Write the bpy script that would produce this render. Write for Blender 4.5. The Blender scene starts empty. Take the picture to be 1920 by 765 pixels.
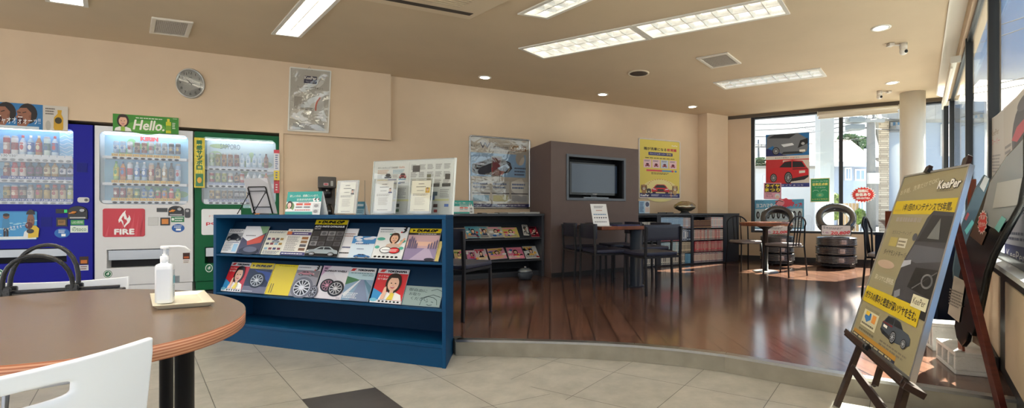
EXPO = 1.35; SKY = 0.7; SUNE = 46; LAMP = 0.9
import bpy, bmesh, math, random
from mathutils import Matrix, Vector
random.seed(7)
SC = bpy.context.scene
COL = SC.collection
PI = math.pi
# camera constants: eye height, focal length and principal point in a 1920 x 765 frame
H, F, CX, CY = 0.94, 880.0, 1100.0, 400.0
ZR, ZC = 0.105, 2.70          # raised floor, ceiling

def V(*a): return Vector(a)
def fl(px, py, z=0.0):
    d = (H - z) * F / (py - CY)
    return Vector(((px - CX) / F * d, d, z))
def at(px, py, d):
    return Vector(((px - CX) / F * d, d, H - (py - CY) * d / F))
def ray(px, py): return Vector(((px - CX) / F, 1.0, -(py - CY) / F))
EYE = Vector((0, 0, H))
def hit(px, py, P, N):
    r = ray(px, py)
    return EYE + r * ((P - EYE).dot(N) / r.dot(N))
def mat4(x, y, z, o):
    m = Matrix.Identity(4)
    for i in range(3):
        m[i][0], m[i][1], m[i][2], m[i][3] = x[i], y[i], z[i], o[i]
    return m
def TR(x, y, z, rz=0.0):
    return Matrix.Translation((x, y, z)) @ Matrix.Rotation(rz, 4, 'Z')
def RX(a): return Matrix.Rotation(a, 4, 'X')
def RY(a): return Matrix.Rotation(a, 4, 'Y')
def RZ(a): return Matrix.Rotation(a, 4, 'Z')
def MT(x, y, z): return Matrix.Translation((x, y, z))
UP = Vector((0, 0, 1))

class Plane:
    """a vertical plane: u runs along it to the right, z is height, n points into the room"""
    def __init__(s, a, b):
        s.o = Vector((a[0], a[1], 0)); s.u = (Vector((b[0], b[1], 0)) - s.o); s.len = s.u.length
        s.u.normalize(); s.n = s.u.cross(UP)
    def off(s, n):
        p = Plane((0, 0), (1, 0)); p.o = s.o + s.n * n; p.u = s.u; p.n = s.n; p.len = s.len
        return p
    def uz(s, px, py):
        q = hit(px, py, s.o, s.n)
        return ((q - s.o).dot(s.u), q.z)
    def P(s, u, z, n=0.0): return s.o + s.u * u + s.n * n + UP * z
    def T(s, u=0, z=0, n=0): return mat4(s.u, UP, s.n, s.P(u, z, n))      # x right, y up, z out
    def TF(s, u=0, z=0, n=0): return mat4(s.u, -s.n, UP, s.P(u, z, n))    # x right, y away, z up
    def rect(s, x0, y0, x1, y1):
        xm, ym = (x0 + x1) / 2, (y0 + y1) / 2
        a = s.uz(x0, ym)[0]; b = s.uz(x1, ym)[0]; c = s.uz(xm, y1)[1]; d = s.uz(xm, y0)[1]
        return a, c, b, d
    def quad(s, q):   # TL TR BR BL -> u0 z0 u1 z1
        w = [s.uz(*p) for p in q]
        return (w[0][0] + w[3][0]) / 2, (w[2][1] + w[3][1]) / 2, (w[1][0] + w[2][0]) / 2, (w[0][1] + w[1][1]) / 2

def lin(c):
    if isinstance(c, str):
        c = c.lstrip('#'); c = tuple(int(c[i:i + 2], 16) for i in (0, 2, 4))
    r = []
    for v in c[:3]:
        v = v / 255.0
        r.append(v / 12.92 if v <= 0.04045 else ((v + 0.055) / 1.055) ** 2.4)
    return tuple(r)

# ------------------------------------------------------------------ materials
def nt(name):
    m = bpy.data.materials.new(name); m.use_nodes = True
    n = m.node_tree.nodes; l = m.node_tree.links
    return m, n, l, n['Principled BSDF']
def colmat(name, rough=0.5, metal=0.0, spec=0.5, coat=0.0, bump=0.0, bscale=60.0):
    """colour comes from the mesh's own colour attribute (what is printed or painted on the thing)"""
    m, n, l, p = nt(name)
    a = n.new('ShaderNodeVertexColor'); a.layer_name = 'Col'
    l.new(a.outputs['Color'], p.inputs['Base Color'])
    p.inputs['Roughness'].default_value = rough; p.inputs['Metallic'].default_value = metal
    p.inputs['Specular IOR Level'].default_value = spec; p.inputs['Coat Weight'].default_value = coat
    p.inputs['Coat Roughness'].default_value = 0.08
    if bump:
        t = n.new('ShaderNodeTexNoise'); t.inputs['Scale'].default_value = bscale; t.inputs['Detail'].default_value = 3
        b = n.new('ShaderNodeBump'); b.inputs['Strength'].default_value = bump; b.inputs['Distance'].default_value = 0.01
        tc = n.new('ShaderNodeTexCoord'); l.new(tc.outputs['Object'], t.inputs['Vector'])
        l.new(t.outputs['Fac'], b.inputs['Height']); l.new(b.outputs['Normal'], p.inputs['Normal'])
    return m
def solid(name, c, rough=0.5, metal=0.0, var=0.06, scale=8.0, bump=0.0, bscale=80.0, coat=0.0, spec=0.5):
    m, n, l, p = nt(name)
    tc = n.new('ShaderNodeTexCoord'); t = n.new('ShaderNodeTexNoise')
    t.inputs['Scale'].default_value = scale; t.inputs['Detail'].default_value = 4
    l.new(tc.outputs['Object'], t.inputs['Vector'])
    r = n.new('ShaderNodeValToRGB'); c = lin(c)
    r.color_ramp.elements[0].position = 0.3; r.color_ramp.elements[1].position = 0.7
    r.color_ramp.elements[0].color = tuple(v * (1 - var) for v in c) + (1,)
    r.color_ramp.elements[1].color = tuple(min(1, v * (1 + var)) for v in c) + (1,)
    l.new(t.outputs['Fac'], r.inputs['Fac']); l.new(r.outputs['Color'], p.inputs['Base Color'])
    p.inputs['Roughness'].default_value = rough; p.inputs['Metallic'].default_value = metal
    p.inputs['Coat Weight'].default_value = coat; p.inputs['Specular IOR Level'].default_value = spec
    if bump:
        t2 = n.new('ShaderNodeTexNoise'); t2.inputs['Scale'].default_value = bscale; t2.inputs['Detail'].default_value = 3
        l.new(tc.outputs['Object'], t2.inputs['Vector'])
        b = n.new('ShaderNodeBump'); b.inputs['Strength'].default_value = bump; b.inputs['Distance'].default_value = 0.01
        l.new(t2.outputs['Fac'], b.inputs['Height']); l.new(b.outputs['Normal'], p.inputs['Normal'])
    return m
def emit(name, c, s):
    m = bpy.data.materials.new(name); m.use_nodes = True; n = m.node_tree.nodes; l = m.node_tree.links
    n.remove(n['Principled BSDF']); e = n.new('ShaderNodeEmission')
    e.inputs['Color'].default_value = lin(c) + (1,); e.inputs['Strength'].default_value = s
    l.new(e.outputs[0], n['Material Output'].inputs['Surface'])
    return m
def glassmat(name, tint=(1, 1, 1), refl=0.08, rough=0.0, bump=0.0, bscale=6.0, milk=0.0):
    m = bpy.data.materials.new(name); m.use_nodes = True; n = m.node_tree.nodes; l = m.node_tree.links
    n.remove(n['Principled BSDF'])
    t = n.new('ShaderNodeBsdfTransparent'); t.inputs['Color'].default_value = tuple(tint) + (1,)
    g = n.new('ShaderNodeBsdfGlossy'); g.inputs['Roughness'].default_value = rough
    fr = n.new('ShaderNodeLayerWeight'); fr.inputs['Blend'].default_value = 0.25
    mx = n.new('ShaderNodeMath'); mx.operation = 'MULTIPLY_ADD'; mx.inputs[1].default_value = 0.55; mx.inputs[2].default_value = refl
    l.new(fr.outputs['Fresnel'], mx.inputs[0])
    mm = n.new('ShaderNodeMixShader'); l.new(mx.outputs[0], mm.inputs['Fac'])
    l.new(t.outputs[0], mm.inputs[1]); l.new(g.outputs[0], mm.inputs[2])
    out = mm
    if milk:
        d = n.new('ShaderNodeBsdfDiffuse'); d.inputs['Color'].default_value = (.9, .92, .95, 1)
        m2 = n.new('ShaderNodeMixShader'); m2.inputs['Fac'].default_value = milk
        l.new(mm.outputs[0], m2.inputs[1]); l.new(d.outputs[0], m2.inputs[2]); out = m2
    if bump:
        tc = n.new('ShaderNodeTexCoord'); tx = n.new('ShaderNodeTexNoise'); tx.inputs['Scale'].default_value = bscale
        tx.inputs['Detail'].default_value = 2; tx.inputs['Distortion'].default_value = 1.0
        l.new(tc.outputs['Object'], tx.inputs['Vector'])
        b = n.new('ShaderNodeBump'); b.inputs['Strength'].default_value = bump; b.inputs['Distance'].default_value = 0.03
        l.new(tx.outputs['Fac'], b.inputs['Height']); l.new(b.outputs['Normal'], g.inputs['Normal'])
    l.new(out.outputs[0], n['Material Output'].inputs['Surface'])
    return m

PRINT = colmat('printed_paper', 0.5)
GLOSSP = colmat('glossy_print', 0.22)
PAINT = colmat('painted_metal', 0.38, spec=0.22)
MATTE = colmat('matte_surface', 0.75)
SATIN = colmat('satin_surface', 0.45)
METAL = colmat('bare_metal', 0.3, metal=1.0)
RUBBER = colmat('rubber', 0.42, bump=0.25, bscale=90)
VINYL = colmat('vinyl', 0.38, bump=0.12, bscale=150)
PLASTIC = colmat('plastic', 0.28)
LACQUER = colmat('car_lacquer', 0.12, spec=.35)
ACRYL = glassmat('clear_acrylic', (.985, .995, .99), 0.05)
VMGLASS = glassmat('display_glass', (.97, .985, 1), 0.07)
WGLASS = glassmat('window_glass', (.93, .97, .96), 0.03)
FILM = glassmat('wrinkled_film', (.97, .97, .97), 0.14, 0.03, bump=.5, bscale=6.0)

# ------------------------------------------------------------------ mesh building
_tc = {}
def glyphs(s):
    if s not in _tc:
        c = bpy.data.curves.new('t', 'FONT'); c.body = s; c.size = 1.0; c.resolution_u = 2
        o = bpy.data.objects.new('t', c); COL.objects.link(o)
        dg = bpy.context.evaluated_depsgraph_get()
        m = bpy.data.meshes.new_from_object(o.evaluated_get(dg))
        vs = [(v.co.x, v.co.y) for v in m.vertices]; fs = [list(p.vertices) for p in m.polygons]
        bpy.data.objects.remove(o); bpy.data.curves.remove(c); bpy.data.meshes.remove(m)
        xs = [v[0] for v in vs] or [0]; ys = [v[1] for v in vs] or [0]
        _tc[s] = (vs, fs, min(xs), max(xs), min(ys), max(ys))
    return _tc[s]
EPS = 0.0006
class B:
    def __init__(s, T=None):
        s.v = []; s.f = []; s.m = []; s.c = []; s.s = []; s.T = T or Matrix.Identity(4)
    def add(s, vs, fs, col='#808080', mi=0, smooth=False, T=None):
        k = len(s.v); M = s.T @ T if T is not None else s.T
        s.v += [M @ Vector(p) for p in vs]
        c = lin(col)
        for f in fs:
            s.f.append([i + k for i in f]); s.m.append(mi); s.c.append(c); s.s.append(smooth)
        return s
    def box(s, x0, x1, y0, y1, z0, z1, col='#808080', mi=0, T=None):
        return s.add([(x0, y0, z0), (x1, y0, z0), (x1, y1, z0), (x0, y1, z0), (x0, y0, z1), (x1, y0, z1), (x1, y1, z1), (x0, y1, z1)],
                     [(3, 2, 1, 0), (4, 5, 6, 7), (0, 1, 5, 4), (1, 2, 6, 5), (2, 3, 7, 6), (3, 0, 4, 7)], col, mi, False, T)
    def hexa(s, bot, top, col='#808080', mi=0):
        return s.add(list(bot) + list(top), [(3, 2, 1, 0), (4, 5, 6, 7), (0, 1, 5, 4), (1, 2, 6, 5), (2, 3, 7, 6), (3, 0, 4, 7)], col, mi)
    def prism(s, poly, z0, z1, col='#808080', mi=0, T=None, smooth=False):
        n = len(poly)
        a = sum(poly[i][0] * poly[(i + 1) % n][1] - poly[(i + 1) % n][0] * poly[i][1] for i in range(n))
        if a < 0: poly = poly[::-1]
        s.add([(p[0], p[1], z0) for p in poly] + [(p[0], p[1], z1) for p in poly],
              [tuple(range(n - 1, -1, -1)), tuple(range(n, 2 * n))], col, mi, False, T)
        k = len(s.v) - 2 * n; c = lin(col)
        for i in range(n):
            j = (i + 1) % n
            s.f.append([k + i, k + j, k + n + j, k + n + i]); s.m.append(mi); s.c.append(c); s.s.append(smooth)
        return s
    def bar(s, p, q, w=0.02, h=None, col='#808080', mi=0, ref=UP):
        p, q = Vector(p), Vector(q); h = h or w; d = (q - p).normalized()
        r = Vector(ref)
        if abs(d.dot(r)) > 0.98: r = Vector((0, 1, 0)) if abs(d.y) < .9 else Vector((1, 0, 0))
        x = d.cross(r).normalized(); y = x.cross(d)
        o = [(-1, -1), (1, -1), (1, 1), (-1, 1)]
        return s.hexa([p + x * a * w / 2 + y * b * h / 2 for a, b in o], [q + x * a * w / 2 + y * b * h / 2 for a, b in o], col, mi)
    def tube(s, pts, r, n=10, col='#808080', mi=0, closed=False, cap=True):
        pts = [Vector(p) for p in pts]; N = len(pts)
        rr = r if isinstance(r, (list, tuple)) else [r] * N
        vs = []; x = None
        for i, p in enumerate(pts):
            a = pts[(i - 1) % N] if (i > 0 or closed) else p
            b = pts[(i + 1) % N] if (i < N - 1 or closed) else p
            d = (b - a).normalized()
            if x is None:
                x = d.cross(UP if abs(d.z) < .9 else Vector((1, 0, 0))).normalized()
            x = (x - d * x.dot(d)).normalized(); y = d.cross(x)
            for k in range(n):
                t = 2 * PI * k / n; vs.append(p + (x * math.cos(t) + y * math.sin(t)) * rr[i])
        fs = []
        for i in range(N if closed else N - 1):
            for k in range(n):
                j = (i + 1) % N
                fs.append((i * n + k, i * n + (k + 1) % n, j * n + (k + 1) % n, j * n + k))
        s.add(vs, fs, col, mi, True)
        if cap and not closed:
            k = len(s.v) - len(vs); c = lin(col)
            s.f.append([k + i for i in range(n - 1, -1, -1)]); s.f.append([k + (N - 1) * n + i for i in range(n)])
            s.m += [mi, mi]; s.c += [c, c]; s.s += [False, False]
        return s
    def lathe(s, prof, n=20, col='#808080', mi=0, T=None, cols=None, sx=1.0, sy=1.0, power=None):
        vs = []; N = len(prof)
        for r, z in prof:
            for k in range(n):
                t = 2 * PI * k / n; c_, s_ = math.cos(t), math.sin(t)
                if power:
                    q = (abs(c_) ** power + abs(s_) ** power) ** (-1 / power); c_ *= q; s_ *= q
                vs.append((r * c_ * sx, r * s_ * sy, z))
        for i in range(N - 1):
            if i == 0: base = len(s.v); M = s.T @ T if T is not None else s.T; s.v += [M @ Vector(p) for p in vs]
            c = lin(cols[i] if cols else col)
            for k in range(n):
                s.f.append([base + i * n + k, base + i * n + (k + 1) % n, base + (i + 1) * n + (k + 1) % n, base + (i + 1) * n + k])
                s.m.append(mi); s.c.append(c); s.s.append(True)
        for i, rev in ((0, True), (N - 1, False)):
            if prof[i][0] > 1e-5:
                idx = [base + i * n + k for k in range(n)]
                s.f.append(idx[::-1] if rev else idx); s.m.append(mi); s.c.append(lin((cols[0] if rev else cols[-1]) if cols else col)); s.s.append(False)
        return s
    def grid(s, fn, nu, nv, col='#808080', mi=0, smooth=True, thick=0.0):
        P = [[Vector(fn(i / nu, j / nv)) for j in range(nv + 1)] for i in range(nu + 1)]
        vs = [p for r in P for p in r]; w = nv + 1; fs = []
        for i in range(nu):
            for j in range(nv): fs.append((i * w + j, (i + 1) * w + j, (i + 1) * w + j + 1, i * w + j + 1))
        if thick:
            n0 = len(vs); nn = []
            for i in range(nu + 1):
                for j in range(nv + 1):
                    a = P[min(i + 1, nu)][j] - P[max(i - 1, 0)][j]; b = P[i][min(j + 1, nv)] - P[i][max(j - 1, 0)]
                    nn.append(a.cross(b).normalized())
            vs = vs + [p - q * thick for p, q in zip(vs, nn)]
            fs += [tuple(n0 + i for i in f[::-1]) for f in list(fs)]
            for i in range(nu):
                a, b = i * w, (i + 1) * w; fs.append((a, n0 + a, n0 + b, b))
                a, b = i * w + nv, (i + 1) * w + nv; fs.append((b, n0 + b, n0 + a, a))
            for j in range(nv):
                a, b = j, j + 1; fs.append((b, n0 + b, n0 + a, a))
                a, b = nu * w + j, nu * w + j + 1; fs.append((a, n0 + a, n0 + b, b))
        return s.add(vs, fs, col, mi, smooth)
    # ---- printing on a local xy plane, layer k lifts it by a hair
    def rect(s, x0, y0, x1, y1, col, k=1, mi=0, z=0.0):
        zz = z + k * EPS
        return s.add([(x0, y0, zz), (x1, y0, zz), (x1, y1, zz), (x0, y1, zz)], [(0, 1, 2, 3)], col, mi)
    def poly(s, pts, col, k=1, mi=0, z=0.0):
        n = len(pts)
        a = sum(pts[i][0] * pts[(i + 1) % n][1] - pts[(i + 1) % n][0] * pts[i][1] for i in range(n))
        if a < 0: pts = pts[::-1]
        return s.add([(p[0], p[1], z + k * EPS) for p in pts], [tuple(range(n))], col, mi)
    def ell(s, cx, cy, rx, ry, col, k=1, mi=0, z=0.0, n=20, a0=0, a1=2 * PI):
        return s.poly([(cx + rx * math.cos(a0 + (a1 - a0) * i / n), cy + ry * math.sin(a0 + (a1 - a0) * i / n)) for i in range(n if a1 - a0 > 6.28 else n + 1)], col, k, mi, z)
    def line(s, p, q, w, col, k=1, mi=0, z=0.0):
        p, q = Vector(p), Vector(q); d = (q - p)
        if d.length < 1e-6: return s
        d.normalize(); n = Vector((-d.y, d.x)) * w / 2
        return s.poly([p + n, p - n, q - n, q + n], col, k, mi, z)
    def pline(s, pts, w, col, k=1, mi=0, z=0.0):
        for a, b in zip(pts, pts[1:]): s.line(a, b, w, col, k, mi, z)
        return s
    def text(s, t, x, y, h, col, k=2, al='L', w=None, sh=0.0, rot=0.0, mi=0, z=0.0, bold=0.0):
        """x,y: baseline start (or centre); h: cap height; w: forced width"""
        vs, fs, a, b, c, d = glyphs(t)
        if not vs: return s
        sy = h / max(d - c, .3) if not t.islower() or True else h
        sx = w / (b - a) if w else sy
        ox = {'L': 0, 'C': -(b - a) * sx / 2, 'R': -(b - a) * sx}[al]
        cr, sr = math.cos(rot), math.sin(rot)
        offs = [(0, 0)] if not bold else [(0, 0), (bold, 0), (-bold, 0), (0, bold), (0, -bold)]
        for n_, (bx, by) in enumerate(offs):
            out = []
            for (p, q) in vs:
                X = (p - a) * sx + ox + bx; Y = (q - c) * sy + by; X += sh * Y
                out.append((x + X * cr - Y * sr, y + X * sr + Y * cr, z + k * EPS + n_ * 1e-5))
            s.add(out, fs, col, mi)
        return s
    def lines(s, x0, y0, x1, y1, n, col, k=1, fill=0.5, mi=0, z=0.0, seed=1):
        """rows of print too small to read in the photograph: rows of little dashes"""
        r = random.Random(seed); p = (y1 - y0) / n
        for i in range(n):
            y = y1 - (i + 1) * p + p * (1 - fill) / 2; x = x0; e = x1 - (x1 - x0) * r.random() * .3
            while x < e:
                w = (x1 - x0) * (.04 + .09 * r.random()); s.rect(x, y, min(x + w, e), y + p * fill, col, k, mi, z); x += w * 1.25
        return s
    def build(s, name, mat, parent=None, bevel=0.0, seg=2, sharp=None, local=None):
        me = bpy.data.meshes.new(name)
        vs = s.v
        if local is not None: vs = [local @ v for v in vs]
        me.from_pydata([tuple(v) for v in vs], [], s.f)
        mats = mat if isinstance(mat, (list, tuple)) else [mat]
        for m in mats: me.materials.append(m)
        me.polygons.foreach_set('material_index', s.m)
        me.polygons.foreach_set('use_smooth', s.s)
        ca = me.color_attributes.new('Col', 'FLOAT_COLOR', 'CORNER')
        buf = []
        for f, c in zip(s.f, s.c): buf += [c[0], c[1], c[2], 1.0] * len(f)
        ca.data.foreach_set('color', buf)
        me.validate(); me.update()
        o = bpy.data.objects.new(name, me); COL.objects.link(o)
        if parent is not None: o.parent = parent
        if bevel:
            b = o.modifiers.new('bevel', 'BEVEL'); b.width = bevel; b.segments = seg; b.limit_method = 'ANGLE'; b.angle_limit = .7
            b.harden_normals = False
        return o
def tag(o, label, cat, group=None):
    o['label'] = label; o['category'] = cat
    if group: o['group'] = group
    return o
def thing(name, label, cat, T=None, group=None):
    o = bpy.data.objects.new(name, None); o.empty_display_size = 0.1; COL.objects.link(o)
    if T is not None: o.matrix_world = T
    return tag(o, label, cat, group)
def place(o, T):
    o.matrix_world = T; return o
def struct(o): o['kind'] = 'structure'; return o
def dup(root, T, label, group=None):
    r = root.copy(); COL.objects.link(r); r.matrix_world = T; r['label'] = label
    if group: r['group'] = group
    for ch in list(root.children):
        c = ch.copy(); COL.objects.link(c); c.parent = r
        for g in list(ch.children):
            d = g.copy(); COL.objects.link(d); d.parent = c
    return r
def rrect(x0, y0, x1, y1, r, n=5):
    p = []
    for cx, cy, a in ((x1 - r, y1 - r, 0), (x0 + r, y1 - r, PI / 2), (x0 + r, y0 + r, PI), (x1 - r, y0 + r, 1.5 * PI)):
        for i in range(n + 1):
            t = a + PI / 2 * i / n; p.append((cx + r * math.cos(t), cy + r * math.sin(t)))
    return p
def scl(pts, x, y, w, h): return [(x + p[0] * w, y + p[1] * h) for p in pts]
ORD = ['first', 'second', 'third', 'fourth', 'fifth', 'sixth', 'seventh', 'eighth', 'ninth', 'tenth', 'eleventh', 'twelfth']
# ---- little drawings used on printed things
def car_front(b, x, y, w, h, body, k=2, glass='#20262c', lamp='#dfe6ee', grille='#15171a'):
    S = lambda p: scl(p, x, y, w, h)
    b.rect(x + .06 * w, y, x + .24 * w, y + .2 * h, '#111111', k); b.rect(x + .76 * w, y, x + .94 * w, y + .2 * h, '#111111', k)
    b.poly(S([(.03, .12), (.97, .12), (1, .3), (.97, .5), (.88, .62), (.12, .62), (.03, .5), (0, .3)]), body, k + 1)
    b.poly(S([(.12, .6), (.88, .6), (.8, .85), (.7, 1), (.3, 1), (.2, .85)]), body, k + 1)
    b.poly(S([(.18, .62), (.82, .62), (.75, .84), (.67, .93), (.33, .93), (.25, .84)]), glass, k + 2)
    b.poly(S([(.05, .44), (.25, .38), (.24, .46), (.07, .54)]), lamp, k + 2); b.poly(S([(.95, .44), (.75, .38), (.76, .46), (.93, .54)]), lamp, k + 2)
    b.poly(S([(.3, .25), (.7, .25), (.66, .46), (.34, .46)]), grille, k + 2); b.rect(x + .1 * w, y + .14 * h, x + .9 * w, y + .2 * h, grille, k + 2)
def wheel(b, x, y, rx, ry, k=3, rim='#b9bec4', spokes=10, tyre='#141416'):
    b.ell(x, y, rx, ry, tyre, k); b.ell(x, y, rx * .76, ry * .76, rim, k + .5); b.ell(x, y, rx * .70, ry * .70, '#2a2b2e', k + 1)
    for i in range(spokes):
        t = 2 * PI * i / spokes
        b.line((x + rx * .12 * math.cos(t), y + ry * .12 * math.sin(t)), (x + rx * .68 * math.cos(t + .12), y + ry * .68 * math.sin(t + .12)), rx * .075, rim, k + 2)
    b.ell(x, y, rx * .16, ry * .16, rim, k + 2)
def car_side(b, x, y, w, h, body, k=2, glass='#23282e', flip=False):
    g = (lambda p: [(1 - a, c) for a, c in p]) if flip else (lambda p: p)
    S = lambda p: scl(g(p), x, y, w, h)
    b.poly(S([(0, .2), (1, .17), (1, .5), (.93, .62), (.78, .68), (.62, .96), (.55, 1), (.28, 1), (.15, .7), (.03, .6), (0, .4)]), body, k)
    b.poly(S([(.2, .68), (.3, .92), (.45, .93), (.45, .68)]), glass, k + 1); b.poly(S([(.48, .68), (.48, .93), (.56, .92), (.7, .68)]), glass, k + 1)
    b.poly(S([(.93, .5), (1, .47), (.99, .55), (.93, .6)]), '#e8e4d8', k + 1); b.rect(*S([(.02, .14)])[0], *S([(.98, .22)])[0], '#1a1a1c', k + 1)
    for c in (.2, .8):
        q = S([(c, .16)])[0]; wheel(b, q[0], q[1], .105 * w, .22 * h, k + 2)
def face(b, x, y, w, h, k=2, hair='#241a17', skin='#e8b899', shirt='#f2f2f2', mouth='#b5443f', long=True):
    """a printed portrait: head and shoulders"""
    S = lambda p: scl(p, x, y, w, h)
    b.poly(S([(0, 0), (1, 0), (.92, .2), (.65, .3), (.35, .3), (.08, .2)]), shirt, k)
    if long: b.ell(x + .5 * w, y + .62 * h, .34 * w, .38 * h, hair, k + 1)
    b.rect(x + .42 * w, y + .22 * h, x + .58 * w, y + .42 * h, skin, k + 2)
    b.ell(x + .5 * w, y + .6 * h, .24 * w, .27 * h, skin, k + 2)
    b.ell(x + .5 * w, y + .8 * h, .29 * w, .2 * h, hair, k + 3, a0=0.1, a1=PI - .1)
    b.ell(x + .41 * w, y + .62 * h, .035 * w, .02 * h, '#2a1d19', k + 3, n=8); b.ell(x + .59 * w, y + .62 * h, .035 * w, .02 * h, '#2a1d19', k + 3, n=8)
    b.ell(x + .5 * w, y + .47 * h, .09 * w, .045 * h, mouth, k + 3, n=10); b.rect(x + .44 * w, y + .475 * h, x + .56 * w, y + .495 * h, '#ffffff', k + 4)
    b.ell(x + .5 * w, y + .555 * h, .02 * w, .02 * h, '#c98f70', k + 3, n=6)
class ZL:
    def __init__(s, b, z): s.b, s.zz = b, z
    def rect(s, a, c, d, e, col, k=1, **kw): s.b.rect(a, c, d, e, col, k, z=s.zz)
    def poly(s, p, col, k=1, **kw): s.b.poly(p, col, k, z=s.zz)
    def ell(s, *a, **kw): kw['z'] = s.zz; s.b.ell(*a, **kw)
    def line(s, p, q, w, col, k=1, **kw): s.b.line(p, q, w, col, k, z=s.zz)
# ================================================================== camera, sky, sun
cd = bpy.data.cameras.new('camera'); cam = bpy.data.objects.new('camera', cd); COL.objects.link(cam)
cam.location = EYE; cam.rotation_euler = (PI / 2, 0, 0)
cd.sensor_width = 36; cd.lens = 36 * F / 1920; cd.shift_x = -(CX - 960) / 1920; cd.shift_y = (CY - 382.5) / 1920
cd.clip_start = 0.02; cd.clip_end = 300
SC.camera = cam
SC.view_settings.view_transform = 'Standard'; SC.view_settings.look = 'None'
SC.view_settings.gamma = 1; SC.view_settings.use_curve_mapping = False
SC.view_settings.exposure = EXPO
w = bpy.data.worlds.new('sky'); SC.world = w; w.use_nodes = True
n, l = w.node_tree.nodes, w.node_tree.links
bg = n['Background']; tc = n.new('ShaderNodeTexCoord'); sx = n.new('ShaderNodeSeparateXYZ'); l.new(tc.outputs['Generated'], sx.inputs[0])
mp = n.new('ShaderNodeMapping'); mp.inputs['Scale'].default_value = (1, 1, 2.6); l.new(tc.outputs['Generated'], mp.inputs[0])
no = n.new('ShaderNodeTexNoise'); no.inputs['Scale'].default_value = 2.6; no.inputs['Detail'].default_value = 7; no.inputs['Distortion'].default_value = .4
l.new(mp.outputs[0], no.inputs['Vector'])
el = n.new('ShaderNodeMapRange'); el.inputs[1].default_value = .16; el.inputs[2].default_value = .36; el.inputs[3].default_value = .30; el.inputs[4].default_value = -.10
l.new(sx.outputs['Z'], el.inputs[0])
ad = n.new('ShaderNodeMath'); ad.operation = 'ADD'; l.new(no.outputs['Fac'], ad.inputs[0]); l.new(el.outputs[0], ad.inputs[1])
cl = n.new('ShaderNodeValToRGB'); cl.color_ramp.elements[0].position = .44; cl.color_ramp.elements[1].position = .64
cl.color_ramp.elements[0].color = (.13, .33, .70, 1); cl.color_ramp.elements[1].color = (.98, .99, 1.0, 1)
l.new(ad.outputs[0], cl.inputs['Fac']); l.new(cl.outputs['Color'], bg.inputs['Color']); bg.inputs['Strength'].default_value = SKY
sd = bpy.data.lights.new('sun', 'SUN'); sun = bpy.data.objects.new('sun', sd); COL.objects.link(sun)
sd.energy = SUNE; sd.angle = .009; sd.color = (1, .93, .82)
sdir = Vector((.79, .61, math.tan(math.radians(43)))).normalized()
sun.rotation_euler = sdir.to_track_quat('Z', 'Y').to_euler(); sun.location = sdir * 30

# ================================================================== setting out
L = Plane((-5.575, 7.134 - .4796 * 5.575), (-2.479, 5.945))       # the wall with the drinks machines
W = Plane((-3.094, 5.709), (1.992, 8.40))                         # the wall with the posters and the screen
G = Plane((2.577, 8.557), (5.465, 7.10))                          # the far window wall
R = Plane((5.465, 7.10), (.434 - .709 * 1.0, -1.0))               # the right-hand window wall, runs towards the camera
def Wd(X): return 7.346 + .529 * X

wallm = solid('wall_paper', (217, 194, 166), .85, var=.03, scale=3, bump=.12, bscale=260)
ceilm = solid('ceiling_board', (204, 184, 155), .85, var=.03, scale=2, bump=.08, bscale=200)
blackm = solid('black_frame', (24, 26, 30), .35, var=.15)
basem = solid('dark_skirting', (38, 34, 33), .5)
whitem = solid('white_paint', (225, 222, 214), .4, var=.03)
alum = solid('aluminium', (190, 190, 188), .28, metal=1.0, var=.05, scale=30)

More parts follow.
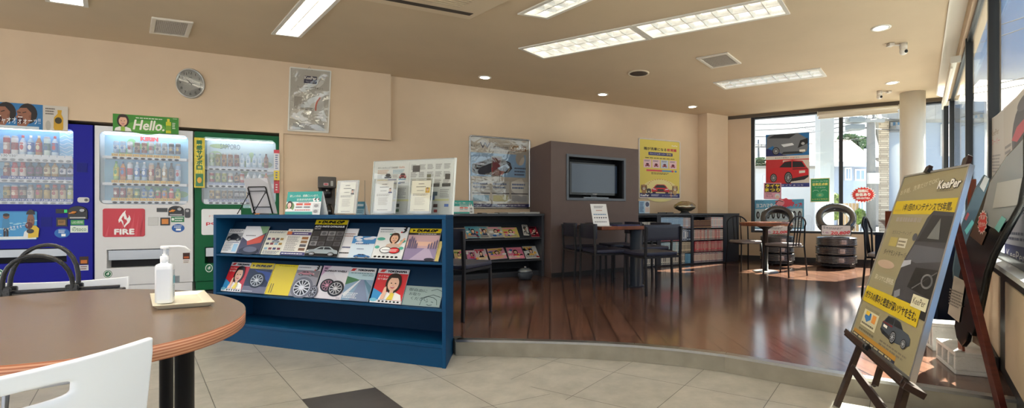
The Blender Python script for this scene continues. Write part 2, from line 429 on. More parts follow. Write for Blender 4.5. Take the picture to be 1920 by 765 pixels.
# ---- floors
def tile_floor():
    b = B()
    def clip(poly, a, bb, keep):
        out = []; f = lambda p: ((bb[0] - a[0]) * (p[1] - a[1]) - (bb[1] - a[1]) * (p[0] - a[0])) * keep
        for i in range(len(poly)):
            p, q = poly[i], poly[(i + 1) % len(poly)]; fp, fq = f(p), f(q)
            if fp >= 0: out.append(p)
            if fp * fq < 0:
                t = fp / (fp - fq); out.append((p[0] + t * (q[0] - p[0]), p[1] + t * (q[1] - p[1])))
        return out
    rnd = random.Random(3)
    S0, S1 = fl(852, 672), fl(1092, 762)
    s0, s1 = (S0.x, S0.y), (S1.x, S1.y)
    def zone(O, e1, e2, keep, dark):
        for i in range(-26, 27):
            for j in range(-26, 27):
                g = .0035; c = []
                l1 = (e1[0] ** 2 + e1[1] ** 2) ** .5; l2 = (e2[0] ** 2 + e2[1] ** 2) ** .5
                for a_, b_ in ((i + g / l1 / 2, j + g / l2 / 2), (i + 1 - g / l1 / 2, j + g / l2 / 2), (i + 1 - g / l1 / 2, j + 1 - g / l2 / 2), (i + g / l1 / 2, j + 1 - g / l2 / 2)):
                    c.append((O[0] + a_ * e1[0] + b_ * e2[0], O[1] + a_ * e1[1] + b_ * e2[1]))
                cx, cy = sum(p[0] for p in c) / 4, sum(p[1] for p in c) / 4
                if not (-7.4 < cx < 2.6 and -3 < cy < 6.6): continue
                c = clip(c, s0, s1, keep)
                if len(c) < 3: continue
                k = 1 + (rnd.random() - .5) * .07
                col = (76, 72, 69) if (i, j) == dark else tuple(min(255, v * k) for v in (168, 163, 151))
                b.poly(c, col, 0, z=.0015)
    zone((-1.141, 2.53), (.296, .163), (-.386, .403), -1, (-1, -1))
    zone((.1607, 2.772), (.374, -.211), (.235, .36), 1, None)
    b.box(-7.6, 2.7, -3.2, 6.8, -.1, .0008, (70, 66, 58))
    m, n, l, p = nt('stone_tile')
    a = n.new('ShaderNodeVertexColor'); a.layer_name = 'Col'; tc = n.new('ShaderNodeTexCoord')
    t = n.new('ShaderNodeTexNoise'); t.inputs['Scale'].default_value = 7; t.inputs['Detail'].default_value = 8; t.inputs['Roughness'].default_value = .65
    l.new(tc.outputs['Object'], t.inputs['Vector'])
    r = n.new('ShaderNodeMapRange'); r.inputs[1].default_value = .3; r.inputs[2].default_value = .7; r.inputs[3].default_value = .78; r.inputs[4].default_value = 1.12
    l.new(t.outputs['Fac'], r.inputs[0])
    mx = n.new('ShaderNodeVectorMath'); mx.operation = 'SCALE'; l.new(a.outputs['Color'], mx.inputs[0]); l.new(r.outputs[0], mx.inputs['Scale'])
    l.new(mx.outputs[0], p.inputs['Base Color']); p.inputs['Roughness'].default_value = .32
    struct(b.build('floor', m))
tile_floor()

def plank_mat():
    m, n, l, p = nt('wood_planks')
    tc = n.new('ShaderNodeTexCoord'); mp = n.new('ShaderNodeMapping'); mp.inputs['Rotation'].default_value = (0, 0, math.radians(-94.5))
    l.new(tc.outputs['Object'], mp.inputs[0])
    br = n.new('ShaderNodeTexBrick'); br.inputs['Scale'].default_value = 1; br.inputs['Brick Width'].default_value = 1.2; br.inputs['Row Height'].default_value = .15
    br.inputs['Mortar Size'].default_value = .005; br.inputs['Color1'].default_value = lin((112, 77, 60)) + (1,); br.inputs['Color2'].default_value = lin((92, 63, 50)) + (1,)
    br.inputs['Mortar'].default_value = lin((34, 20, 16)) + (1,); br.offset = .37
    l.new(mp.outputs[0], br.inputs['Vector'])
    m2 = n.new('ShaderNodeMapping'); m2.inputs['Scale'].default_value = (1.1, 46, 1); l.new(mp.outputs[0], m2.inputs[0])
    t = n.new('ShaderNodeTexNoise'); t.inputs['Scale'].default_value = 1.2; t.inputs['Detail'].default_value = 6; l.new(m2.outputs[0], t.inputs['Vector'])
    r = n.new('ShaderNodeMapRange'); r.inputs[1].default_value = .3; r.inputs[2].default_value = .7; r.inputs[3].default_value = .8; r.inputs[4].default_value = 1.18
    l.new(t.outputs['Fac'], r.inputs[0])
    mx = n.new('ShaderNodeVectorMath'); mx.operation = 'SCALE'; l.new(br.outputs['Color'], mx.inputs[0]); l.new(r.outputs[0], mx.inputs['Scale'])
    l.new(mx.outputs[0], p.inputs['Base Color'])
    r2 = n.new('ShaderNodeMapRange'); r2.inputs[3].default_value = .12; r2.inputs[4].default_value = .22; l.new(t.outputs['Fac'], r2.inputs[0]); l.new(r2.outputs[0], p.inputs['Roughness'])
    p.inputs['Specular IOR Level'].default_value = .9; p.inputs['Coat Weight'].default_value = .5; p.inputs['Coat Roughness'].default_value = .12
    b = n.new('ShaderNodeBump'); b.inputs['Strength'].default_value = .03; b.inputs['Distance'].default_value = .001
    l.new(t.outputs['Fac'], b.inputs['Height']); l.new(b.outputs['Normal'], p.inputs['Normal'])
    return m
step = [(-2.72, 3.86), (-.90, 3.17), (-.86, 3.094), (-.62, 3.085), (-.355, 3.064), (-.02, 3.03), (.297, 2.969), (.56, 2.885), (.816, 2.772), (1.096, 2.585), (1.368, 2.40), (1.65, 2.24), (1.93, 2.085)]
wall_back = [(2.02, 2.235), (5.46, 7.1), (2.577, 8.557), (2.11, 8.3), (1.99, 8.4), (-3.1, 5.71), (-3.5, 5.45)]
plat = step + wall_back
b = B(); b.prism(plat, 0.002, ZR, '#5a3626'); struct(b.build('floor_raised', plank_mat()))
# nosing strip and riser of the step
nb = B(); rb = B(); s2 = step[1:]
for i, (p, q) in enumerate(zip(s2, s2[1:])):
    d = (Vector(q) - Vector(p)).normalized(); nn = Vector((d.y, -d.x))
    P, Q = Vector(p), Vector(q)
    nb.hexa([(*(P + nn * .006), ZR - .012), (*(Q + nn * .006), ZR - .012), (*(Q - nn * .045), ZR - .012), (*(P - nn * .045), ZR - .012)],
            [(*(P + nn * .006), ZR + .003), (*(Q + nn * .006), ZR + .003), (*(Q - nn * .045), ZR + .003), (*(P - nn * .045), ZR + .003)], '#b8b6b0')
    rb.hexa([(*(P + nn * .004), .002), (*(Q + nn * .004), .002), (*(Q - nn * .004), .002), (*(P - nn * .004), .002)],
            [(*(P + nn * .004), ZR - .012), (*(Q + nn * .004), ZR - .012), (*(Q - nn * .004), ZR - .012), (*(P - nn * .004), ZR - .012)], '#8f897b')
struct(nb.build('trim_1', alum)); struct(rb.build('trim_2', solid('riser_tile', (150, 143, 127), .4, var=.12, scale=9)))

# ---- walls
def wall(name, P, u0, u1, z0, z1, t=.12, n0=0.0, mat=None):
    b = B(P.T()); b.box(u0, u1, z0, z1, n0 - t, n0); return struct(b.build(name, mat or wallm))
uVr = L.uz(523.5, 330)[0]; uPier = L.uz(531, 330)[0]; uEnd = L.uz(733, 200)[0]
uBl = L.uz(-48, 300)[0]
SOF = 1.868
b = B(L.T()); b.box(uBl - 1.6, uEnd, SOF, ZC, -.75, 0); b.box(uVr, uPier, 0, SOF, -.75, 0); b.box(uBl - 1.6, uBl - .02, 0, SOF, -.75, 0)
struct(b.build('wall_left', wallm))
b = B(L.T()); b.box(uBl - .02, uVr, 0, SOF, -.80, -.75); struct(b.build('wall_left_recess', blackm))
b = B(W.T()); b.box(0, W.len, 0, ZC, -.12, 0)
nl = L.P(uPier, 0, -.02); nr = W.P(0, 0)
b2 = B(); d = (nr - nl); d.z = 0; pn = d.normalized().cross(UP)
b2.hexa([nl, nr, nr - pn * .1, nl - pn * .1], [p + UP * (SOF + .02) for p in (nl, nr, nr - pn * .1, nl - pn * .1)])
struct(b2.build('wall_left_niche', wallm)); struct(b.build('wall_back', wallm))
b = B(); pil = [(1.98, 8.42), (2.112, 8.234), (2.555, 8.486), (2.60, 8.68), (2.1, 8.6)]
b.prism(pil, 0, ZC); struct(b.build('wall_back_pillar', wallm))
uw0 = G.uz(1408, 330)[0]; SIL = .60; TOPG = 2.63
b = B(G.T()); b.box(-.1, uw0, 0, ZC, -.14, 0); b.box(uw0, G.len + .1, 0, SIL, -.14, 0); b.box(uw0, G.len + .1, TOPG + .03, ZC, -.14, 0); struct(b.build('wall_far', wallm))
b = B(R.T()); b.box(-.12, R.len, ZR * 0, .655, -.14, 0); struct(b.build('wall_right', blackm))
b = B(R.T()); b.box(-.12, R.len, 2.66, 2.85, -.14, 0); struct(b.build('wall_right_upper', wallm))
# beige infill panels in the low right wall
b = B(R.T())
for u0, u1 in ((.5, 2.0), (2.15, 3.7), (3.8, 5.62), (5.85, 7.2)): b.box(u0, u1, .17, .60, 0, .006)
struct(b.build('wall_right_panel', wallm))
b = B(R.T()); b.box(0, R.len, .655, .678, -.14, .03); struct(b.build('trim_3', solid('sill_white', (216, 218, 218), .3)))
# skirtings
b = B(G.T()); b.box(-.02, G.len, ZR, ZR + .085, 0, .012); struct(b.build('baseboard_far', basem))
b = B(R.T()); b.box(0, 5.62, ZR, ZR + .06, 0.006, .018); struct(b.build('baseboard_right', basem))
b = B(W.T()); b.box(.4, W.len, ZR, ZR + .07, 0, .012); struct(b.build('baseboard_back', basem))

# ---- windows
def window(name, P, us, z0, z1, w=.06, dep=.10, n0=-.07):
    b = B(P.T()); e0, e1 = us[0], us[-1]
    b.box(e0, e1, z0, z0 + .04, n0 - dep / 2, n0 + dep / 2); b.box(e0, e1, z1 - .04, z1, n0 - dep / 2, n0 + dep / 2)
    for u in us: b.box(u - w / 2, u + w / 2, z0, z1, n0 - dep / 2 - .01, n0 + dep / 2 + .01)
    f = struct(b.build(name, blackm, bevel=.004))
    for a, c in zip(us, us[1:]):
        g = B(P.T()); g.box(a + w / 2, c - w / 2, z0 + .04, z1 - .04, n0 - .004, n0 + .004); g.build('pane', WGLASS, f)
    return f
uF = [uw0 + .03, G.uz(1577, 330)[0], G.len - .02]
window('window_1', G, uF, SIL, TOPG + .03)
def ur(d): return (Vector((.434 + .709 * d, d, 0)) - R.o).dot(R.u)
window('window_2', R, [.03, ur(4.65), ur(3.13), ur(1.61), ur(.1), ur(-.95)], .678, 2.66, w=.06, dep=.045, n0=-.05)
# curtain box along the far window, blind recess at the right
b = B(G.T()); b.box(0, G.len, ZC - .055, ZC, .0, .035, (88, 78, 66)); struct(b.build('trim_4', MATTE))
def blind(P, u0, u1, z, label, n=.06):
    t = thing('roller_blind', label, 'blind', P.T(u0, z, n))
    b = B(); b.tube([(0, 0, 0), (u1 - u0, 0, 0)], .032, 14, (226, 220, 205)); b.build('roll', SATIN, t)
    b = B(); b.box(.01, u1 - u0 - .01, -.075, -.02, .018, .024, (232, 226, 212)); b.box(.0, u1 - u0, -.09, -.07, .012, .030, (214, 206, 190)); b.build('bottom_rail', SATIN, t)
    b = B(); b.box(-.015, 0, -.035, .035, -.06, .03, (205, 198, 184)); b.box(u1 - u0, u1 - u0 + .015, -.035, .035, -.06, .03, (205, 198, 184)); b.build('bracket', SATIN, t)
Gb = G.off(.06)
blind(G, Gb.uz(1534, 215)[0], Gb.uz(1684, 200)[0], 2.60, 'rolled up cream roller blind at the top of the far window')
blind(R, .12, ur(5.0), 2.585, 'rolled up cream roller blind at the far end of the right window wall', .05)
# ---- round column
c = at(1711, 400, 6.86)
b = B(TR(c.x, c.y, 0)); b.lathe([(.158, ZR), (.158, ZC)], 40, (222, 216, 204)); struct(b.build('column', SATIN))

# ================================================================== ceiling and what is let into it
def cp(px, py): v = (ZC - H) * F / (CY - py); return Vector(((px - CX) / F * v, v, ZC))
FIX = []
def cell_fixture(A, dl, wv, Ln, lit, label, cells=9, rows=2):
    A = Vector((A[0], A[1], ZC)); dl = Vector((dl[0], dl[1], 0)).normalized(); wv = Vector((wv[0], wv[1], 0)); wl = wv.length
    FIX.append([A, A + dl * Ln, A + dl * Ln + wv, A + wv])
    t = thing('ceiling_light', label, 'ceiling light', MT(*A))
    T = mat4(dl, wv.normalized(), UP, (0, 0, 0))
    b = B(T); e = .02
    for x0, x1, y0, y1 in ((-e, Ln + e, -e, .012), (-e, Ln + e, wl - .012, wl + e), (-e, .012, .012, wl - .012), (Ln - .012, Ln + e, .012, wl - .012)):
        b.box(x0, x1, y0, y1, -.012, .006, (226, 222, 212))
    b.build('trim', SATIN, t)
    b = B(T); b.box(0, Ln, 0, wl, .095, .10); b.box(0, Ln, -.002, 0, 0, .1); b.box(0, Ln, wl, wl + .002, 0, .1); b.box(-.002, 0, 0, wl, 0, .1); b.box(Ln, Ln + .002, 0, wl, 0, .1)
    b.build('housing', HOUS[lit], t)
    b = B(T); rw = wl / rows
    for r in range(rows + 1):
        y = min(max(r * rw, .004), wl - .004); b.hexa([(0, y - .004, .0), (Ln, y - .004, 0), (Ln, y + .004, 0), (0, y + .004, 0)], [(0, y - .014, .05), (Ln, y - .014, .05), (Ln, y + .014, .05), (0, y + .014, .05)])
    for i in range(1, cells):
        x = Ln * i / cells
        for r in range(rows):
            b.hexa([(x - .003, r * rw + .004, 0), (x + .003, r * rw + .004, 0), (x + .003, r * rw + rw - .004, 0), (x - .003, r * rw + rw - .004, 0)],
                   [(x - .016, r * rw + .012, .05), (x + .016, r * rw + .012, .05), (x + .016, r * rw + rw - .012, .05), (x - .016, r * rw + rw - .012, .05)])
    b.build('louvre', REFL, t)
    for r in range(rows):
        y = (r + .5) * rw; b = B(T); b.tube([(.03, y, .072), (Ln - .03, y, .072)], .013, 10); b.build('tube', TUBE[lit], t)
REFL = solid('louvre_metal', (232, 232, 228), .22, metal=.75, var=.02)
HOUS = {2: emit('reflector_glow_bright', (255, 247, 230), 12 * LAMP), 1: emit('reflector_glow_dim', (255, 244, 224), .7 * LAMP), 0: emit('reflector_glow_low', (255, 244, 224), .35 * LAMP)}  # reflectors emit by themselves, a glow in place of reflected tube light
TUBE = {2: emit('lamp_bright', (255, 250, 238), 24 * LAMP), 1: emit('lamp_dim', (255, 250, 238), 5 * LAMP), 0: emit('lamp_low', (255, 250, 238), 2 * LAMP)}
dA = (.787, -.786)
cell_fixture((-4.44, 3.872), dA, (.2, .098), 1.25, 2, 'recessed fluorescent ceiling light nearest the left edge, only its end in view')
cell_fixture((-3.053, 4.582), dA, (.198, .078), 1.25, 2, 'brightly lit recessed fluorescent ceiling light above the silver vending machine')
cell_fixture((-.576, 4.124), (.73, -.69), (.22, .085), 1.25, 1, 'recessed louvred ceiling light cut by the top edge, beside the flat ceiling unit')
cell_fixture((-.698, 4.996), (.884, -.467), (.212, .305), 1.245, 1, 'left half of the pair of louvred ceiling lights set end to end')
cell_fixture((-.698 + 1.295 * .884, 4.996 - 1.295 * .467), (.884, -.467), (.212, .305), 1.245, 1, 'right half of the pair of louvred ceiling lights set end to end')
cell_fixture((1.725, 6.309), (1.10, -.622), (.228, .307), 1.255, 0, 'louvred ceiling light with a faint added glow over the round cafe table')  # low emission added to a fixture taken as off
for A_, lb in (((-2.9, 2.9), 'ceiling light over the oval table'), ((-.9, 2.3), 'ceiling light over the tiled floor'), ((-1.9, 1.2), 'ceiling light behind the oval table'), ((.2, 3.1), 'ceiling light over the step'), ((-3.7, 1.9), 'ceiling light left of the oval table'), ((-1.1, .7), 'ceiling light behind the camera')): cell_fixture(A_, dA, (.2, .09), 1.25, 2, 'added unseen fluorescent ' + lb)  # out-of-view lamps added to brighten the room
DOWNM = emit('downlight_lamp', (255, 246, 228), 11)
for px, py, lb in ((909, 145, 'small round downlight above the left wall poster'), (1130, 177, 'small round downlight over the brown screen cabinet'), (1298, 200, 'small round downlight near the back wall pillar'),
                   (1652, 52, 'largest round downlight, near the nearer security camera'), (1673, 155, 'small round downlight beside the white column')):
    p = cp(px, py); rr = .062
    t = thing('downlight', lb, 'downlight', MT(*p))
    b = B(); b.lathe([(rr + .022, 0), (rr + .022, -.006), (rr, -.008), (rr - .004, .0)], 28, (235, 230, 220)); b.build('trim_ring', SATIN, t)
    b = B(); b.lathe([(rr - .003, -.003), (rr - .003, -.001)], 28); b.build('lamp', DOWNM, t)
def vent(A, xv, yv, label):
    A = Vector(A); xv = Vector(xv); yv = Vector(yv); X, Y = xv.length, yv.length
    t = thing('ceiling_vent', label, 'vent', MT(*A)); T = mat4(xv.normalized(), yv.normalized(), UP, (0, 0, 0)); b = B(T); e = .035
    for x0, x1, y0, y1 in ((0, X, 0, e), (0, X, Y - e, Y), (0, e, e, Y - e), (X - e, X, e, Y - e)): b.box(x0, x1, y0, y1, -.016, 0, (222, 214, 200))
    b.build('frame', SATIN, t, bevel=.004)
    b = B(T); b.box(e, X - e, e, Y - e, -.002, 0, (92, 82, 74)); b.build('duct_opening', MATTE, t)
    b = B(T)
    for i in range(1, 17): x = e + (X - 2 * e) * i / 17; b.box(x - .0028, x + .0028, e, Y - e, -.009, -.002, (190, 180, 166))
    for i in range(1, 11): y = e + (Y - 2 * e) * i / 11; b.box(e, X - e, y - .0028, y + .0028, -.012, -.004, (190, 180, 166))
    b.build('grille', SATIN, t)
a, b_, d_ = cp(280, 59.6), cp(353, 68), cp(284, 30.7); vent(a, b_ - a, d_ - a, 'square ceiling grille over the left wall clock')
a, b_, d_ = cp(1334, 126.75), cp(1390.5, 117.4), cp(1305, 108); vent(a, b_ - a, d_ - a, 'square ceiling grille between the long ceiling lights and the round speaker')
p = cp(1197, 137); t = thing('ceiling_speaker', 'dark round ceiling speaker with a pale rim', 'speaker', MT(*p))
b = B(); b.lathe([(.135, 0), (.135, -.008), (.112, -.012), (.112, 0)], 36, (214, 200, 178)); b.build('rim', SATIN, t)
b = B(); b.lathe([(.113, 0), (.113, -.006), (.06, -.010), (0.0001, -.011)], 36, (74, 60, 50)); b.build('grille', colmat('speaker_mesh', .8, bump=.5, bscale=400), t)
# flat air conditioning unit at the top edge
A = cp(881, 32); ex = Vector((-.898, -.44, 0)); ey = Vector((.735, -.678, 0))
t = thing('air_conditioner', 'flat cream ceiling air conditioning unit cut by the top edge', 'air conditioner', MT(*A))
T = mat4(ex, ey, UP, (0, 0, 0)); b = B(T); b.box(0, .95, 0, .95, -.025, 0, (214, 196, 168)); b.build('panel', SATIN, t, bevel=.008)
b = B(T); b.box(.06, .89, .10, .16, -.028, -.024, (70, 62, 54)); b.box(.06, .89, .79, .85, -.028, -.024, (70, 62, 54)); b.build('air_outlet', MATTE, t)
b = B(T)
for i in range(12): b.box(.22, .73, .24 + i * .04, .26 + i * .04, -.031, -.025, (196, 180, 154))
b.build('intake_grille', SATIN, t)
# two small dome cameras
def dome(px, py, d, side, label):
    p = at(px, py, d); p.z = ZC
    t = thing('security_camera', label, 'security camera', MT(*p))
    b = B(); b.lathe([(.036, 0), (.036, -.05), (.033, -.058)], 20, (222, 216, 206)); b.build('base', PLASTIC, t)
    b = B(); b.lathe([(.030, -.055), (.036, -.07), (.037, -.088), (.03, -.108), (.016, -.118), (.0005, -.121)], 20, (228, 223, 214)); b.build('dome', PLASTIC, t)
    b = B(MT(.006, -.03, -.09) @ RX(PI / 2)); b.lathe([(.0175, -.004), (.019, .004), (.012, .009), (.0005, .010)], 16, (18, 18, 20)); b.build('lens', PLASTIC, t)
    b = B(); b.box(min(side * .03, side * .16), max(side * .03, side * .16), -.012, .012, -.022, -.016, (206, 198, 186)); b.box(min(side * .11, side * .16), max(side * .11, side * .16), -.03, .03, -.03, -.006, (214, 206, 194)); b.build('bracket', SATIN, t)
dome(1694, 82, 4.86, -1, 'nearer white dome security camera, under the ceiling near the right window')
dome(1649, 170, 6.75, 1, 'farther white dome security camera, by the top of the far window')
# ceiling sheet with the light openings cut out
bm = bmesh.new(); edges = []
outer = [(-7.3, 4.0), (-7.3, -2.6), (-1.60, -2.6), (5.193, 6.977), (5.40, 7.12), (2.6, 8.68), (2.0, 8.6)]
for loop in [[Vector((x, y, ZC)) for x, y in outer]] + FIX:
    vs = [bm.verts.new(p) for p in loop]
    for i in range(len(vs)): edges.append(bm.edges.new((vs[i], vs[(i + 1) % len(vs)])))
bmesh.ops.triangle_fill(bm, use_beauty=True, edges=edges)
for f in bm.faces:
    if f.normal.z > 0: f.normal_flip()
me = bpy.data.meshes.new('ceiling'); bm.to_mesh(me); bm.free(); me.materials.append(ceilm)
o = bpy.data.objects.new('ceiling', me); COL.objects.link(o); struct(o)
b = B(); b.prism([(-7.4, 3.7), (-7.4, -2.7), (-1.35, -2.7), (5.56, 7.05), (2.62, 8.7), (1.98, 8.6)], ZC + .16, ZC + .3, (200, 190, 170)); struct(b.build('ceiling_slab', MATTE))
# blind pocket along the right wall
b = B(); p0, p1 = Vector((-1.60, -2.6)), Vector((5.193, 6.977)); nn = (p1 - p0).normalized(); nn = Vector((nn.y, -nn.x))
q0, q1 = p0 + nn * .012, p1 + nn * .012; r0, r1 = p0 + nn * .3, p1 + nn * .3
b.hexa([(*p0, ZC - .012), (*p1, ZC - .012), (*q1, ZC - .012), (*q0, ZC - .012)], [(*p0, ZC + .13), (*p1, ZC + .13), (*q1, ZC + .13), (*q0, ZC + .13)], (222, 214, 200))
b.hexa([(*q0, ZC + .115), (*q1, ZC + .115), (*r1, ZC + .115), (*r0, ZC + .115)], [(*q0, ZC + .14), (*q1, ZC + .14), (*r1, ZC + .14), (*r0, ZC + .14)], (222, 216, 204))
struct(b.build('trim_5', SATIN))
# ================================================================== the three drinks machines
VLAMP = emit('display_tube', (240, 246, 255), 5)
def mach(name, x0, x1, body, label, glass, strips, top=1.83, flap=None, rnd=.03):
    """x0,x1 and the rects are read on the machine's own front plane"""
    u0 = L.uz(x0, 400)[0]; u1 = L.uz(x1, 400)[0]; w = u1 - u0
    T = L.T(u0, 0, 0); t = thing(name, label, 'vending machine', T)
    def rc(a, b_, c, d):
        q = L.rect(a, b_, c, d); return q[0] - u0, q[1], q[2] - u0, q[3]
    g = rc(*glass); fp = rc(*flap)
    b = B(); b.box(0, w, .09, top, -.62, -.125, body); b.box(.03, w - .03, 0, .09, -.6, -.03, (40, 40, 44)); b.build('cabinet', PAINT, t, bevel=.006)
    # door leaf around the display window and the delivery opening
    b = B(); z0, z1 = -.12, 0
    b.box(0, w, g[3], top, z0, z1, body); b.box(0, g[0], .20, g[3], z0, z1, body); b.box(g[2], w, .20, g[3], z0, z1, body)
    b.box(g[0], g[2], fp[3], g[1], z0, z1, body)
    b.box(g[0], max(fp[0], g[0]), fp[1], fp[3], z0, z1, body)
    if fp[2] < g[2]: b.box(fp[2], g[2], fp[1], fp[3], z0, z1, body)
    b.box(g[0], g[2], .20, fp[1], z0, z1, body); b.box(g[0], g[2], g[1], g[3], -.12, -.115, (214, 222, 230))
    for cx, cy, sx_, sy_ in ((g[0], g[3], 1, -1), (g[2], g[3], -1, -1), (g[0], g[1], 1, 1), (g[2], g[1], -1, 1)):
        p = [(cx, cy)] + [(cx + sx_ * rnd * (1 - math.sin(a)), cy + sy_ * rnd * (1 - math.cos(a))) for a in [PI / 2 * i / 6 for i in range(7)]]
        b.prism(p, z0, z1, body)
    door = b.build('door', PAINT, t)
    b = B(); b.box(.006, w - .006, .10, .195, -.12, -.005, body); b.build('kick_panel', PAINT, t, bevel=.004)
    b = B(); b.box(g[0], g[2], g[1], g[3], -.016, -.012); b.build('display_glass', VMGLASS, t)
    b = B(); b.tube([(g[0] + .03, g[3] - .02, -.045), (g[2] - .03, g[3] - .02, -.045)], .007, 8); b.build('display_lamp', VLAMP, t)
    b = B(); f0, f1, f2, f3 = fp
    b.box(f0, f2, f1, f3, -.11, -.10, (28, 28, 32)); b.build('delivery_tray', MATTE, t)
    b = B(); b.box(f0 + .004, f2 - .004, f1 + (f3 - f1) * .42, f3 - .01, -.03, -.02, (176, 180, 184)); b.build('delivery_flap', colmat('flap_plastic', .15, metal=.5), t)
    sp = []
    for k, (ya, yb) in enumerate(strips):
        q = rc(glass[0] + 4, ya, glass[2] - 4, yb); b = B(); b.box(q[0], q[2], q[1], q[3], -.10, -.02, (226, 228, 230)); sp.append((b, q))
    return t, T, w, u0, rc, g, sp, door
CANN = {'n': 0}
def can(T, x, y, h, w, kind, cols, label, group, z=-.055):
    """sample can or bottle standing on a display rail; x,y in the machine's front plane"""
    M = T @ MT(x, y, z) @ RX(-PI / 2); b = B(); r = w / 2; c0, c1, c2 = cols
    if kind == 'can':
        pr = [(r * .82, 0), (r * .98, .05 * h), (r, .08 * h), (r, .30 * h), (r, .66 * h), (r, .90 * h), (r * .8, .98 * h), (r * .78, h)]
        cc = ['#b9bcc0', c0, c0, c1, c0, '#b9bcc0', '#c8cacc']
    elif kind == 'bottle':
        pr = [(r * .85, 0), (r, .04 * h), (r, .2 * h), (r, .55 * h), (r * .95, .66 * h), (r * .55, .80 * h), (r * .36, .88 * h), (r * .40, .885 * h), (r * .40, h)]
        cc = [c0, c0, c1, c0, c0, c0, c0, c2]
        cc = [c0, c0, c1, c1, c0, c0, c2, c2]
    else:
        pr = [(r * .9, 0), (r, .04 * h), (r, .62 * h), (r * .8, .72 * h), (r * .66, .80 * h), (r * .68, .81 * h), (r * .68, h)]
        cc = [c0, c1, c0, c0, c2, c2]
    b.lathe(pr, 14, cols=cc)
    b2 = B(RX(PI / 2) @ MT(0, 0, r)); b2.ell(0, h * .42, r * .55, h * .13, c2, 1, n=10); b2.rect(-r * .5, h * .58, r * .5, h * .63, c2, 1)
    k = len(b.v); b.v += b2.v; b.f += [[i + k for i in f] for f in b2.f]; b.m += b2.m; b.c += b2.c; b.s += b2.s
    o = b.build('drink_can' if kind == 'can' else 'drink_bottle', PLASTIC); o.matrix_world = M
    tag(o, label, 'drink can' if kind == 'can' else 'drink bottle', group); return o
def button_row(b, q, n, name, tagcol, price, pcol, parent, dark=True, top=True, x0=0.0, x1=1.0):
    qx0, qz0, qx1, qz1 = q; h = qz1 - qz0; zf = -.02
    for i in range(n):
        cx = qx0 + (qx1 - qx0) * (x0 + (x1 - x0) * (i + .5) / n); pw = (qx1 - qx0) * (x1 - x0) / n
        if tagcol: b.rect(cx - pw * .47, qz0 + h * .52, cx + pw * .47, qz1, tagcol, 1, z=zf)
        p = price[i] if isinstance(price, (list, tuple)) else price
        if p: b.text(p, cx, qz0 + h * .60, h * .30, pcol, 2, 'C', w=pw * .7, z=zf)
    o = b.build('price_rail', PRINT, parent)
    for i in range(n):
        cx = qx0 + (qx1 - qx0) * (x0 + (x1 - x0) * (i + .5) / n); pw = (qx1 - qx0) * (x1 - x0) / n
        bb = B(MT(cx, qz0 + h * .24, zf)); bb.lathe([(1, 0), (1, .004), (.7, .006), (.001, .007)], 14, (60, 62, 70) if dark else (168, 172, 178), sx=pw * .34, sy=h * .17)
        bb.build('button', PLASTIC, o)
    return o
# ------------------------------------------------------------------ blue
blue = (24, 26, 150)
t, T, w, u0, rc, g, sp, door = mach('vending_machine', -48, 173.5, blue, 'royal blue drinks vending machine at the left end of the row', (-36, 238, 137.5, 383),
                              [(293, 303), (334, 342), (376, 383)], flap=(-36, 466, 125, 494))
vm_blue = t
cols9 = [x / 3.556 for x in (20, 74, 129, 182, 237, 292, 345, 399, 451)]
def backart(t, g, c0, blobs, seed):
    b = B(); b.rect(g[0], g[1], g[2], g[3], c0, 0, z=-.112); r = random.Random(seed)
    for i in range(14):
        x, y = g[0] + (g[2] - g[0]) * (.13 + .74 * r.random()), g[1] + (g[3] - g[1]) * (.1 + .8 * r.random())
        b.ell(x, y, .03 + .06 * r.random(), .02 + .04 * r.random(), r.choice(blobs), 1 + i % 4, z=-.112)
    b.build('display_back', PRINT, t)
backart(t, g, (96, 170, 214), [(150, 206, 232), (120, 186, 222), (74, 146, 200), (196, 226, 240)], 4)
prices = [['130', '150', '', '', '', '', '', '', ''], ['', '140', '140', '140', '140', '140', '140', '', ''], ['110', '110', '110', '140', '150', '150', '150', '160', '160']]
for k, (b, q) in enumerate(sp):
    xs = [L.uz(x, 330)[0] - u0 for x in cols9]; pw = xs[1] - xs[0]
    q2 = (xs[0] - pw * .5, q[1], xs[-1] + pw * .5, q[3] + .02)
    button_row(b, q2, 9, 'rail', (44, 70, 150) if k != 0 else (226, 228, 230), prices[k], '#ffffff' if k else (60, 60, 70), t, dark=False)
B1 = [('tall', 'red', 'can', ('#b3262b', '#d8b9a8', '#f0e4d8')), ('tall', 'white', 'can', ('#e9e6e2', '#a8302e', '#8c2f2c')), ('tall', 'white-labelled', 'bottle', ('#d8e4ee', '#ffffff', '#c4202a')), ('', 'clear blue', 'bottle', ('#a9d3ea', '#2a62b8', '#ffffff')),
      ('', 'amber', 'bottle', ('#b06a1c', '#b8301f', '#e6d8b0')), ('', 'green and white', 'can', ('#d8e6dc', '#5a8c84', '#3a6c9a')), ('', 'pale blue', 'bottle', ('#cfe3ef', '#4a86c4', '#c9202e'))]
B2 = [('', 'dark brown', 'jar', ('#4a2a22', '#8a3a30', '#c8b49a')), ('', 'red and white', 'jar', ('#b83030', '#e8d8d0', '#c01e28')), ('', 'red and white', 'jar', ('#b83030', '#e8d8d0', '#c01e28')), ('', 'black', 'bottle', ('#2a2224', '#6c2a5c', '#1c1a1c')), ('', 'black', 'bottle', ('#2a2224', '#6c2a5c', '#1c1a1c')),
      ('', 'gold', 'bottle', ('#a8843c', '#e8dcb8', '#8a5a20')), ('', 'gold', 'bottle', ('#a8843c', '#e8dcb8', '#8a5a20')), ('small', 'white-labelled dark', 'bottle', ('#303038', '#e8e8f0', '#1a3a6a')), ('small', 'white-labelled dark', 'bottle', ('#303038', '#e8e8f0', '#1a3a6a'))]
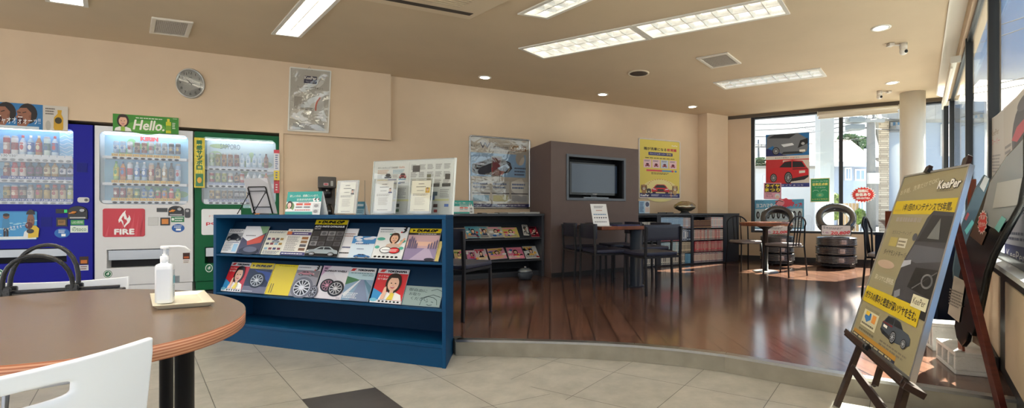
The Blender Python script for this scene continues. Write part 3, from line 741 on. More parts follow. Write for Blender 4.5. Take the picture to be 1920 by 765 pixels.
B3 = [('', 'olive gold', 'can', ('#8a7420', '#d8c060', '#4a5a20')), ('', 'red', 'can', ('#b82a24', '#d88a70', '#f0d8c0')), ('', 'black', 'can', ('#1c1c20', '#b8a890', '#8a2a24')), ('', 'silver', 'jar', ('#b8b4b0', '#e8e0d8', '#8a8680')), ('', 'black', 'jar', ('#26201e', '#a88a40', '#c23040')),
      ('', 'gold-capped black', 'jar', ('#2c241c', '#b89a50', '#c8a848')), ('', 'brown and cream', 'jar', ('#7a4a2c', '#d8c4a0', '#a83a2c')), ('', 'brown and cream', 'jar', ('#7a4a2c', '#d8c4a0', '#a83a2c')), ('', 'green', 'jar', ('#5a7a34', '#c8c870', '#d8d8c0'))]
def fill(t, T, u0, rows, colpx, ybase, ytop, rowname, mname, group, wpx=.86):
    for (row, yb, yt, rn) in zip(rows, ybase, ytop, rowname):
        for i, (sz, cn, kd, cc) in enumerate(row):
            px = colpx[i]; a = L.uz(px, yb(px) if callable(yb) else yb); c = L.uz(px, yt(px) if callable(yt) else yt)
            pw = abs(L.uz(colpx[1], 330)[0] - L.uz(colpx[0], 330)[0]); h = c[1] - a[1]
            if sz == 'small': h *= .84
            kk = 'can' if kd == 'can' else 'bottle'
            can(T, a[0] - u0, a[1] + .003, h * (.96 if kd != 'can' else .92), min(pw * wpx, h * .62), kd, cc, f'{cn} {kk}, {ORD[i]} from left, {rn} row of the {mname} vending machine', group)
fill(t, T, u0, [B1, B2, B3], cols9, [lambda x: 291 + .02 * x, lambda x: 331, 374.5], [lambda x: 250 + .03 * x, lambda x: 303, 345], ['top', 'middle', 'bottom'], 'blue', 'sample drinks in the blue vending machine')
# printed sea picture at the right of the display, wave lines
q = rc(100, 243, 136, 292); b = B()
b.rect(*q, (150, 208, 234), 1, z=-.108)
for i in range(7): b.pline([(q[0] + (q[2] - q[0]) * j / 8, q[1] + (q[3] - q[1]) * (i + .5) / 7 + .012 * math.sin(j * 1.3 + i)) for j in range(9)], .006, (214, 238, 246), 2, z=-.108)
b.build('display_picture', PRINT, t)
# lower advertising panel with two shouting people
q = rc(-36, 396, 70, 450); b = B(); b.prism(rrect(*q, .012), -.002, .006, (36, 130, 196))
X = lambda f: q[0] + (q[2] - q[0]) * f; Y = lambda f: q[1] + (q[3] - q[1]) * f; z = .006
b.rect(q[0] + .005, Y(.04), q[2] - .005, Y(.96), (60, 152, 212), 1, z=z); b.rect(q[0] + .005, Y(.02), q[2] - .005, Y(.12), (228, 236, 240), 2, z=z)
for i in range(20):
    r_ = random.Random(i); b.ell(X(r_.random()), Y(.1 + .6 * r_.random()), .02, .006, (150, 206, 232), 2, z=z)
face(ZL(b, z), X(.75), Y(.08), (q[2] - q[0]) * .28, (q[3] - q[1]) * .98, 3, '#1c1512', '#8a5a44', '#e8eef0', '#6a1f1c', long=False); 
b.ell(X(.86), Y(.50), .026, .034, '#5c1414', 8, z=.006)
b.prism(scl([(0, 0), (1, .05), (1.1, .75), (.75, 1), (.35, 1), (.05, .7)], X(.84), Y(.06), .07, .12), .006, .0105, (222, 186, 40)); b.ell(X(.885), Y(.30), .026, .022, '#2a2a26', 20, z=0)
b.rect(X(.40), Y(.12), X(.44), Y(.42), '#1c1c20', 3, z=z); b.rect(X(.45), Y(.12), X(.49), Y(.42), '#1c1c20', 3, z=z); b.poly([(X(.37), Y(.4)), (X(.52), Y(.4)), (X(.50), Y(.74)), (X(.39), Y(.74))], '#3a86b8', 3, z=z); b.ell(X(.45), Y(.82), .022, .025, '#8a5a44', 3, z=z); b.ell(X(.45), Y(.87), .022, .015, '#1c1512', 4, z=z)
b.text('シャオオォォーッ', X(.42), Y(.30), .035, '#ffffff', 9, w=(q[2] - q[0]) * .45, rot=.28, z=z)
b.build('poster_panel', GLOSSP, t)
# coin gear and stickers
def sticker(t, rc_, col, txt=None, tc_='#ffffff', name='sticker', oval=False, z=.0005, hh=.5, extra=None):
    x0, y0, x1, y1 = rc_; b = B(MT(0, 0, z))
    if oval: b.ell((x0 + x1) / 2, (y0 + y1) / 2, (x1 - x0) / 2, (y1 - y0) / 2, col, 1, n=28)
    else: b.rect(x0, y0, x1, y1, col, 1)
    if txt: b.text(txt, (x0 + x1) / 2, (y0 + y1) / 2 - (y1 - y0) * hh / 2, (y1 - y0) * hh, tc_, 2, 'C', w=(x1 - x0) * .8)
    if extra: extra(b, x0, y0, x1, y1)
    return b.build(name, PRINT, t)
def coin_unit(t, q, lever=(214, 132, 40)):
    x0, y0, x1, y1 = q; w_, h_ = x1 - x0, y1 - y0
    b = B(); b.prism([(x0, y0), (x1, y0)] + [(x0 + w_ / 2 + w_ / 2 * math.cos(a), y0 + h_ * .55 + h_ * .45 * math.sin(a)) for a in [PI * i / 10 for i in range(11)]], -.004, .010, (22, 22, 24))
    o = b.build('coin_unit', PLASTIC, t, bevel=.002)
    b = B(MT(x0 + w_ * .74, y0 + h_ * .66, .010)); b.lathe([(.021, 0), (.021, .006), (.012, .008), (.0005, .004)], 16, (150, 150, 150)); b.build('coin_slot', METAL, o)
    b = B(MT(x0 + w_ * .3, y0 + h_ * .5, .010) @ RZ(.3)); b.box(-w_ * .22, w_ * .16, -.006, .006, 0, .012, lever); b.lathe([(.014, 0), (.014, .010), (.0005, .012)], 14, lever); b.build('return_lever', PLASTIC, o)
    b = B(); b.rect(x0 + w_ * .1, y0 + h_ * .06, x1 - w_ * .1, y0 + h_ * .16, (190, 190, 190), 1, z=.010); b.build('instruction_strip', PRINT, o)
coin_unit(t, rc(128, 386, 165, 411))
q = rc(105, 392, 128, 400); b = B(); b.box(q[0], q[2], q[1], q[3], -.002, .004, (14, 14, 18)); b.rect(q[0] + (q[2] - q[0]) * .68, q[1] + .006, q[2] - .006, q[3] - .006, (40, 220, 120), 1, z=.004); b.build('bill_slot', PLASTIC, t)
q = rc(106, 408, 126.5, 424.5); b = B(); b.box(*[q[0], q[2], q[1], q[3]], -.002, .005, (26, 26, 26)); b.rect(q[0] + .012, q[1] + .014, q[2] - .012, q[3] - .022, (150, 110, 50), 1, z=.005); b.lines(q[0] + .018, q[1] + .03, q[2] - .018, q[3] - .03, 3, (30, 24, 16), 2, z=.005); b.build('price_display', PLASTIC, t)
sticker(t, rc(132.5, 412, 158, 422), (60, 150, 84), 'LED照明', '#e8f4e8')
sticker(t, rc(132, 423, 165, 436), (226, 236, 226), 'のtoco', (24, 110, 66), hh=.6)
sticker(t, rc(102, 428, 131, 446), (40, 108, 190), None, oval=True, extra=lambda b, x0, y0, x1, y1: (b.lines(x0 + .03, y0 + .045, x1 - .03, y1 - .012, 3, '#dfeaf6', 2), b.rect(x0 + .05, y0 + .015, x1 - .03, y0 + .04, '#ffffff', 2)))
def logo(b, x0, y0, x1, y1):
    cx, cy, r = (x0 + x1) / 2, (y0 + y1) / 2, (x1 - x0) / 2
    b.ell(cx, cy, r * .86, (y1 - y0) / 2 * .86, (234, 240, 234), 2, n=24); b.ell(cx, cy, r * .72, (y1 - y0) / 2 * .72, (24, 104, 70), 3, n=24)
    b.ell(cx, cy - r * .05, r * .30, r * .36, (234, 240, 234), 4, n=12); b.ell(cx + r * .18, cy + r * .34, r * .22, r * .16, (234, 240, 234), 4, n=10); b.line((cx, cy - r * .5), (cx, cy + r * .2), r * .12, (24, 104, 70), 5)
q = rc(-9, 504, 8, 521); sticker(t, q, (24, 104, 70), oval=True, name='recycling_mark', extra=logo)
q = rc(149, 481, 166, 496); sticker(t, q, (58, 34, 24), None, extra=lambda b, x0, y0, x1, y1: (b.rect(x0 + .01, y0 + .012, x1 - .01, y0 + .045, (196, 110, 40), 2),)); q = rc(149, 497, 166, 507); sticker(t, q, (220, 220, 222), None, extra=lambda b, x0, y0, x1, y1: b.lines(x0 + .008, y0 + .006, x1 - .008, y1 - .006, 2, (120, 60, 50), 2))
q = rc(146, 370, 168, 380); b = B(MT((q[0] + q[2]) / 2, (q[1] + q[3]) / 2, 0)); b.prism(rrect(-(q[2] - q[0]) / 2, -(q[3] - q[1]) / 2, (q[2] - q[0]) / 2, (q[3] - q[1]) / 2, .02), -.002, .008, (206, 206, 206)); b.ell(.022, 0, .016, .016, (120, 120, 124), 1, z=.008); b.ell(.022, 0, .007, .007, (40, 40, 42), 2, z=.008); b.build('door_lock', PLASTIC, t)
q = rc(143.5, 305, 164, 323); b = B(); b.box(q[0], q[2], q[1], q[3], -.002, .0035, (32, 38, 138)); b.box(q[0] + .005, q[2] - .005, q[1] + .005, q[3] - .005, .003, .0045, (24, 30, 128)); b.build('hatch', PAINT, t)
q = rc(77, 407, 98, 425); b = B(); b.box(q[0], q[2], q[1], q[3], -.002, .002, (24, 30, 132)); b.build('hatch', PAINT, t)
# ------------------------------------------------------------------ silver white
t, T, w, u0, rc, g, sp, door = mach('vending_machine', 177.5, 361.5, (222, 223, 226), 'silver-white drinks vending machine between the blue and the green one', (186, 250, 353, 383),
                              [(294, 299), (343, 348), (376, 381.5)], flap=(200, 467, 317, 501), rnd=.05)
backart(t, g, (146, 196, 222), [(120, 184, 120), (110, 170, 214), (190, 220, 236), (84, 150, 96)], 8)
cols10 = [170 + x / 3.825 for x in (166, 215, 266, 318, 370, 421, 470, 517, 566, 614)]
for k, (b, q) in enumerate(sp):
    xs = [L.uz(x, 330)[0] - u0 for x in cols10]; pw = xs[1] - xs[0]; dz = .026
    q2 = (xs[0] - pw * .5, q[1] - .006, xs[-1] + pw * .5, q[3] + dz)
    button_row(b, q2, 10, 'rail', (226, 186, 40), '150' if k == 1 else '130', (150, 60, 20), t, dark=True)
S1 = [('', 'pale blue', 'can', ('#a9c6e4', '#e8f0f6', '#5a86c0'))] * 2 + [('', 'white', 'can', ('#e4e6ea', '#c0c8d4', '#a04038')), ('', 'brown', 'can', ('#6a4a34', '#b8a080', '#3a2a20')), ('', 'copper', 'can', ('#8a4a34', '#d8b898', '#3a2018')), ('', 'silver', 'can', ('#c8c8c8', '#8a8a8a', '#a03030')),
      ('', 'grey', 'can', ('#9aa0a6', '#d8d8d4', '#4a5a6a')), ('', 'grey', 'can', ('#9aa0a6', '#d8d8d4', '#4a5a6a'))] + [('', 'navy black', 'can', ('#1e2430', '#6a7a94', '#c8b070'))] * 2
S2 = [('', 'yellow-green', 'bottle', ('#9cc060', '#e0d040', '#3a9a50')), ('', 'orange', 'bottle', ('#d08a4a', '#c85a34', '#4a7ab8')), ('', 'white and red', 'can', ('#e4e6ec', '#c84a50', '#b02a34')), ('', 'light blue', 'bottle', ('#b6d2e8', '#4a86cc', '#f2f4f8')), ('', 'light blue', 'bottle', ('#b6d2e8', '#4a86cc', '#f2f4f8')),
      ('', 'red and cream', 'can', ('#c8a890', '#a83a38', '#e8dcc8')), ('', 'amber', 'bottle', ('#7a4a2c', '#d8c8a0', '#1c1c1e')), ('', 'pale', 'bottle', ('#d8d4c8', '#b89a70', '#f0f0ec')), ('', 'dark brown', 'bottle', ('#4a3a30', '#8a7a64', '#26221e')), ('', 'blue and red', 'can', ('#a8c4e4', '#d8e4f0', '#c02a34'))]
S3 = [('', 'dark red', 'can', ('#7a1c22', '#a03038', '#e8e0d8'))] * 2 + [('', 'gold', 'can', ('#b89a3c', '#d8c478', '#6a5420')), ('', 'green', 'can', ('#4a7a4c', '#88a888', '#d8d060')), ('', 'blue', 'bottle', ('#4a90cc', '#d8d8c0', '#2a5a9a')), ('', 'blue', 'bottle', ('#4a90cc', '#d8d8c0', '#2a5a9a')),
      ('', 'apple red', 'jar', ('#c8c0b0', '#b8302c', '#3a8a40')), ('', 'orange', 'jar', ('#d0b060', '#e08a2c', '#3a6ab0')), ('', 'white and red', 'jar', ('#e0d8cc', '#c04038', '#c83a30')), ('', 'yellow-green', 'jar', ('#98b858', '#d0d060', '#4a9a4c'))]
sl = lambda a: (lambda x: a + (x - 210) * .035)
fill(t, T, u0, [S1, S2, S3], cols10, [sl(285.5), sl(337), sl(371)], [sl(262), sl(300), sl(349)], ['top', 'middle', 'bottom'], 'silver-white', 'sample drinks in the silver-white vending machine', .84)
q = rc(256, 253, 288.5, 263); b = B(); b.text('KIRIN', (q[0] + q[2]) / 2, q[1] + .006, q[3] - q[1] - .01, (206, 30, 44), 2, 'C', w=q[2] - q[0], z=-.108, bold=.004); b.build('display_lettering', PRINT, t)
q = rc(193, 391, 272, 444)
b = B(); b.prism(rrect(*q, .02), -.002, .005, (196, 36, 54)); X = lambda f: q[0] + (q[2] - q[0]) * f; Y = lambda f: q[1] + (q[3] - q[1]) * f
r_ = random.Random(2)
for i in range(9): a = r_.random(); b.poly([(X(a * .9), Y(.03)), (X(a * .9 + .06), Y(.03)), (X(a * .9 + .10), Y(.4 + .5 * r_.random()))], (206, 60, 76), 1, z=.005)
b.poly(scl([(.5, 0), (.62, .12), (.9, .3), (1, .5), (.94, .64), (.84, .74), (.84, .62), (.72, .52), (.56, .86), (.6, 1), (.36, .84), (.14, .62), (.02, .44), (.06, .28), (.22, .4), (.34, .24)], X(.36), Y(.32), (q[2] - q[0]) * .3, (q[3] - q[1]) * .62), '#f4eeee', 2, z=.005)
b.poly(scl([(.44, .1), (.72, .34), (.66, .46), (.5, .5), (.42, .7), (.26, .5), (.4, .36)], X(.36), Y(.32), (q[2] - q[0]) * .3, (q[3] - q[1]) * .62), (196, 36, 54), 3, z=.005)
b.text('FIRE', X(.51), Y(.09), (q[3] - q[1]) * .18, '#f4eeee', 4, 'C', w=(q[2] - q[0]) * .46, z=.005, bold=.004); b.build('poster_panel', GLOSSP, t)
coin_unit(t, rc(316, 386, 345, 404.5), (222, 140, 48))
q = rc(294, 390, 314, 397.5); b = B(); b.box(q[0], q[2], q[1], q[3], -.002, .004, (60, 62, 64)); b.build('bill_slot', PLASTIC, t)
q = rc(301, 408, 319, 422.5); b = B(); b.box(q[0], q[2], q[1], q[3], -.002, .006, (24, 24, 24)); b.rect(q[0] + .012, q[1] + .014, q[2] - .012, q[3] - .014, (210, 128, 40), 1, z=.006); b.build('price_display', PLASTIC, t)
q = rc(277.5, 407, 297, 422.5); b = B(); b.box(q[0], q[2], q[1], q[3], -.002, .004, (206, 207, 208)); b.build('hatch', PAINT, t, bevel=.003)
sticker(t, rc(321, 406, 345.5, 416.5), (40, 126, 84), None, extra=lambda b, x0, y0, x1, y1: (b.lines(x0 + .03, y0 + .006, x1 - .006, y1 - .006, 2, '#e4efe8', 2), b.ell(x0 + .015, (y0 + y1) / 2, .011, .016, '#e4efe8', 2)))
sticker(t, rc(322, 420, 346, 435.5), (36, 96, 176), None, oval=True, extra=lambda b, x0, y0, x1, y1: (b.lines(x0 + .02, y0 + .045, x1 - .02, y1 - .012, 2, '#dfeaf6', 2), b.rect(x0 + .035, y0 + .018, x1 - .03, y0 + .04, '#ffffff', 2)))
q = rc(347, 391, 357, 408.5); b = B(); b.prism(rrect(*q, .014), -.002, .010, (52, 54, 58)); b.ell((q[0] + q[2]) / 2, q[3] - .025, .014, .014, (170, 170, 172), 1, z=.010); b.build('door_lock', PLASTIC, t)
q = rc(194, 506.5, 210.5, 521); sticker(t, q, (24, 104, 70), oval=True, name='recycling_mark', extra=logo)
sticker(t, rc(343, 474, 356, 486), (70, 36, 24), None, extra=lambda b, x0, y0, x1, y1: b.rect(x0 + .008, y0 + .01, x1 - .008, y0 + .03, (190, 90, 40), 2)); sticker(t, rc(343, 487, 356, 494), (226, 222, 220), None, extra=lambda b, x0, y0, x1, y1: b.lines(x0 + .006, y0 + .004, x1 - .006, y1 - .004, 2, (130, 110, 100), 2))
sticker(t, rc(326, 517, 337, 530), (150, 160, 168), None, extra=lambda b, x0, y0, x1, y1: b.lines(x0 + .006, y0 + .006, x1 - .006, y1 - .006, 4, (120, 130, 138), 2))
# ------------------------------------------------------------------ green
grn = (4, 92, 54)
t, T, w, u0, rc, g, sp, door = mach('vending_machine', 365, 522.5, grn, 'green drinks vending machine beside the niche', (377, 260, 517, 383.5),
                              [(313, 320), (343, 352), (374, 383)], flap=(384, 462, 505, 492), rnd=.05)
backart(t, g, (196, 214, 222), [(224, 232, 236), (170, 196, 150), (206, 220, 232), (150, 170, 120)], 12)
cols_g = [355 + x / 4.25 for x in (168, 217, 268, 318, 369, 412, 461, 512, 557, 605)]
for k, (b, q) in enumerate(sp):
    xs = [L.uz(x, 330)[0] - u0 for x in cols_g]; pw = xs[1] - xs[0]
    q2 = (xs[0] - pw * .5, q[1], xs[-1] + pw * .5, q[3])
    button_row(b, q2, 10, 'rail', [(196, 206, 222), (150, 164, 196), (56, 74, 140)][k], '110' if k == 2 else '', '#ffffff', t, dark=True)
G1 = [('', 'pale green', 'can', ('#b8ccb0', '#7a9a50', '#d0d8c0')), ('', 'olive', 'can', ('#8a8a3c', '#b8a858', '#5a4a20')), ('', 'amber', 'can', ('#9a6a30', '#c8a060', '#5a2a18')), ('', 'brown', 'can', ('#8a5a38', '#c0a080', '#4a2a1a')), ('', 'dark red', 'can', ('#7a3a30', '#b08a60', '#3a1a14'))] + [('', 'pale blue', 'bottle', ('#c4d8e8', '#e4eef6', '#9ab8d4'))] * 4 + [('', 'red-brown', 'bottle', ('#8a4a38', '#b8866a', '#5a2a20'))]
G2 = [('', 'red and green', 'can', ('#a83a30', '#7a9a4a', '#e0d8c0')), ('', 'yellow-green', 'can', ('#a8b060', '#d0d0a0', '#5a7a30')), ('', 'yellow-green', 'can', ('#a8b060', '#d0d0a0', '#5a7a30')), ('', 'white', 'can', ('#dcdcd8', '#b8503c', '#9a9a98')), ('', 'dark brown', 'bottle', ('#5a3420', '#c8a070', '#2a1a10')), ('', 'red', 'can', ('#b04038', '#d8a898', '#e8e0d8'))] + [('', 'frosted white', 'bottle', ('#dfe6ec', '#f2f4f6', '#c0ccd8'))] * 3 + [('', 'orange', 'bottle', ('#c88a58', '#e4b898', '#b84a34'))]
G3 = [('', 'gold', 'can', ('#9a7a34', '#d8c08a', '#4a3a1c')), ('', 'cream and gold', 'can', ('#c8b88a', '#8a6a30', '#3a2c18')), ('', 'bronze', 'can', ('#7a6440', '#b8a888', '#2c241a')), ('', 'bronze', 'can', ('#7a6440', '#b8a888', '#2c241a')), ('', 'black and white', 'can', ('#26262a', '#d8d8d8', '#8a8a90')), ('', 'black and white', 'can', ('#26262a', '#d8d8d8', '#8a8a90')), ('', 'gold', 'can', ('#a88a48', '#dcc898', '#4a3a1c'))]
sg = lambda a: (lambda x: a + (x - 394) * .03)
fill(t, T, u0, [G1, G2, G3], cols_g, [sg(311.5), sg(341.5), lambda x: 373], [sg(284), sg(321), sg(354)], ['top', 'middle', 'bottom'], 'green', 'sample drinks in the green vending machine', .80)
q = rc(408, 268, 446, 278); b = B(); b.text('SAPPORO', q[0], q[1], q[3] - q[1], (90, 110, 124), 3, w=q[2] - q[0], z=-.108); b.build('display_lettering', PRINT, t)
q = rc(378, 392, 452, 440); b = B(); b.prism(rrect(*q, .018), -.002, .005, (226, 228, 232)); b.text('pokka', q[0] + (q[2] - q[0]) * .12, q[1] + (q[3] - q[1]) * .36, .045, (204, 36, 52), 2, w=(q[2] - q[0]) * .6, z=.005, bold=.002); b.text('ドリンク', q[0] + (q[2] - q[0]) * .19, q[1] + (q[3] - q[1]) * .68, .025, (204, 80, 84), 2, z=.005); b.build('poster_panel', GLOSSP, t)
q = rc(384, 494, 400, 511.5); sticker(t, q, (24, 104, 70), oval=True, name='recycling_mark', extra=logo)
sticker(t, rc(456, 384.5, 471, 390), (190, 222, 226), None, extra=lambda b, x0, y0, x1, y1: b.lines(x0 + .01, y0 + .004, x1 - .01, y1 - .004, 2, (70, 120, 150), 2))
coin_unit(t, rc(476, 390, 505, 410))
# ------------------------------------------------------------------ cards standing on / stuck to the machines
def sign(name, label, cat, px, n, th=.004, draw=None, col='#ffffff', mat=PRINT, P=L):
    q = P.off(n).rect(*px); o0 = P.T((q[0] + q[2]) / 2, (q[1] + q[3]) / 2, n); w_, h_ = (q[2] - q[0]) / 2, (q[3] - q[1]) / 2
    b = B(); b.box(-w_, w_, -h_, h_, -th, 0, col)
    if draw: draw(b, -w_, -h_, w_ * 2, h_ * 2)
    o = b.build(name, mat); o.matrix_world = o0; return tag(o, label, cat)
def d_shout(b, x, y, w, h):
    X = lambda f: x + w * f; Y = lambda f: y + h * f
    b.rect(X(0), Y(0), X(.72), Y(1), (46, 120, 178), 1); b.rect(X(.72), Y(0), X(1), Y(1), (206, 200, 190), 1)
    for cx in (.30, .53):
        b.ell(X(cx + .025), Y(.62), w * .105, h * .40, (30, 22, 20), 2); b.poly(scl([(.1, .0), (.55, -.1), (.95, .3), (1, .75), (.7, 1), (.3, .98), (.05, .8), (.12, .62), (0, .5), (.1, .4)], X(cx - .105), Y(.10), w * .17, h * .74), (150, 98, 74), 3)
        b.ell(X(cx - .055), Y(.36), w * .034, h * .17, (70, 20, 20), 4); b.rect(X(cx - .08), Y(.45), X(cx - .03), Y(.49), '#f0e8e0', 5); b.line((X(cx - .085), Y(.66)), (X(cx - .05), Y(.64)), h * .03, '#1a1210', 5); b.line((X(cx - .03), Y(.64)), (X(cx + .01), Y(.68)), h * .03, '#1a1210', 5); b.ell(X(cx + .05), Y(.5), w * .014, h * .07, (132, 84, 62), 5)
    b.rect(X(.20), Y(0), X(.68), Y(.12), (210, 222, 228), 5)
    b.text('シャオオォォーッ!!', X(.22), Y(.16), h * .26, '#f6fafc', 6, w=w * .48, rot=.05)
    b.lines(X(.75), Y(.62), X(.86), Y(.92), 3, (90, 80, 70), 2)
    b.poly(scl([(.1, 0), (.9, 0), (1, .1), (1, .6), (.8, .8), (.85, 1), (.4, 1), (.42, .82), (.05, .62), (0, .1)], X(.84), Y(.04), w * .11, h * .80), (206, 160, 34), 3); b.ell(X(.895), Y(.42), w * .04, h * .13, (60, 54, 30), 4); b.ell(X(.78), Y(.2), w * .03, h * .2, (180, 176, 166), 2)
sign('advert_card', 'blue advert card with two shouting men standing on the blue vending machine', 'advert card', (-47, 194, 127, 242), .01, draw=d_shout)
def d_hello(b, x, y, w, h):
    X = lambda f: x + w * f; Y = lambda f: y + h * f
    b.rect(X(0), Y(0), X(1), Y(1), (58, 140, 44), 1); b.ell(X(.5), Y(.3), w * .3, h * .4, (92, 164, 62), 2); b.rect(X(0), Y(0), X(1), Y(.04), (40, 110, 36), 3)
    face(b, X(.02), Y(0), w * .26, h * 1.0, 3, '#2c1c16', '#e8b69a', '#f2f0ea', '#c05a50'); b.rect(X(.12), Y(.02), X(.18), Y(.28), (150, 190, 70), 9)
    b.text('Hello.', X(.30), Y(.16), h * .56, '#f6f4e8', 5, w=w * .47, sh=.15, bold=.003)
    b.lines(X(.34), Y(.80), X(.76), Y(.88), 1, '#e4ecd8', 4, .6)
    b.rect(X(.80), Y(.05), X(.88), Y(.72), (206, 206, 40), 5); b.rect(X(.82), Y(.72), X(.86), Y(.90), (224, 214, 70), 5); b.rect(X(.80), Y(.2), X(.88), Y(.5), (120, 170, 50), 6); b.lines(X(.9), Y(.3), X(.95), Y(.7), 4, '#e4ecd8', 4); b.lines(X(.91), Y(.9), X(.98), Y(.94), 1, '#e4ecd8', 4)
sign('advert_card', 'green advert card reading Hello standing on the silver-white vending machine', 'advert card', (211.5, 217, 335, 249), .012, draw=d_hello)
def d_flash(b, x, y, w, h):
    b.rect(x, y, x + w, y + h, (208, 190, 40), 1)
    for i in range(12): b.line((x + w * .5, y + h * .6), (x + w * .5 + w * .48 * math.cos(i * .52), y + h * .6 + h * .38 * math.sin(i * .52)), .01, (226, 214, 80), 2)
    for i, c in enumerate('瞬感サッポロ'): b.text(c, x + w * .5, y + h * (.86 - i * .1), h * .085, (30, 110, 56), 4, 'C', bold=.003)
    b.rect(x + w * .15, y + h * .03, x + w * .85, y + h * .28, (46, 120, 66), 3); b.ell(x + w * .5, y + h * .15, w * .22, h * .06, (232, 176, 40), 4)
sign('advert_strip', 'tall yellow advert strip on the left edge of the green vending machine', 'advert strip', (364, 258, 384, 352), .03, draw=d_flash, mat=GLOSSP)
def d_strip(b, x, y, w, h):
    b.rect(x, y, x + w, y + h, (226, 226, 230), 1); b.rect(x, y, x + w, y + h * .30, (190, 28, 46), 2); b.rect(x, y + h * .27, x + w, y + h * .52, (226, 200, 50), 2); b.rect(x, y + h * .92, x + w, y + h, (206, 60, 76), 2)
    b.lines(x + w * .25, y + h * .55, x + w * .75, y + h * .9, 7, (60, 90, 150), 3); b.lines(x + w * .3, y + h * .33, x + w * .7, y + h * .5, 3, (50, 90, 160), 3); b.lines(x + w * .3, y + h * .05, x + w * .7, y + h * .22, 3, '#f0e0dc', 3)
sign('advert_strip', 'narrow white, yellow and red advert strip on the right edge of the green vending machine', 'advert strip', (513.5, 281, 524, 362), .03, draw=d_strip, mat=GLOSSP)
# ------------------------------------------------------------------ clock
ce = L.uz(358, 157); wq = L.rect(331, 129, 386, 185); rx, ry = (wq[2] - wq[0]) / 2, (wq[3] - wq[1]) / 2
t = thing('wall_clock', 'round silver-rimmed wall clock with black numerals', 'clock', L.T(ce[0], ce[1], 0))
b = B(); b.lathe([(1, .0), (1, .02), (.96, .032), (.91, .03), (.89, .016)], 48, (196, 196, 194), sx=rx, sy=ry); b.build('rim', colmat('clock_rim', .3, metal=.7), t)
b = B(); b.ell(0, 0, rx * .9, ry * .9, (226, 222, 210), 0, z=.016, n=48)
for i in range(12):
    a = PI / 2 - (i + 1) * PI / 6; b.text(str(i + 1), rx * .70 * math.cos(a), ry * .70 * math.sin(a) - ry * .085, ry * .17, (30, 30, 30), 1, 'C', z=.016)
for i in range(60):
    a = i * PI / 30; b.line((rx * .84 * math.cos(a), ry * .84 * math.sin(a)), (rx * .88 * math.cos(a), ry * .88 * math.sin(a)), .002 if i % 5 else .004, (60, 60, 60), 1, z=.016)
b.lines(-rx * .12, ry * .36, rx * .12, ry * .42, 1, (70, 70, 70), 1, z=.016); b.build('dial', PRINT, t)
for nm, a, ln, wd in (('hour_hand', -.03, .42, .012), ('minute_hand', 2.36, .66, .009)):
    b = B(); b.poly([(-.02 * math.cos(a) + wd / 2 * math.sin(a), -.02 * math.sin(a) - wd / 2 * math.cos(a)), (rx * ln * math.cos(a), ry * ln * math.sin(a)), (-.02 * math.cos(a) - wd / 2 * math.sin(a), -.02 * math.sin(a) + wd / 2 * math.cos(a))], (20, 20, 20), 2, z=.019); b.build(nm, PLASTIC, t)
b = B(MT(0, 0, .026)); b.ell(0, 0, rx * .9, ry * .9, '#ffffff', 0, n=40); b.build('cover_glass', VMGLASS, t)
# ------------------------------------------------------------------ poster hanging over the niche
P = L.off(.03); qd = [(544, 125.5), (620, 133), (615, 248), (540, 244)]; q = [P.uz(*p) for p in qd]; o_ = V((q[0][0] + q[2][0]) / 2, (q[0][1] + q[2][1]) / 2)
t = thing('framed_poster', 'poster in a white frame under wrinkled clear film, hung high over the niche', 'poster', L.T(o_.x, o_.y, .0))
c4 = [V(p[0] - o_.x, p[1] - o_.y) for p in q]
def bil(f, g_): a = c4[3].lerp(c4[2], f); c = c4[0].lerp(c4[1], f); return a.lerp(c, g_)
b = B(); b.poly(list(c4), (200, 196, 186), 0, z=.012)
for (f0, g0, f1, g1, cc, k) in ((.34, .77, .66, .89, (40, 46, 84), 1), (.10, .02, .9, .12, (176, 178, 178), 1), (.12, .35, .36, .55, (168, 162, 152), 1), (.62, .30, .86, .66, (214, 212, 206), 1)): b.poly([bil(f0, g0), bil(f1, g0), bil(f1, g1), bil(f0, g1)], cc, k, z=.012)
p0 = bil(.5, .835); b.text('KeePer', p0.x, p0.y, .035, '#f2f0ea', 3, 'C', w=.12, z=.012, bold=.002); p0 = bil(.5, .79); b.text('PRO SHOP', p0.x, p0.y, .014, '#d8d8e0', 3, 'C', w=.09, z=.012)
p0 = bil(.5, .685); b.text('コーティングは洗車より', p0.x, p0.y, .024, (70, 64, 60), 2, 'C', w=.27, z=.012)
b.pline([bil(.76, .56), bil(.69, .49), bil(.66, .42), bil(.66, .34)], .016, (206, 110, 90), 3, z=.012)
p0 = bil(.4, .36); b.lines(p0.x, p0.y - .02, p0.x + .08, p0.y + .02, 2, (40, 40, 44), 3, z=.012)
b.build('print', PRINT, t)
b = B()
for i in range(4):
    p_, q_ = c4[i], c4[(i + 1) % 4]; b.bar((p_.x, p_.y, .012), (q_.x, q_.y, .012), .012, .022, (226, 224, 216), ref=(0, 0, 1))
b.build('frame', SATIN, t)
b = B()
b.grid(lambda f, g_: (*bil(.02 + .96 * f, .02 + .96 * g_), .022 + .012 * math.sin(f * 9 + 3 * math.sin(g_ * 5)) * math.sin(g_ * 8 + 1.5) * min(1, 8 * f, 8 * (1 - f), 8 * g_, 8 * (1 - g_))), 26, 36)
b.build('clear_film', FILM, t)
b = B(); b.tube([(-.03, c4[0].y - .01, .02), (0, c4[0].y + .035, .008), (.03, c4[0].y - .01, .02)], .002, 6, (120, 120, 120)); b.build('hanger', METAL, t)
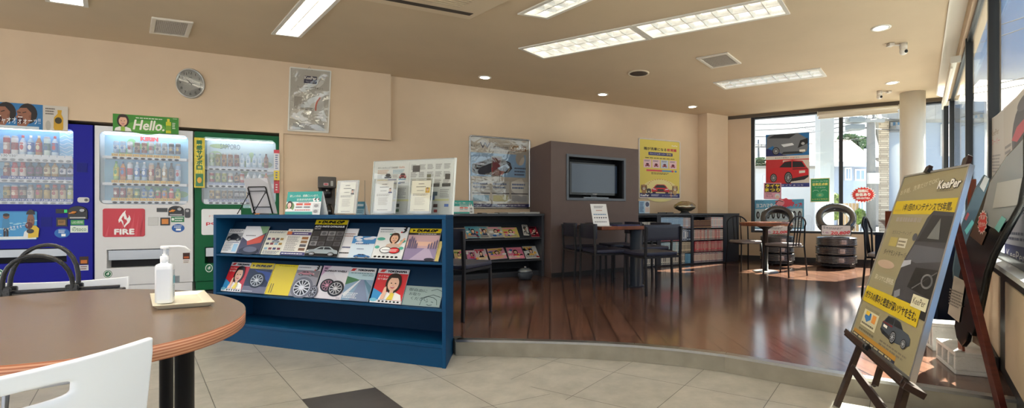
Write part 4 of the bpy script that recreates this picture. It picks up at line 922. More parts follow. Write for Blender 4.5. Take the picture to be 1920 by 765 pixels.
# ================================================================== oval table in the foreground
def wood_mat(name, c1, c2, rough=.28, rot=0.5, stretch=(1.2, 22, 1)):
    m, n, l, p = nt(name)
    tc = n.new('ShaderNodeTexCoord'); mp = n.new('ShaderNodeMapping'); mp.inputs['Rotation'].default_value = (0, 0, rot)
    m2 = n.new('ShaderNodeMapping'); m2.inputs['Scale'].default_value = stretch
    l.new(tc.outputs['Object'], mp.inputs[0]); l.new(mp.outputs[0], m2.inputs[0])
    t = n.new('ShaderNodeTexNoise'); t.inputs['Scale'].default_value = 2.2; t.inputs['Detail'].default_value = 7; t.inputs['Distortion'].default_value = .3
    l.new(m2.outputs[0], t.inputs['Vector'])
    r = n.new('ShaderNodeValToRGB'); r.color_ramp.elements[0].position = .3; r.color_ramp.elements[1].position = .62
    r.color_ramp.elements[0].color = lin(c1) + (1,); r.color_ramp.elements[1].color = lin(c2) + (1,)
    l.new(t.outputs['Fac'], r.inputs['Fac']); l.new(r.outputs['Color'], p.inputs['Base Color']); p.inputs['Roughness'].default_value = rough
    return m
OAK = wood_mat('table_laminate', (104, 82, 62), (117, 93, 71), .27, 2.578)
def edge_mat():
    m, n, l, p = nt('plywood_edge')
    tc = n.new('ShaderNodeTexCoord'); s_ = n.new('ShaderNodeSeparateXYZ'); l.new(tc.outputs['Object'], s_.inputs[0])
    mu = n.new('ShaderNodeMath'); mu.operation = 'MULTIPLY'; mu.inputs[1].default_value = 2 * PI / .0056; l.new(s_.outputs['Z'], mu.inputs[0])
    si = n.new('ShaderNodeMath'); si.operation = 'SINE'; l.new(mu.outputs[0], si.inputs[0])
    r = n.new('ShaderNodeMapRange'); r.inputs[1].default_value = -.6; r.inputs[2].default_value = .6; l.new(si.outputs[0], r.inputs[0])
    mx = n.new('ShaderNodeMix'); mx.data_type = 'RGBA'; mx.inputs[6].default_value = lin((176, 104, 70)) + (1,); mx.inputs[7].default_value = lin((216, 160, 124)) + (1,)
    l.new(r.outputs[0], mx.inputs[0]); l.new(mx.outputs[2], p.inputs['Base Color']); p.inputs['Roughness'].default_value = .4
    return m
TBL = .70
tc_ = V(-1.234, 1.105); ang = math.atan2(.5339, -.8456)
t = thing('oval_table', 'oval wood-grain table with striped plywood edge in the left foreground', 'table', TR(tc_.x, tc_.y, 0, ang))
el_ = lambda s, n=72: [(.513 * s * math.cos(2 * PI * i / n), (.513 * (s - 1) + .315) * math.sin(2 * PI * i / n)) for i in range(n)]
b = B(); E0 = el_(1.0); b.prism(E0, TBL - .030, TBL, '#a88060', 1, smooth=True); b.m[1] = 0; b.m[0] = 0
b.build('tabletop', [OAK, edge_mat()], t)
Mi = TR(tc_.x, tc_.y, 0, ang).inverted()
for q in ((-.857, 1.0), (-1.2716, 1.42), (-1.611, 1.21), (-1.46, .95)):
    p = Mi @ V(q[0], q[1], 0); b = B(MT(p.x, p.y, 0)); b.lathe([(.0175, .0), (.0175, .012), (.0165, .013), (.0165, TBL - .034), (.03, TBL - .033), (.03, TBL - .029)], 20, (20, 20, 22)); b.build('leg', PAINT, t)
# ---- tray and sanitiser bottle
o_ = fl(285, 583, TBL); e1 = V(.112, .056, 0); e2 = V(-.176, .182, 0); zt = V(0, 0, 1)
tr = thing('tray', 'cream rectangular ceramic tray under the white pump bottle', 'tray', MT(o_.x, o_.y, TBL))
b = B(mat4(e1, e2, zt, (0, 0, 0)))
def ring(m, z): return [(m, m * .6, z), (1 - m, m * .6, z), (1 - m, 1 - m * .6, z), (m, 1 - m * .6, z)]
rs = [ring(.10, 0), ring(.02, .010), ring(0, .012), ring(.03, .013), ring(.16, .005)]
vs = [p for r_ in rs for p in r_]; fs = [(3, 2, 1, 0)]
for i in range(4):
    for k in range(4): fs.append((i * 4 + k, i * 4 + (k + 1) % 4, (i + 1) * 4 + (k + 1) % 4, (i + 1) * 4 + k))
fs.append((16, 17, 18, 19)); b.add(vs, fs, (226, 216, 190)); b.build('tray_dish', PLASTIC, tr, bevel=.002); bpy.data.objects['tray_dish'].name = 'dish'
bp = fl(309, 567, TBL + .008)
t = thing('pump_bottle', 'white square pump bottle standing on the cream tray', 'pump bottle', TR(bp.x, bp.y, TBL + .0075, math.radians(33)))
b = B(); wv = .0178; b.lathe([(wv * .9, 0), (wv, .003), (wv, .094), (wv * .9, .100), (wv * .45, .104), (wv * .45, .107)], 32, (236, 238, 240), power=7); b.build('bottle_body', PLASTIC, t)
b = B(); b.rect(-.012, .012, .012, .085, (228, 231, 235), 1); o = B(mat4((1, 0, 0), (0, 0, 1), (0, -1, 0), (0, -wv - .0002, 0))); o.rect(-.013, .010, .013, .088, (226, 229, 233), 0); o.build('front_label', PRINT, t)
o = B(mat4((0, 1, 0), (0, 0, 1), (1, 0, 0), (wv + .0002, 0, 0))); o.rect(-.012, .014, .012, .085, (206, 214, 222), 0); o.rect(-.012, .05, .012, .07, (120, 180, 200), 1); o.lines(-.01, .018, .010, .046, 6, (150, 160, 170), 1); o.build('side_label', PRINT, t)
b = B(MT(0, 0, .104)); b.lathe([(.0088, 0), (.0094, .001), (.0094, .016), (.008, .0175), (.0052, .018), (.0052, .023), (.0032, .0235), (.0032, .036)], 24, (240, 240, 240)); b.build('pump_collar', PLASTIC, t)
b = B(MT(0, 0, .140)); b.lathe([(.0086, 0), (.009, .001), (.009, .006), (.0075, .008), (.0005, .0082)], 24, (242, 242, 242))
b.tube([(.004, 0, .005), (.028, .001, .0055), (.040, .002, .003), (.050, .003, -.008)], [.0032, .003, .0027, .0022], 10, (242, 242, 242)); b.build('pump_head', PLASTIC, t)

# ================================================================== white plastic chairs
def white_chair(T, label):
    t = thing('plastic_chair', label, 'chair', T, 'white plastic chairs at the oval table')
    xs = [-.22, -.214, -.2, -.17, -.145, -.13, -.115, -.06, 0, .06, .115, .13, .145, .17, .2, .214, .22]
    zs = [.43, .46, .52, .58, .63, .664, .671, .679, .687, .695, .704, .712, .716]
    def P(x, z):
        f = x / .22
        k = 1.0 - .055 * max(0, (z - .66) / .06) * 0
        zz = z + (.012 * f * f - .004) * max(0, (z - .52) / .2)
        xx = x * (.93 + .07 * (z - .43) / .29)
        if z > .70 and abs(f) > .9: xx *= .993
        return (xx, -.17 - .03 * (z - .43) / .29 + .045 * f * f, zz)
    vs = [P(x, z) for x in xs for z in zs]; nz = len(zs); fs = []
    for i in range(len(xs) - 1):
        for j in range(nz - 1):
            xm, zm = (xs[i] + xs[i + 1]) / 2, (zs[j] + zs[j + 1]) / 2
            if abs(xm) < .115 and .664 < zm < .687: continue
            fs.append((i * nz + j, (i + 1) * nz + j, (i + 1) * nz + j + 1, i * nz + j + 1))
    b = B(); b.add(vs, fs, (236, 238, 241), 0, True); o = b.build('backrest', PLASTIC, t)
    so = o.modifiers.new('thick', 'SOLIDIFY'); so.thickness = .013; so.offset = 0
    su = o.modifiers.new('round', 'SUBSURF'); su.levels = 2; su.render_levels = 2
    b = B()
    b.grid(lambda f, g: ((f - .5) * .42 * (1 - .08 * g), -.17 + .35 * g, .435 + .012 * (2 * f - 1) ** 2 - .012 * math.sin(PI * g) - .02 * max(0, g - .85) / .15), 10, 10, (234, 236, 240), thick=.014)
    b.build('seat', PLASTIC, t)
    for sx_ in (-1, 1):
        for sy_ in (-1, 1):
            b = B(); b.tube([(sx_ * .15, sy_ * .11, .42), (sx_ * .18, sy_ * .15, .2), (sx_ * .195, sy_ * .165, .0)], [.011, .010, .009], 10, (150, 152, 156)); b.build('leg', METAL, t)
    return t
fdir = V(-.86, .51); bc = V(-.835, .612); og = bc + fdir * .20
white_chair(TR(og.x, og.y, 0, math.atan2(fdir.y, fdir.x) - PI / 2), 'white plastic chair with a slot in its back, in the near left corner')
p0, p1 = V(-2.035, 1.62), V(-1.737, 1.785); dx = (p1 - p0).normalized(); fd = V(dx.y, -dx.x); c_ = (p0 + p1) / 2 + fd * .15
white_chair(TR(c_.x, c_.y, 0, math.atan2(fd.y, fd.x) - PI / 2) @ Matrix.Diagonal((.80, .8, .972, 1)), 'white plastic chair behind the oval table, holding a black handbag')
# ---- black handbag on the far chair
hb = (p0 + p1) / 2 + fd * .10 + dx * -.03
t = thing('handbag', 'black handbag with two arched handles on the far white chair', 'handbag', TR(hb.x, hb.y, .42, math.atan2(-fd.y, -fd.x) - PI / 2))
LEATHER = colmat('bag_leather', .3, bump=.3, bscale=120)
bk = (24, 24, 27)
def bagsec(z, w_, d_): return [(-w_, -d_, z), (-w_ * .6, -d_ * 1.25, z), (w_ * .6, -d_ * 1.25, z), (w_, -d_, z), (w_, d_, z), (w_ * .6, d_ * 1.25, z), (-w_ * .6, d_ * 1.25, z), (-w_, d_, z)]
b = B(); S_ = [bagsec(0.02, .16, .030), bagsec(.10, .19, .03), bagsec(.20, .205, .022), bagsec(.252, .215, .014)]
vs = [p for s_ in S_ for p in s_]; fs = [tuple(range(7, -1, -1)), tuple(range(24, 32))]
for i in range(3):
    for k in range(8): fs.append((i * 8 + k, i * 8 + (k + 1) % 8, (i + 1) * 8 + (k + 1) % 8, (i + 1) * 8 + k))
b.add(vs, fs, bk); b.build('bag_body', LEATHER, t, bevel=.006)
b = B(); b.box(-.2, .2, -.006, .006, .252, .262, (34, 34, 38)); b.build('zip_edge', LEATHER, t, bevel=.002)
for nm, y, ht, lean in (('handle', .016, .148, .02), ('handle', -.022, .118, -.02)):
    xa, xb = -.075, .085
    pts = [(xa, y, .235)] + [((xa + xb) / 2 + (xb - xa) / 2 * 1.04 * -math.cos(PI * i / 14), y + lean * math.sin(PI * i / 14), .262 + (ht) * math.sin(PI * i / 14) ** .8) for i in range(15)] + [(xb, y, .235)]
    b = B(); b.tube(pts, .0065, 10, (30, 29, 30)); b.build(nm, LEATHER, t)
    for x in (xa, xb):
        b = B(); b.prism(rrect(x - .016, .225, x + .016, .275, .006), y - .006, y + .006, (26, 26, 28), T=mat4((1, 0, 0), (0, 0, 1), (0, -1, 0), (0, 0, 0)) if False else mat4((1, 0, 0), (0, 0, 1), (0, 1, 0), (0, 0, 0))); b.build('handle_tab', LEATHER, t, bevel=.002)

# ================================================================== the blue magazine display shelf
S = Plane((-2.777, 3.49), (-.85, 2.833)); SW = S.len; NV = (2, 66, 106); ND = (12, 46, 74); SZ = .93
NAVY = solid('blue_lacquer', NV, .5, var=.05, scale=4, spec=.2); NAVY_SHADED = solid('blue_lacquer_shaded', (2, 40, 68), .6, var=.05, spec=.15)  # second lacquer is a darker copy: the shelf's inner shade as colour
sh = thing('magazine_shelf', 'long dark blue magazine display shelf with two slanted rows and an open base', 'shelf', S.TF())
DX, DY = -.145, .286
def shp(name, poly, z0, z1, m=NAVY, bev=.003): b = B(); b.prism(poly, z0, z1); return b.build(name, m, sh, bevel=bev)
shp('top_board', [(0, 0), (SW, 0), (SW + DX, DY), (0, DY)], SZ - .026, SZ)
shp('side_panel', [(0, 0), (.03, 0), (.03, DY), (0, DY)], 0, SZ - .026)
shp('side_panel', [(SW - .028, 0), (SW, 0), (SW + DX, DY), (SW + DX - .028, DY)], 0, SZ - .026)
shp('back_panel', [(.03, DY - .012), (SW + DX - .028, DY - .012), (SW + DX - .028, DY), (.03, DY)], .11, SZ - .026, NAVY_SHADED)
shp('bottom_board', [(.03, .002), (SW - .028, .002), (SW + DX * .95 - .028, DY - .012), (.03, DY - .012)], .118, .142)
shp('kick_board', [(.03, .006), (SW - .028, .006), (SW - .028, .03), (.03, .03)], 0, .118)
LEAN = math.radians(22)
def slant(zl, hgt, yl=.03):
    b = B(); x0, x1 = .03, SW - .03
    b.hexa([(x0, yl + .012, zl), (x1, yl + .012, zl), (x1, yl + .024, zl), (x0, yl + .024, zl)], [(x0, yl + .012 + hgt * math.tan(LEAN), zl + hgt), (x1 - .06, yl + .012 + hgt * math.tan(LEAN), zl + hgt), (x1 - .06, yl + .024 + hgt * math.tan(LEAN), zl + hgt), (x0, yl + .024 + hgt * math.tan(LEAN), zl + hgt)])
    b.build('slanted_rest', NAVY_SHADED, sh)
    b = B(); b.box(x0, x1 + .001, yl - .028, yl + .014, zl - .014, zl); b.build('ledge', NAVY, sh, bevel=.002)
slant(.640, .235); slant(.356, .235)
def magplane(P, yl, zl, lean):
    T = P.TF() @ MT(0, yl, zl) @ mat4((1, 0, 0), (0, math.sin(lean), math.cos(lean)), (0, -math.cos(lean), math.sin(lean)), (0, 0, 0)); return T
def loc(T, px, py):
    q = hit(px, py, T.translation, Vector((T[0][2], T[1][2], T[2][2]))); return T.inverted() @ q
MAGN = 0
def mag(T, quad, draw, label, cat='magazine', name='magazine', group=None, layer=0.0, th=.005, col='#e8e6e2', base=None, tilt=0.0, mat=GLOSSP, xmin=-9, xmax=9):
    w = [loc(T, *p) for p in quad]
    x0 = (w[0].x + w[3].x) / 2; x1 = (w[1].x + w[2].x) / 2; y0 = (w[2].y + w[3].y) / 2; y1 = (w[0].y + w[1].y) / 2
    if base is not None: y0 = base
    x0 = max(x0, xmin); x1 = min(x1, xmax)
    hw, hh = (x1 - x0) / 2, (y1 - y0) / 2
    b = B(); b.box(-hw, hw, -hh, hh, -th, 0, col); draw(b, -hw, -hh, hw * 2, hh * 2)
    o = b.build(name, mat); o.matrix_world = T @ MT((x0 + x1) / 2, (y0 + y1) / 2, .001 + th + layer) @ RZ(tilt)
    return tag(o, label, cat, group)
def zq(pts, sc=2.468, ox=390, oy=390): return [(ox + a / sc, oy + c / sc) for a, c in pts]
T1 = magplane(S, .040, .641, LEAN); T2 = magplane(S, .040, .357, LEAN)
def XY(x, y, w, h): return (lambda f: x + w * f), (lambda f: y + h * f)
def m_greycar(b, x, y, w, h):
    X, Y = XY(x, y, w, h); b.rect(X(0), Y(0), X(1), Y(1), (214, 216, 220), 1); b.lines(X(.06), Y(.86), X(.94), Y(.98), 2, (70, 70, 78), 2); b.rect(X(0), Y(.5), X(1), Y(.84), (150, 154, 160), 2)
    car_side(b, X(.05), Y(.50), w * .95, h * .3, (38, 40, 46), 3); b.line((X(.05), Y(.44)), (X(.95), Y(.44)), h * .02, (40, 50, 110), 2); b.lines(X(.05), Y(.08), X(.6), Y(.4), 6, (120, 126, 140), 2); b.rect(X(.66), Y(.06), X(.94), Y(.38), (150, 190, 220), 2)
def m_tri(b, x, y, w, h):
    X, Y = XY(x, y, w, h); b.rect(X(0), Y(0), X(1), Y(1), (66, 64, 84), 1); b.poly([(X(0), Y(1)), (X(.62), Y(1)), (X(.9), Y(.72)), (X(.35), Y(.42)), (X(0), Y(.6))], (222, 224, 228), 2)
    b.poly([(X(.62), Y(1)), (X(1), Y(1)), (X(1), Y(.78)), (X(.86), Y(.70))], (120, 156, 116), 2); b.poly([(X(.95), Y(.7)), (X(.9), Y(.4)), (X(.35), Y(.3)), (X(.28), Y(.44))], (196, 76, 56), 3)
    b.lines(X(.15), Y(.62), X(.6), Y(.68), 1, (110, 110, 120), 4); b.ell(X(.5), Y(.1), w * .42, h * .14, (34, 34, 44), 4); b.ell(X(.55), Y(.15), w * .3, h * .1, (96, 100, 120), 5)
def m_cat(b, x, y, w, h):
    X, Y = XY(x, y, w, h); b.rect(X(0), Y(0), X(1), Y(1), (206, 206, 194), 1); b.lines(X(.06), Y(.88), X(.94), Y(.97), 2, (80, 90, 110), 2)
    for i in range(3):
        for j in range(4): r_ = random.Random(i * 7 + j); b.rect(X(.08 + j * .22), Y(.2 + i * .2), X(.08 + j * .22 + .16), Y(.2 + i * .2 + .09), r_.choice([(60, 70, 110), (120, 60, 70), (70, 74, 80), (130, 160, 180), (150, 120, 60)]), 2)
    car_side(b, X(.35), Y(.5), w * .4, h * .12, (150, 160, 176), 3); b.lines(X(.06), Y(.03), X(.94), Y(.16), 3, (90, 96, 120), 2)
def m_list(b, x, y, w, h):
    X, Y = XY(x, y, w, h); b.rect(X(0), Y(0), X(1), Y(1), (216, 214, 208), 1); b.rect(X(0), Y(.76), X(1), Y(.88), (70, 56, 110), 2); b.rect(X(0), Y(.78), X(.2), Y(.9), (200, 110, 60), 3); b.lines(X(.1), Y(.91), X(.95), Y(.97), 1, (40, 40, 50), 2); b.lines(X(.3), Y(.79), X(.9), Y(.85), 1, '#e8e4ea', 3)
    b.lines(X(.08), Y(.16), X(.6), Y(.72), 12, (120, 120, 124), 2)
    for i in range(4): b.rect(X(.68), Y(.18 + i * .14), X(.94), Y(.18 + i * .14 + .1), [(120, 90, 70), (90, 90, 96), (140, 110, 80), (150, 100, 60)][i], 2)
    b.rect(X(0), Y(0), X(1), Y(.12), (70, 70, 120), 2); b.lines(X(.05), Y(.03), X(.95), Y(.09), 1, '#e4e4ec', 3)
def m_dlparts(b, x, y, w, h):
    X, Y = XY(x, y, w, h); b.rect(X(0), Y(0), X(1), Y(1), (26, 26, 30), 1); b.rect(X(0), Y(.87), X(1), Y(1), (214, 190, 30), 2); b.text('DUNLOP', X(.55), Y(.905), h * .065, (24, 22, 20), 3, 'C', w=w * .66, sh=.3, bold=.003); b.poly([(X(.1), Y(.9)), (X(.2), Y(.935)), (X(.1), Y(.97))], (40, 36, 20), 3)
    b.text('AUTO PARTS CATALOGUE', X(.04), Y(.79), h * .045, '#e8e8e8', 3, w=w * .9, bold=.001); b.text('2022-2023', X(.04), Y(.735), h * .035, '#e8e8e8', 3)
    for i in range(3):
        for j in range(4): r_ = random.Random(i * 5 + j); k_ = r_.choice([50, 70, 90, 120]); b.rect(X(.04 + j * .24), Y(.28 + i * .14), X(.04 + j * .24 + .22), Y(.28 + i * .14 + .125), (k_, k_, k_ + 4), 2); b.ell(X(.15 + j * .24), Y(.34 + i * .14), w * .07, h * .04, (k_ * .5 + 20, k_ * .5 + 20, k_ * .5 + 24), 3, n=10)
    car_side(b, X(.02), Y(.02), w * .96, h * .24, (150, 160, 166), 4, flip=True)
def m_white(b, x, y, w, h):
    X, Y = XY(x, y, w, h); b.rect(X(0), Y(0), X(1), Y(1), (216, 216, 220), 1); b.lines(X(.1), Y(.7), X(.9), Y(.85), 2, (150, 120, 110), 2); b.lines(X(.2), Y(.3), X(.9), Y(.4), 1, (70, 80, 120), 2); b.lines(X(.1), Y(.12), X(.9), Y(.2), 1, (30, 30, 34), 2)
def m_sky(b, x, y, w, h):
    X, Y = XY(x, y, w, h); b.rect(X(0), Y(0), X(1), Y(1), (206, 222, 234), 1); b.rect(X(0), Y(.66), X(1), Y(1), (70, 136, 194), 2)
    for i in range(9): r_ = random.Random(i); b.ell(X(.1 + .8 * r_.random()), Y(.66 + .3 * r_.random()), w * .14, h * .05, (226, 234, 242), 3)
    b.lines(X(.2), Y(.6), X(.8), Y(.68), 1, (60, 90, 140), 5); b.lines(X(.3), Y(.38), X(.62), Y(.44), 1, (60, 70, 110), 4); car_side(b, X(.25), Y(.01), w * .7, h * .17, (50, 110, 170), 4)
def brid(b, X, Y, x0, y0, s):
    b.poly(scl([(0, 0), (.62, 0), (1, .35), (.86, .52), (1, .72), (.8, 1), (.3, 1), (.42, .8), (.72, .8), (.6, .6), (.36, .6), (.46, .42), (.62, .42), (.5, .2)], x0, y0, s, s), (26, 24, 26), 6); b.poly(scl([(0, 0), (.34, .0), (.16, .3)], x0, y0 - s * .02, s, s), (206, 40, 44), 7)
def m_lady(b, x, y, w, h):
    X, Y = XY(x, y, w, h); b.rect(X(0), Y(0), X(1), Y(1), (222, 224, 224), 1); b.lines(X(.06), Y(.90), X(.5), Y(.95), 1, (90, 96, 104), 2); b.lines(X(.06), Y(.83), X(.6), Y(.87), 1, (130, 136, 140), 2); brid(b, X, Y, X(.76), Y(.82), w * .19)
    for cx, cy, rx_, ry_ in ((.16, .62, .14, .05), (.9, .56, .09, .05), (.1, .36, .08, .05), (.9, .34, .08, .05), (.5, .77, .1, .03)): b.ell(X(cx), Y(cy), w * rx_, h * ry_, (84, 170, 150), 2)
    face(b, X(.36), Y(.36), w * .5, h * .46, 3, '#4a3328', '#e6b494', '#c8b0a0', '#a84a40'); b.poly([(X(.84), Y(.40)), (X(.98), Y(.64)), (X(.93), Y(.66)), (X(.78), Y(.46))], '#e6b494', 8)
    b.ell(X(.42), Y(.27), w * .2, h * .1, '#1c1c1e', 9); b.ell(X(.42), Y(.27), w * .175, h * .086, '#eef0f0', 10); b.ell(X(.7), Y(.26), w * .19, h * .1, '#1c1c1e', 9); b.ell(X(.7), Y(.26), w * .17, h * .086, (206, 44, 50), 10); b.lines(X(.3), Y(.25), X(.54), Y(.29), 1, (90, 90, 96), 11); b.lines(X(.58), Y(.22), X(.82), Y(.3), 2, '#f0dcd8', 11)
    for i in range(6): b.ell(X(.12 + i * .14), Y(.06), w * .05, h * .03, '#1a1a1c', 3, n=10)
def m_dlcity(b, x, y, w, h):
    X, Y = XY(x, y, w, h); b.rect(X(0), Y(0), X(1), Y(1), (196, 160, 164), 1); b.rect(X(0), Y(.45), X(1), Y(.58), (222, 180, 160), 2); b.rect(X(0), Y(0), X(1), Y(.38), (142, 128, 160), 2); b.poly([(X(.2), Y(0)), (X(1), Y(0)), (X(.75), Y(.38)), (X(.62), Y(.38))], (176, 160, 184), 3)
    b.rect(X(0), Y(.86), X(1), Y(1), (214, 190, 30), 2); b.text('DUNLOP', X(.56), Y(.895), h * .07, (24, 22, 20), 3, 'C', w=w * .64, sh=.3, bold=.003); b.poly([(X(.1), Y(.89)), (X(.2), Y(.93)), (X(.1), Y(.97))], (40, 36, 20), 3); b.rect(X(0), Y(.79), X(1), Y(.86), (30, 28, 30), 3); b.lines(X(.3), Y(.805), X(.9), Y(.845), 1, '#c8c4c0', 4)
    for i, (a, hh) in enumerate(((.05, .62), (.11, .7), (.18, .66), (.25, .58), (.31, .5), (.7, .48), (.78, .52), (.86, .56), (.93, .6))): b.rect(X(a), Y(.36), X(a + .055), Y(hh), (104, 92, 120), 4); b.poly([(X(a), Y(hh)), (X(a + .055), Y(hh)), (X(a + .03), Y(hh + .06))], (104, 92, 120), 4)
    b.ell(X(.84), Y(.03), w * .16, h * .05, (40, 40, 56), 5)
def m_spine(b, x, y, w, h): b.rect(x, y, x + w, y + h, (200, 180, 110), 1)
def m_yoko(b, x, y, w, h):
    X, Y = XY(x, y, w, h); b.rect(X(0), Y(0), X(1), Y(1), (206, 46, 54), 1); b.poly([(X(0), Y(0)), (X(.55), Y(0)), (X(.42), Y(.24)), (X(0), Y(.42))], (60, 146, 206), 2); b.rect(X(0), Y(.87), X(1), Y(1), (216, 214, 218), 2)
    b.poly([(X(.06), Y(.9)), (X(.2), Y(.9)), (X(.28), Y(.98)), (X(.12), Y(.98))], (206, 60, 60), 3); b.text('YOKOHAMA', X(.63), Y(.905), h * .055, (34, 34, 44), 3, 'C', w=w * .62, bold=.002)
    b.text('タイヤは、', X(.05), Y(.76), h * .055, '#f6f2f0', 3, w=w * .36); b.text('街で選ぼ。', X(.05), Y(.67), h * .055, '#f6f2f0', 3, w=w * .36)
    face(b, X(.24), Y(.10), w * .74, h * .78, 4, '#2a1c18', '#ecbfa4', '#f4f2f0', '#c04a48'); b.poly([(X(.5), Y(.10)), (X(.7), Y(.10)), (X(.72), Y(.28)), (X(.62), Y(.32))], (230, 206, 80), 9)
    b.poly([(X(.3), Y(.1)), (X(.42), Y(.1)), (X(.46), Y(.28)), (X(.42), Y(.48)), (X(.36), Y(.44)), (X(.33), Y(.26))], '#ecbfa4', 10); b.rect(X(.0), Y(0), X(1), Y(.09), (228, 228, 230), 6)
    for i in range(6): b.ell(X(.3 + i * .12), Y(.05), w * .04, h * .025, '#1c1c20', 7, n=8)
    b.ell(X(.1), Y(.08), w * .12, h * .05, (120, 190, 214), 8)
def m_dlwheel(b, x, y, w, h):
    X, Y = XY(x, y, w, h); b.rect(X(0), Y(0), X(1), Y(1), (28, 32, 60), 1); b.poly([(X(.25), Y(.76)), (X(1), Y(.7)), (X(1), Y(.36)), (X(.8), Y(.5))], (42, 66, 140), 2); b.rect(X(0), Y(0), X(1), Y(.22), (106, 106, 126), 2); b.rect(X(0), Y(.8), X(1), Y(1), (214, 190, 30), 2)
    b.text('DUNLOP', X(.58), Y(.87), h * .06, (24, 22, 20), 3, 'C', w=w * .66, sh=.3, bold=.003); b.poly([(X(.1), Y(.86)), (X(.2), Y(.9)), (X(.1), Y(.94))], (40, 36, 20), 3); b.lines(X(.35), Y(.815), X(.9), Y(.845), 1, (90, 80, 30), 3); wheel(b, X(.5), Y(.42), w * .34, h * .26, 3, '#d4d8dc', 10); b.lines(X(.05), Y(.03), X(.5), Y(.08), 1, (180, 180, 190), 3)
def m_yellow(b, x, y, w, h):
    X, Y = XY(x, y, w, h); b.rect(X(0), Y(0), X(1), Y(1), (226, 204, 28), 1); b.lines(X(.2), Y(.94), X(.9), Y(.97), 1, (120, 110, 30), 2)
    for i in range(2): b.line((X(.14 + i * .09), Y(.06)), (X(.14 + i * .09), Y(.36)), w * .03, (90, 80, 30), 2)
def m_brwheel(b, x, y, w, h):
    X, Y = XY(x, y, w, h); b.rect(X(0), Y(0), X(1), Y(1), (150, 150, 160), 1); b.rect(X(0), Y(.84), X(1), Y(1), (206, 206, 212), 2); b.lines(X(.05), Y(.9), X(.6), Y(.95), 1, (110, 110, 120), 3); brid(b, X, Y, X(.76), Y(.84), w * .19); b.poly([(X(0), Y(.84)), (X(1), Y(.84)), (X(1), Y(.62)), (X(0), Y(.74))], (118, 112, 118), 2); car_side(b, X(.1), Y(.66), w * .7, h * .15, (176, 120, 130), 3)
    wheel(b, X(.45), Y(.28), w * .46, h * .34, 3, '#dfe2ea', 12, (110, 112, 124)); wheel(b, X(.98), Y(.18), w * .18, h * .2, 3, '#c4c8d4', 8, (90, 92, 104))
def m_alu(b, x, y, w, h):
    X, Y = XY(x, y, w, h); b.rect(X(0), Y(0), X(1), Y(1), (212, 208, 216), 1); b.poly([(X(0), Y(1)), (X(.3), Y(1)), (X(0), Y(.66))], (196, 160, 190), 2); b.text('2023', X(.07), Y(.9), h * .045, (60, 50, 66), 3, bold=.001); b.text('ALUMINUM WHEELS', X(.07), Y(.82), h * .05, (50, 44, 56), 3, w=w * .84, bold=.001); b.poly([(X(1), Y(.84)), (X(1), Y(.2)), (X(.4), Y(.84))], (224, 222, 228), 2)
    wheel(b, X(.36), Y(.40), w * .26, h * .2, 4, '#c48aa0', 9); wheel(b, X(.7), Y(.32), w * .30, h * .24, 6, '#c8c8cc', 10); b.lines(X(.8), Y(.03), X(.95), Y(.06), 1, (60, 60, 66), 3)
def m_road(b, x, y, w, h):
    X, Y = XY(x, y, w, h); b.rect(X(0), Y(0), X(1), Y(1), (132, 160, 186), 1); b.rect(X(0), Y(.64), X(1), Y(.86), (176, 206, 214), 2); b.rect(X(0), Y(.86), X(1), Y(1), (214, 216, 220), 2); b.poly([(X(.06), Y(.89)), (X(.2), Y(.89)), (X(.28), Y(.97)), (X(.12), Y(.97))], (196, 60, 60), 3); b.text('YOKOHAMA', X(.64), Y(.90), h * .05, (34, 34, 44), 3, 'C', w=w * .62, bold=.002)
    b.lines(X(.1), Y(.81), X(.95), Y(.845), 1, (80, 100, 110), 3); b.text('2022-2023', X(.95), Y(.75), h * .045, (40, 50, 70), 3, 'R', w=w * .4)
    b.poly([(X(0), Y(.72)), (X(.35), Y(.66)), (X(.5), Y(.62)), (X(0), Y(.46))], (70, 124, 84), 3); b.poly([(X(.55), Y(.64)), (X(.66), Y(.64)), (X(1), Y(0)), (X(.3), Y(0))], (124, 138, 166), 3); b.poly([(X(.5), Y(.62)), (X(.54), Y(.62)), (X(.1), Y(.1)), (X(0), Y(.18))], (214, 218, 222), 4); b.poly([(X(.66), Y(.62)), (X(.7), Y(.64)), (X(1), Y(.44)), (X(1), Y(.2))], (90, 130, 150), 3); b.lines(X(.05), Y(.06), X(.6), Y(.24), 4, '#dfe6ea', 5)
def m_note(b, x, y, w, h):
    X, Y = XY(x, y, w, h); b.rect(X(0), Y(0), X(1), Y(1), (150, 170, 168), 1); c = (58, 76, 76)
    for i, s_ in enumerate(('御自由に', 'お取り', 'ください')): b.text(s_, X(.10 + i * .03 if i < 2 else .2), Y(.74 - i * .22), h * .15, c, 3, w=w * (.5, .3, .46)[i], rot=-.04)
    b.pline([(X(.48), Y(.05)), (X(.50), Y(.3)), (X(.56), Y(.42)), (X(.66), Y(.5)), (X(.8), Y(.46)), (X(.9), Y(.34)), (X(.93), Y(.1))], w * .012, c, 3); b.pline([(X(.45), Y(.38)), (X(.6), Y(.48)), (X(.78), Y(.6)), (X(.98), Y(.5))], w * .012, c, 3); b.pline([(X(.62), Y(.22)), (X(.68), Y(.25))], w * .012, c, 3); b.pline([(X(.76), Y(.24)), (X(.82), Y(.22))], w * .012, c, 3); b.pline([(X(.66), Y(.1)), (X(.72), Y(.06)), (X(.8), Y(.1))], w * .012, c, 3); b.pline([(X(.7), Y(.8)), (X(.85), Y(.9)), (X(.99), Y(.8))], w * .01, c, 3)
gA, gB = 'magazines on the upper slanted row of the blue shelf', 'magazines on the lower slanted row of the blue shelf'
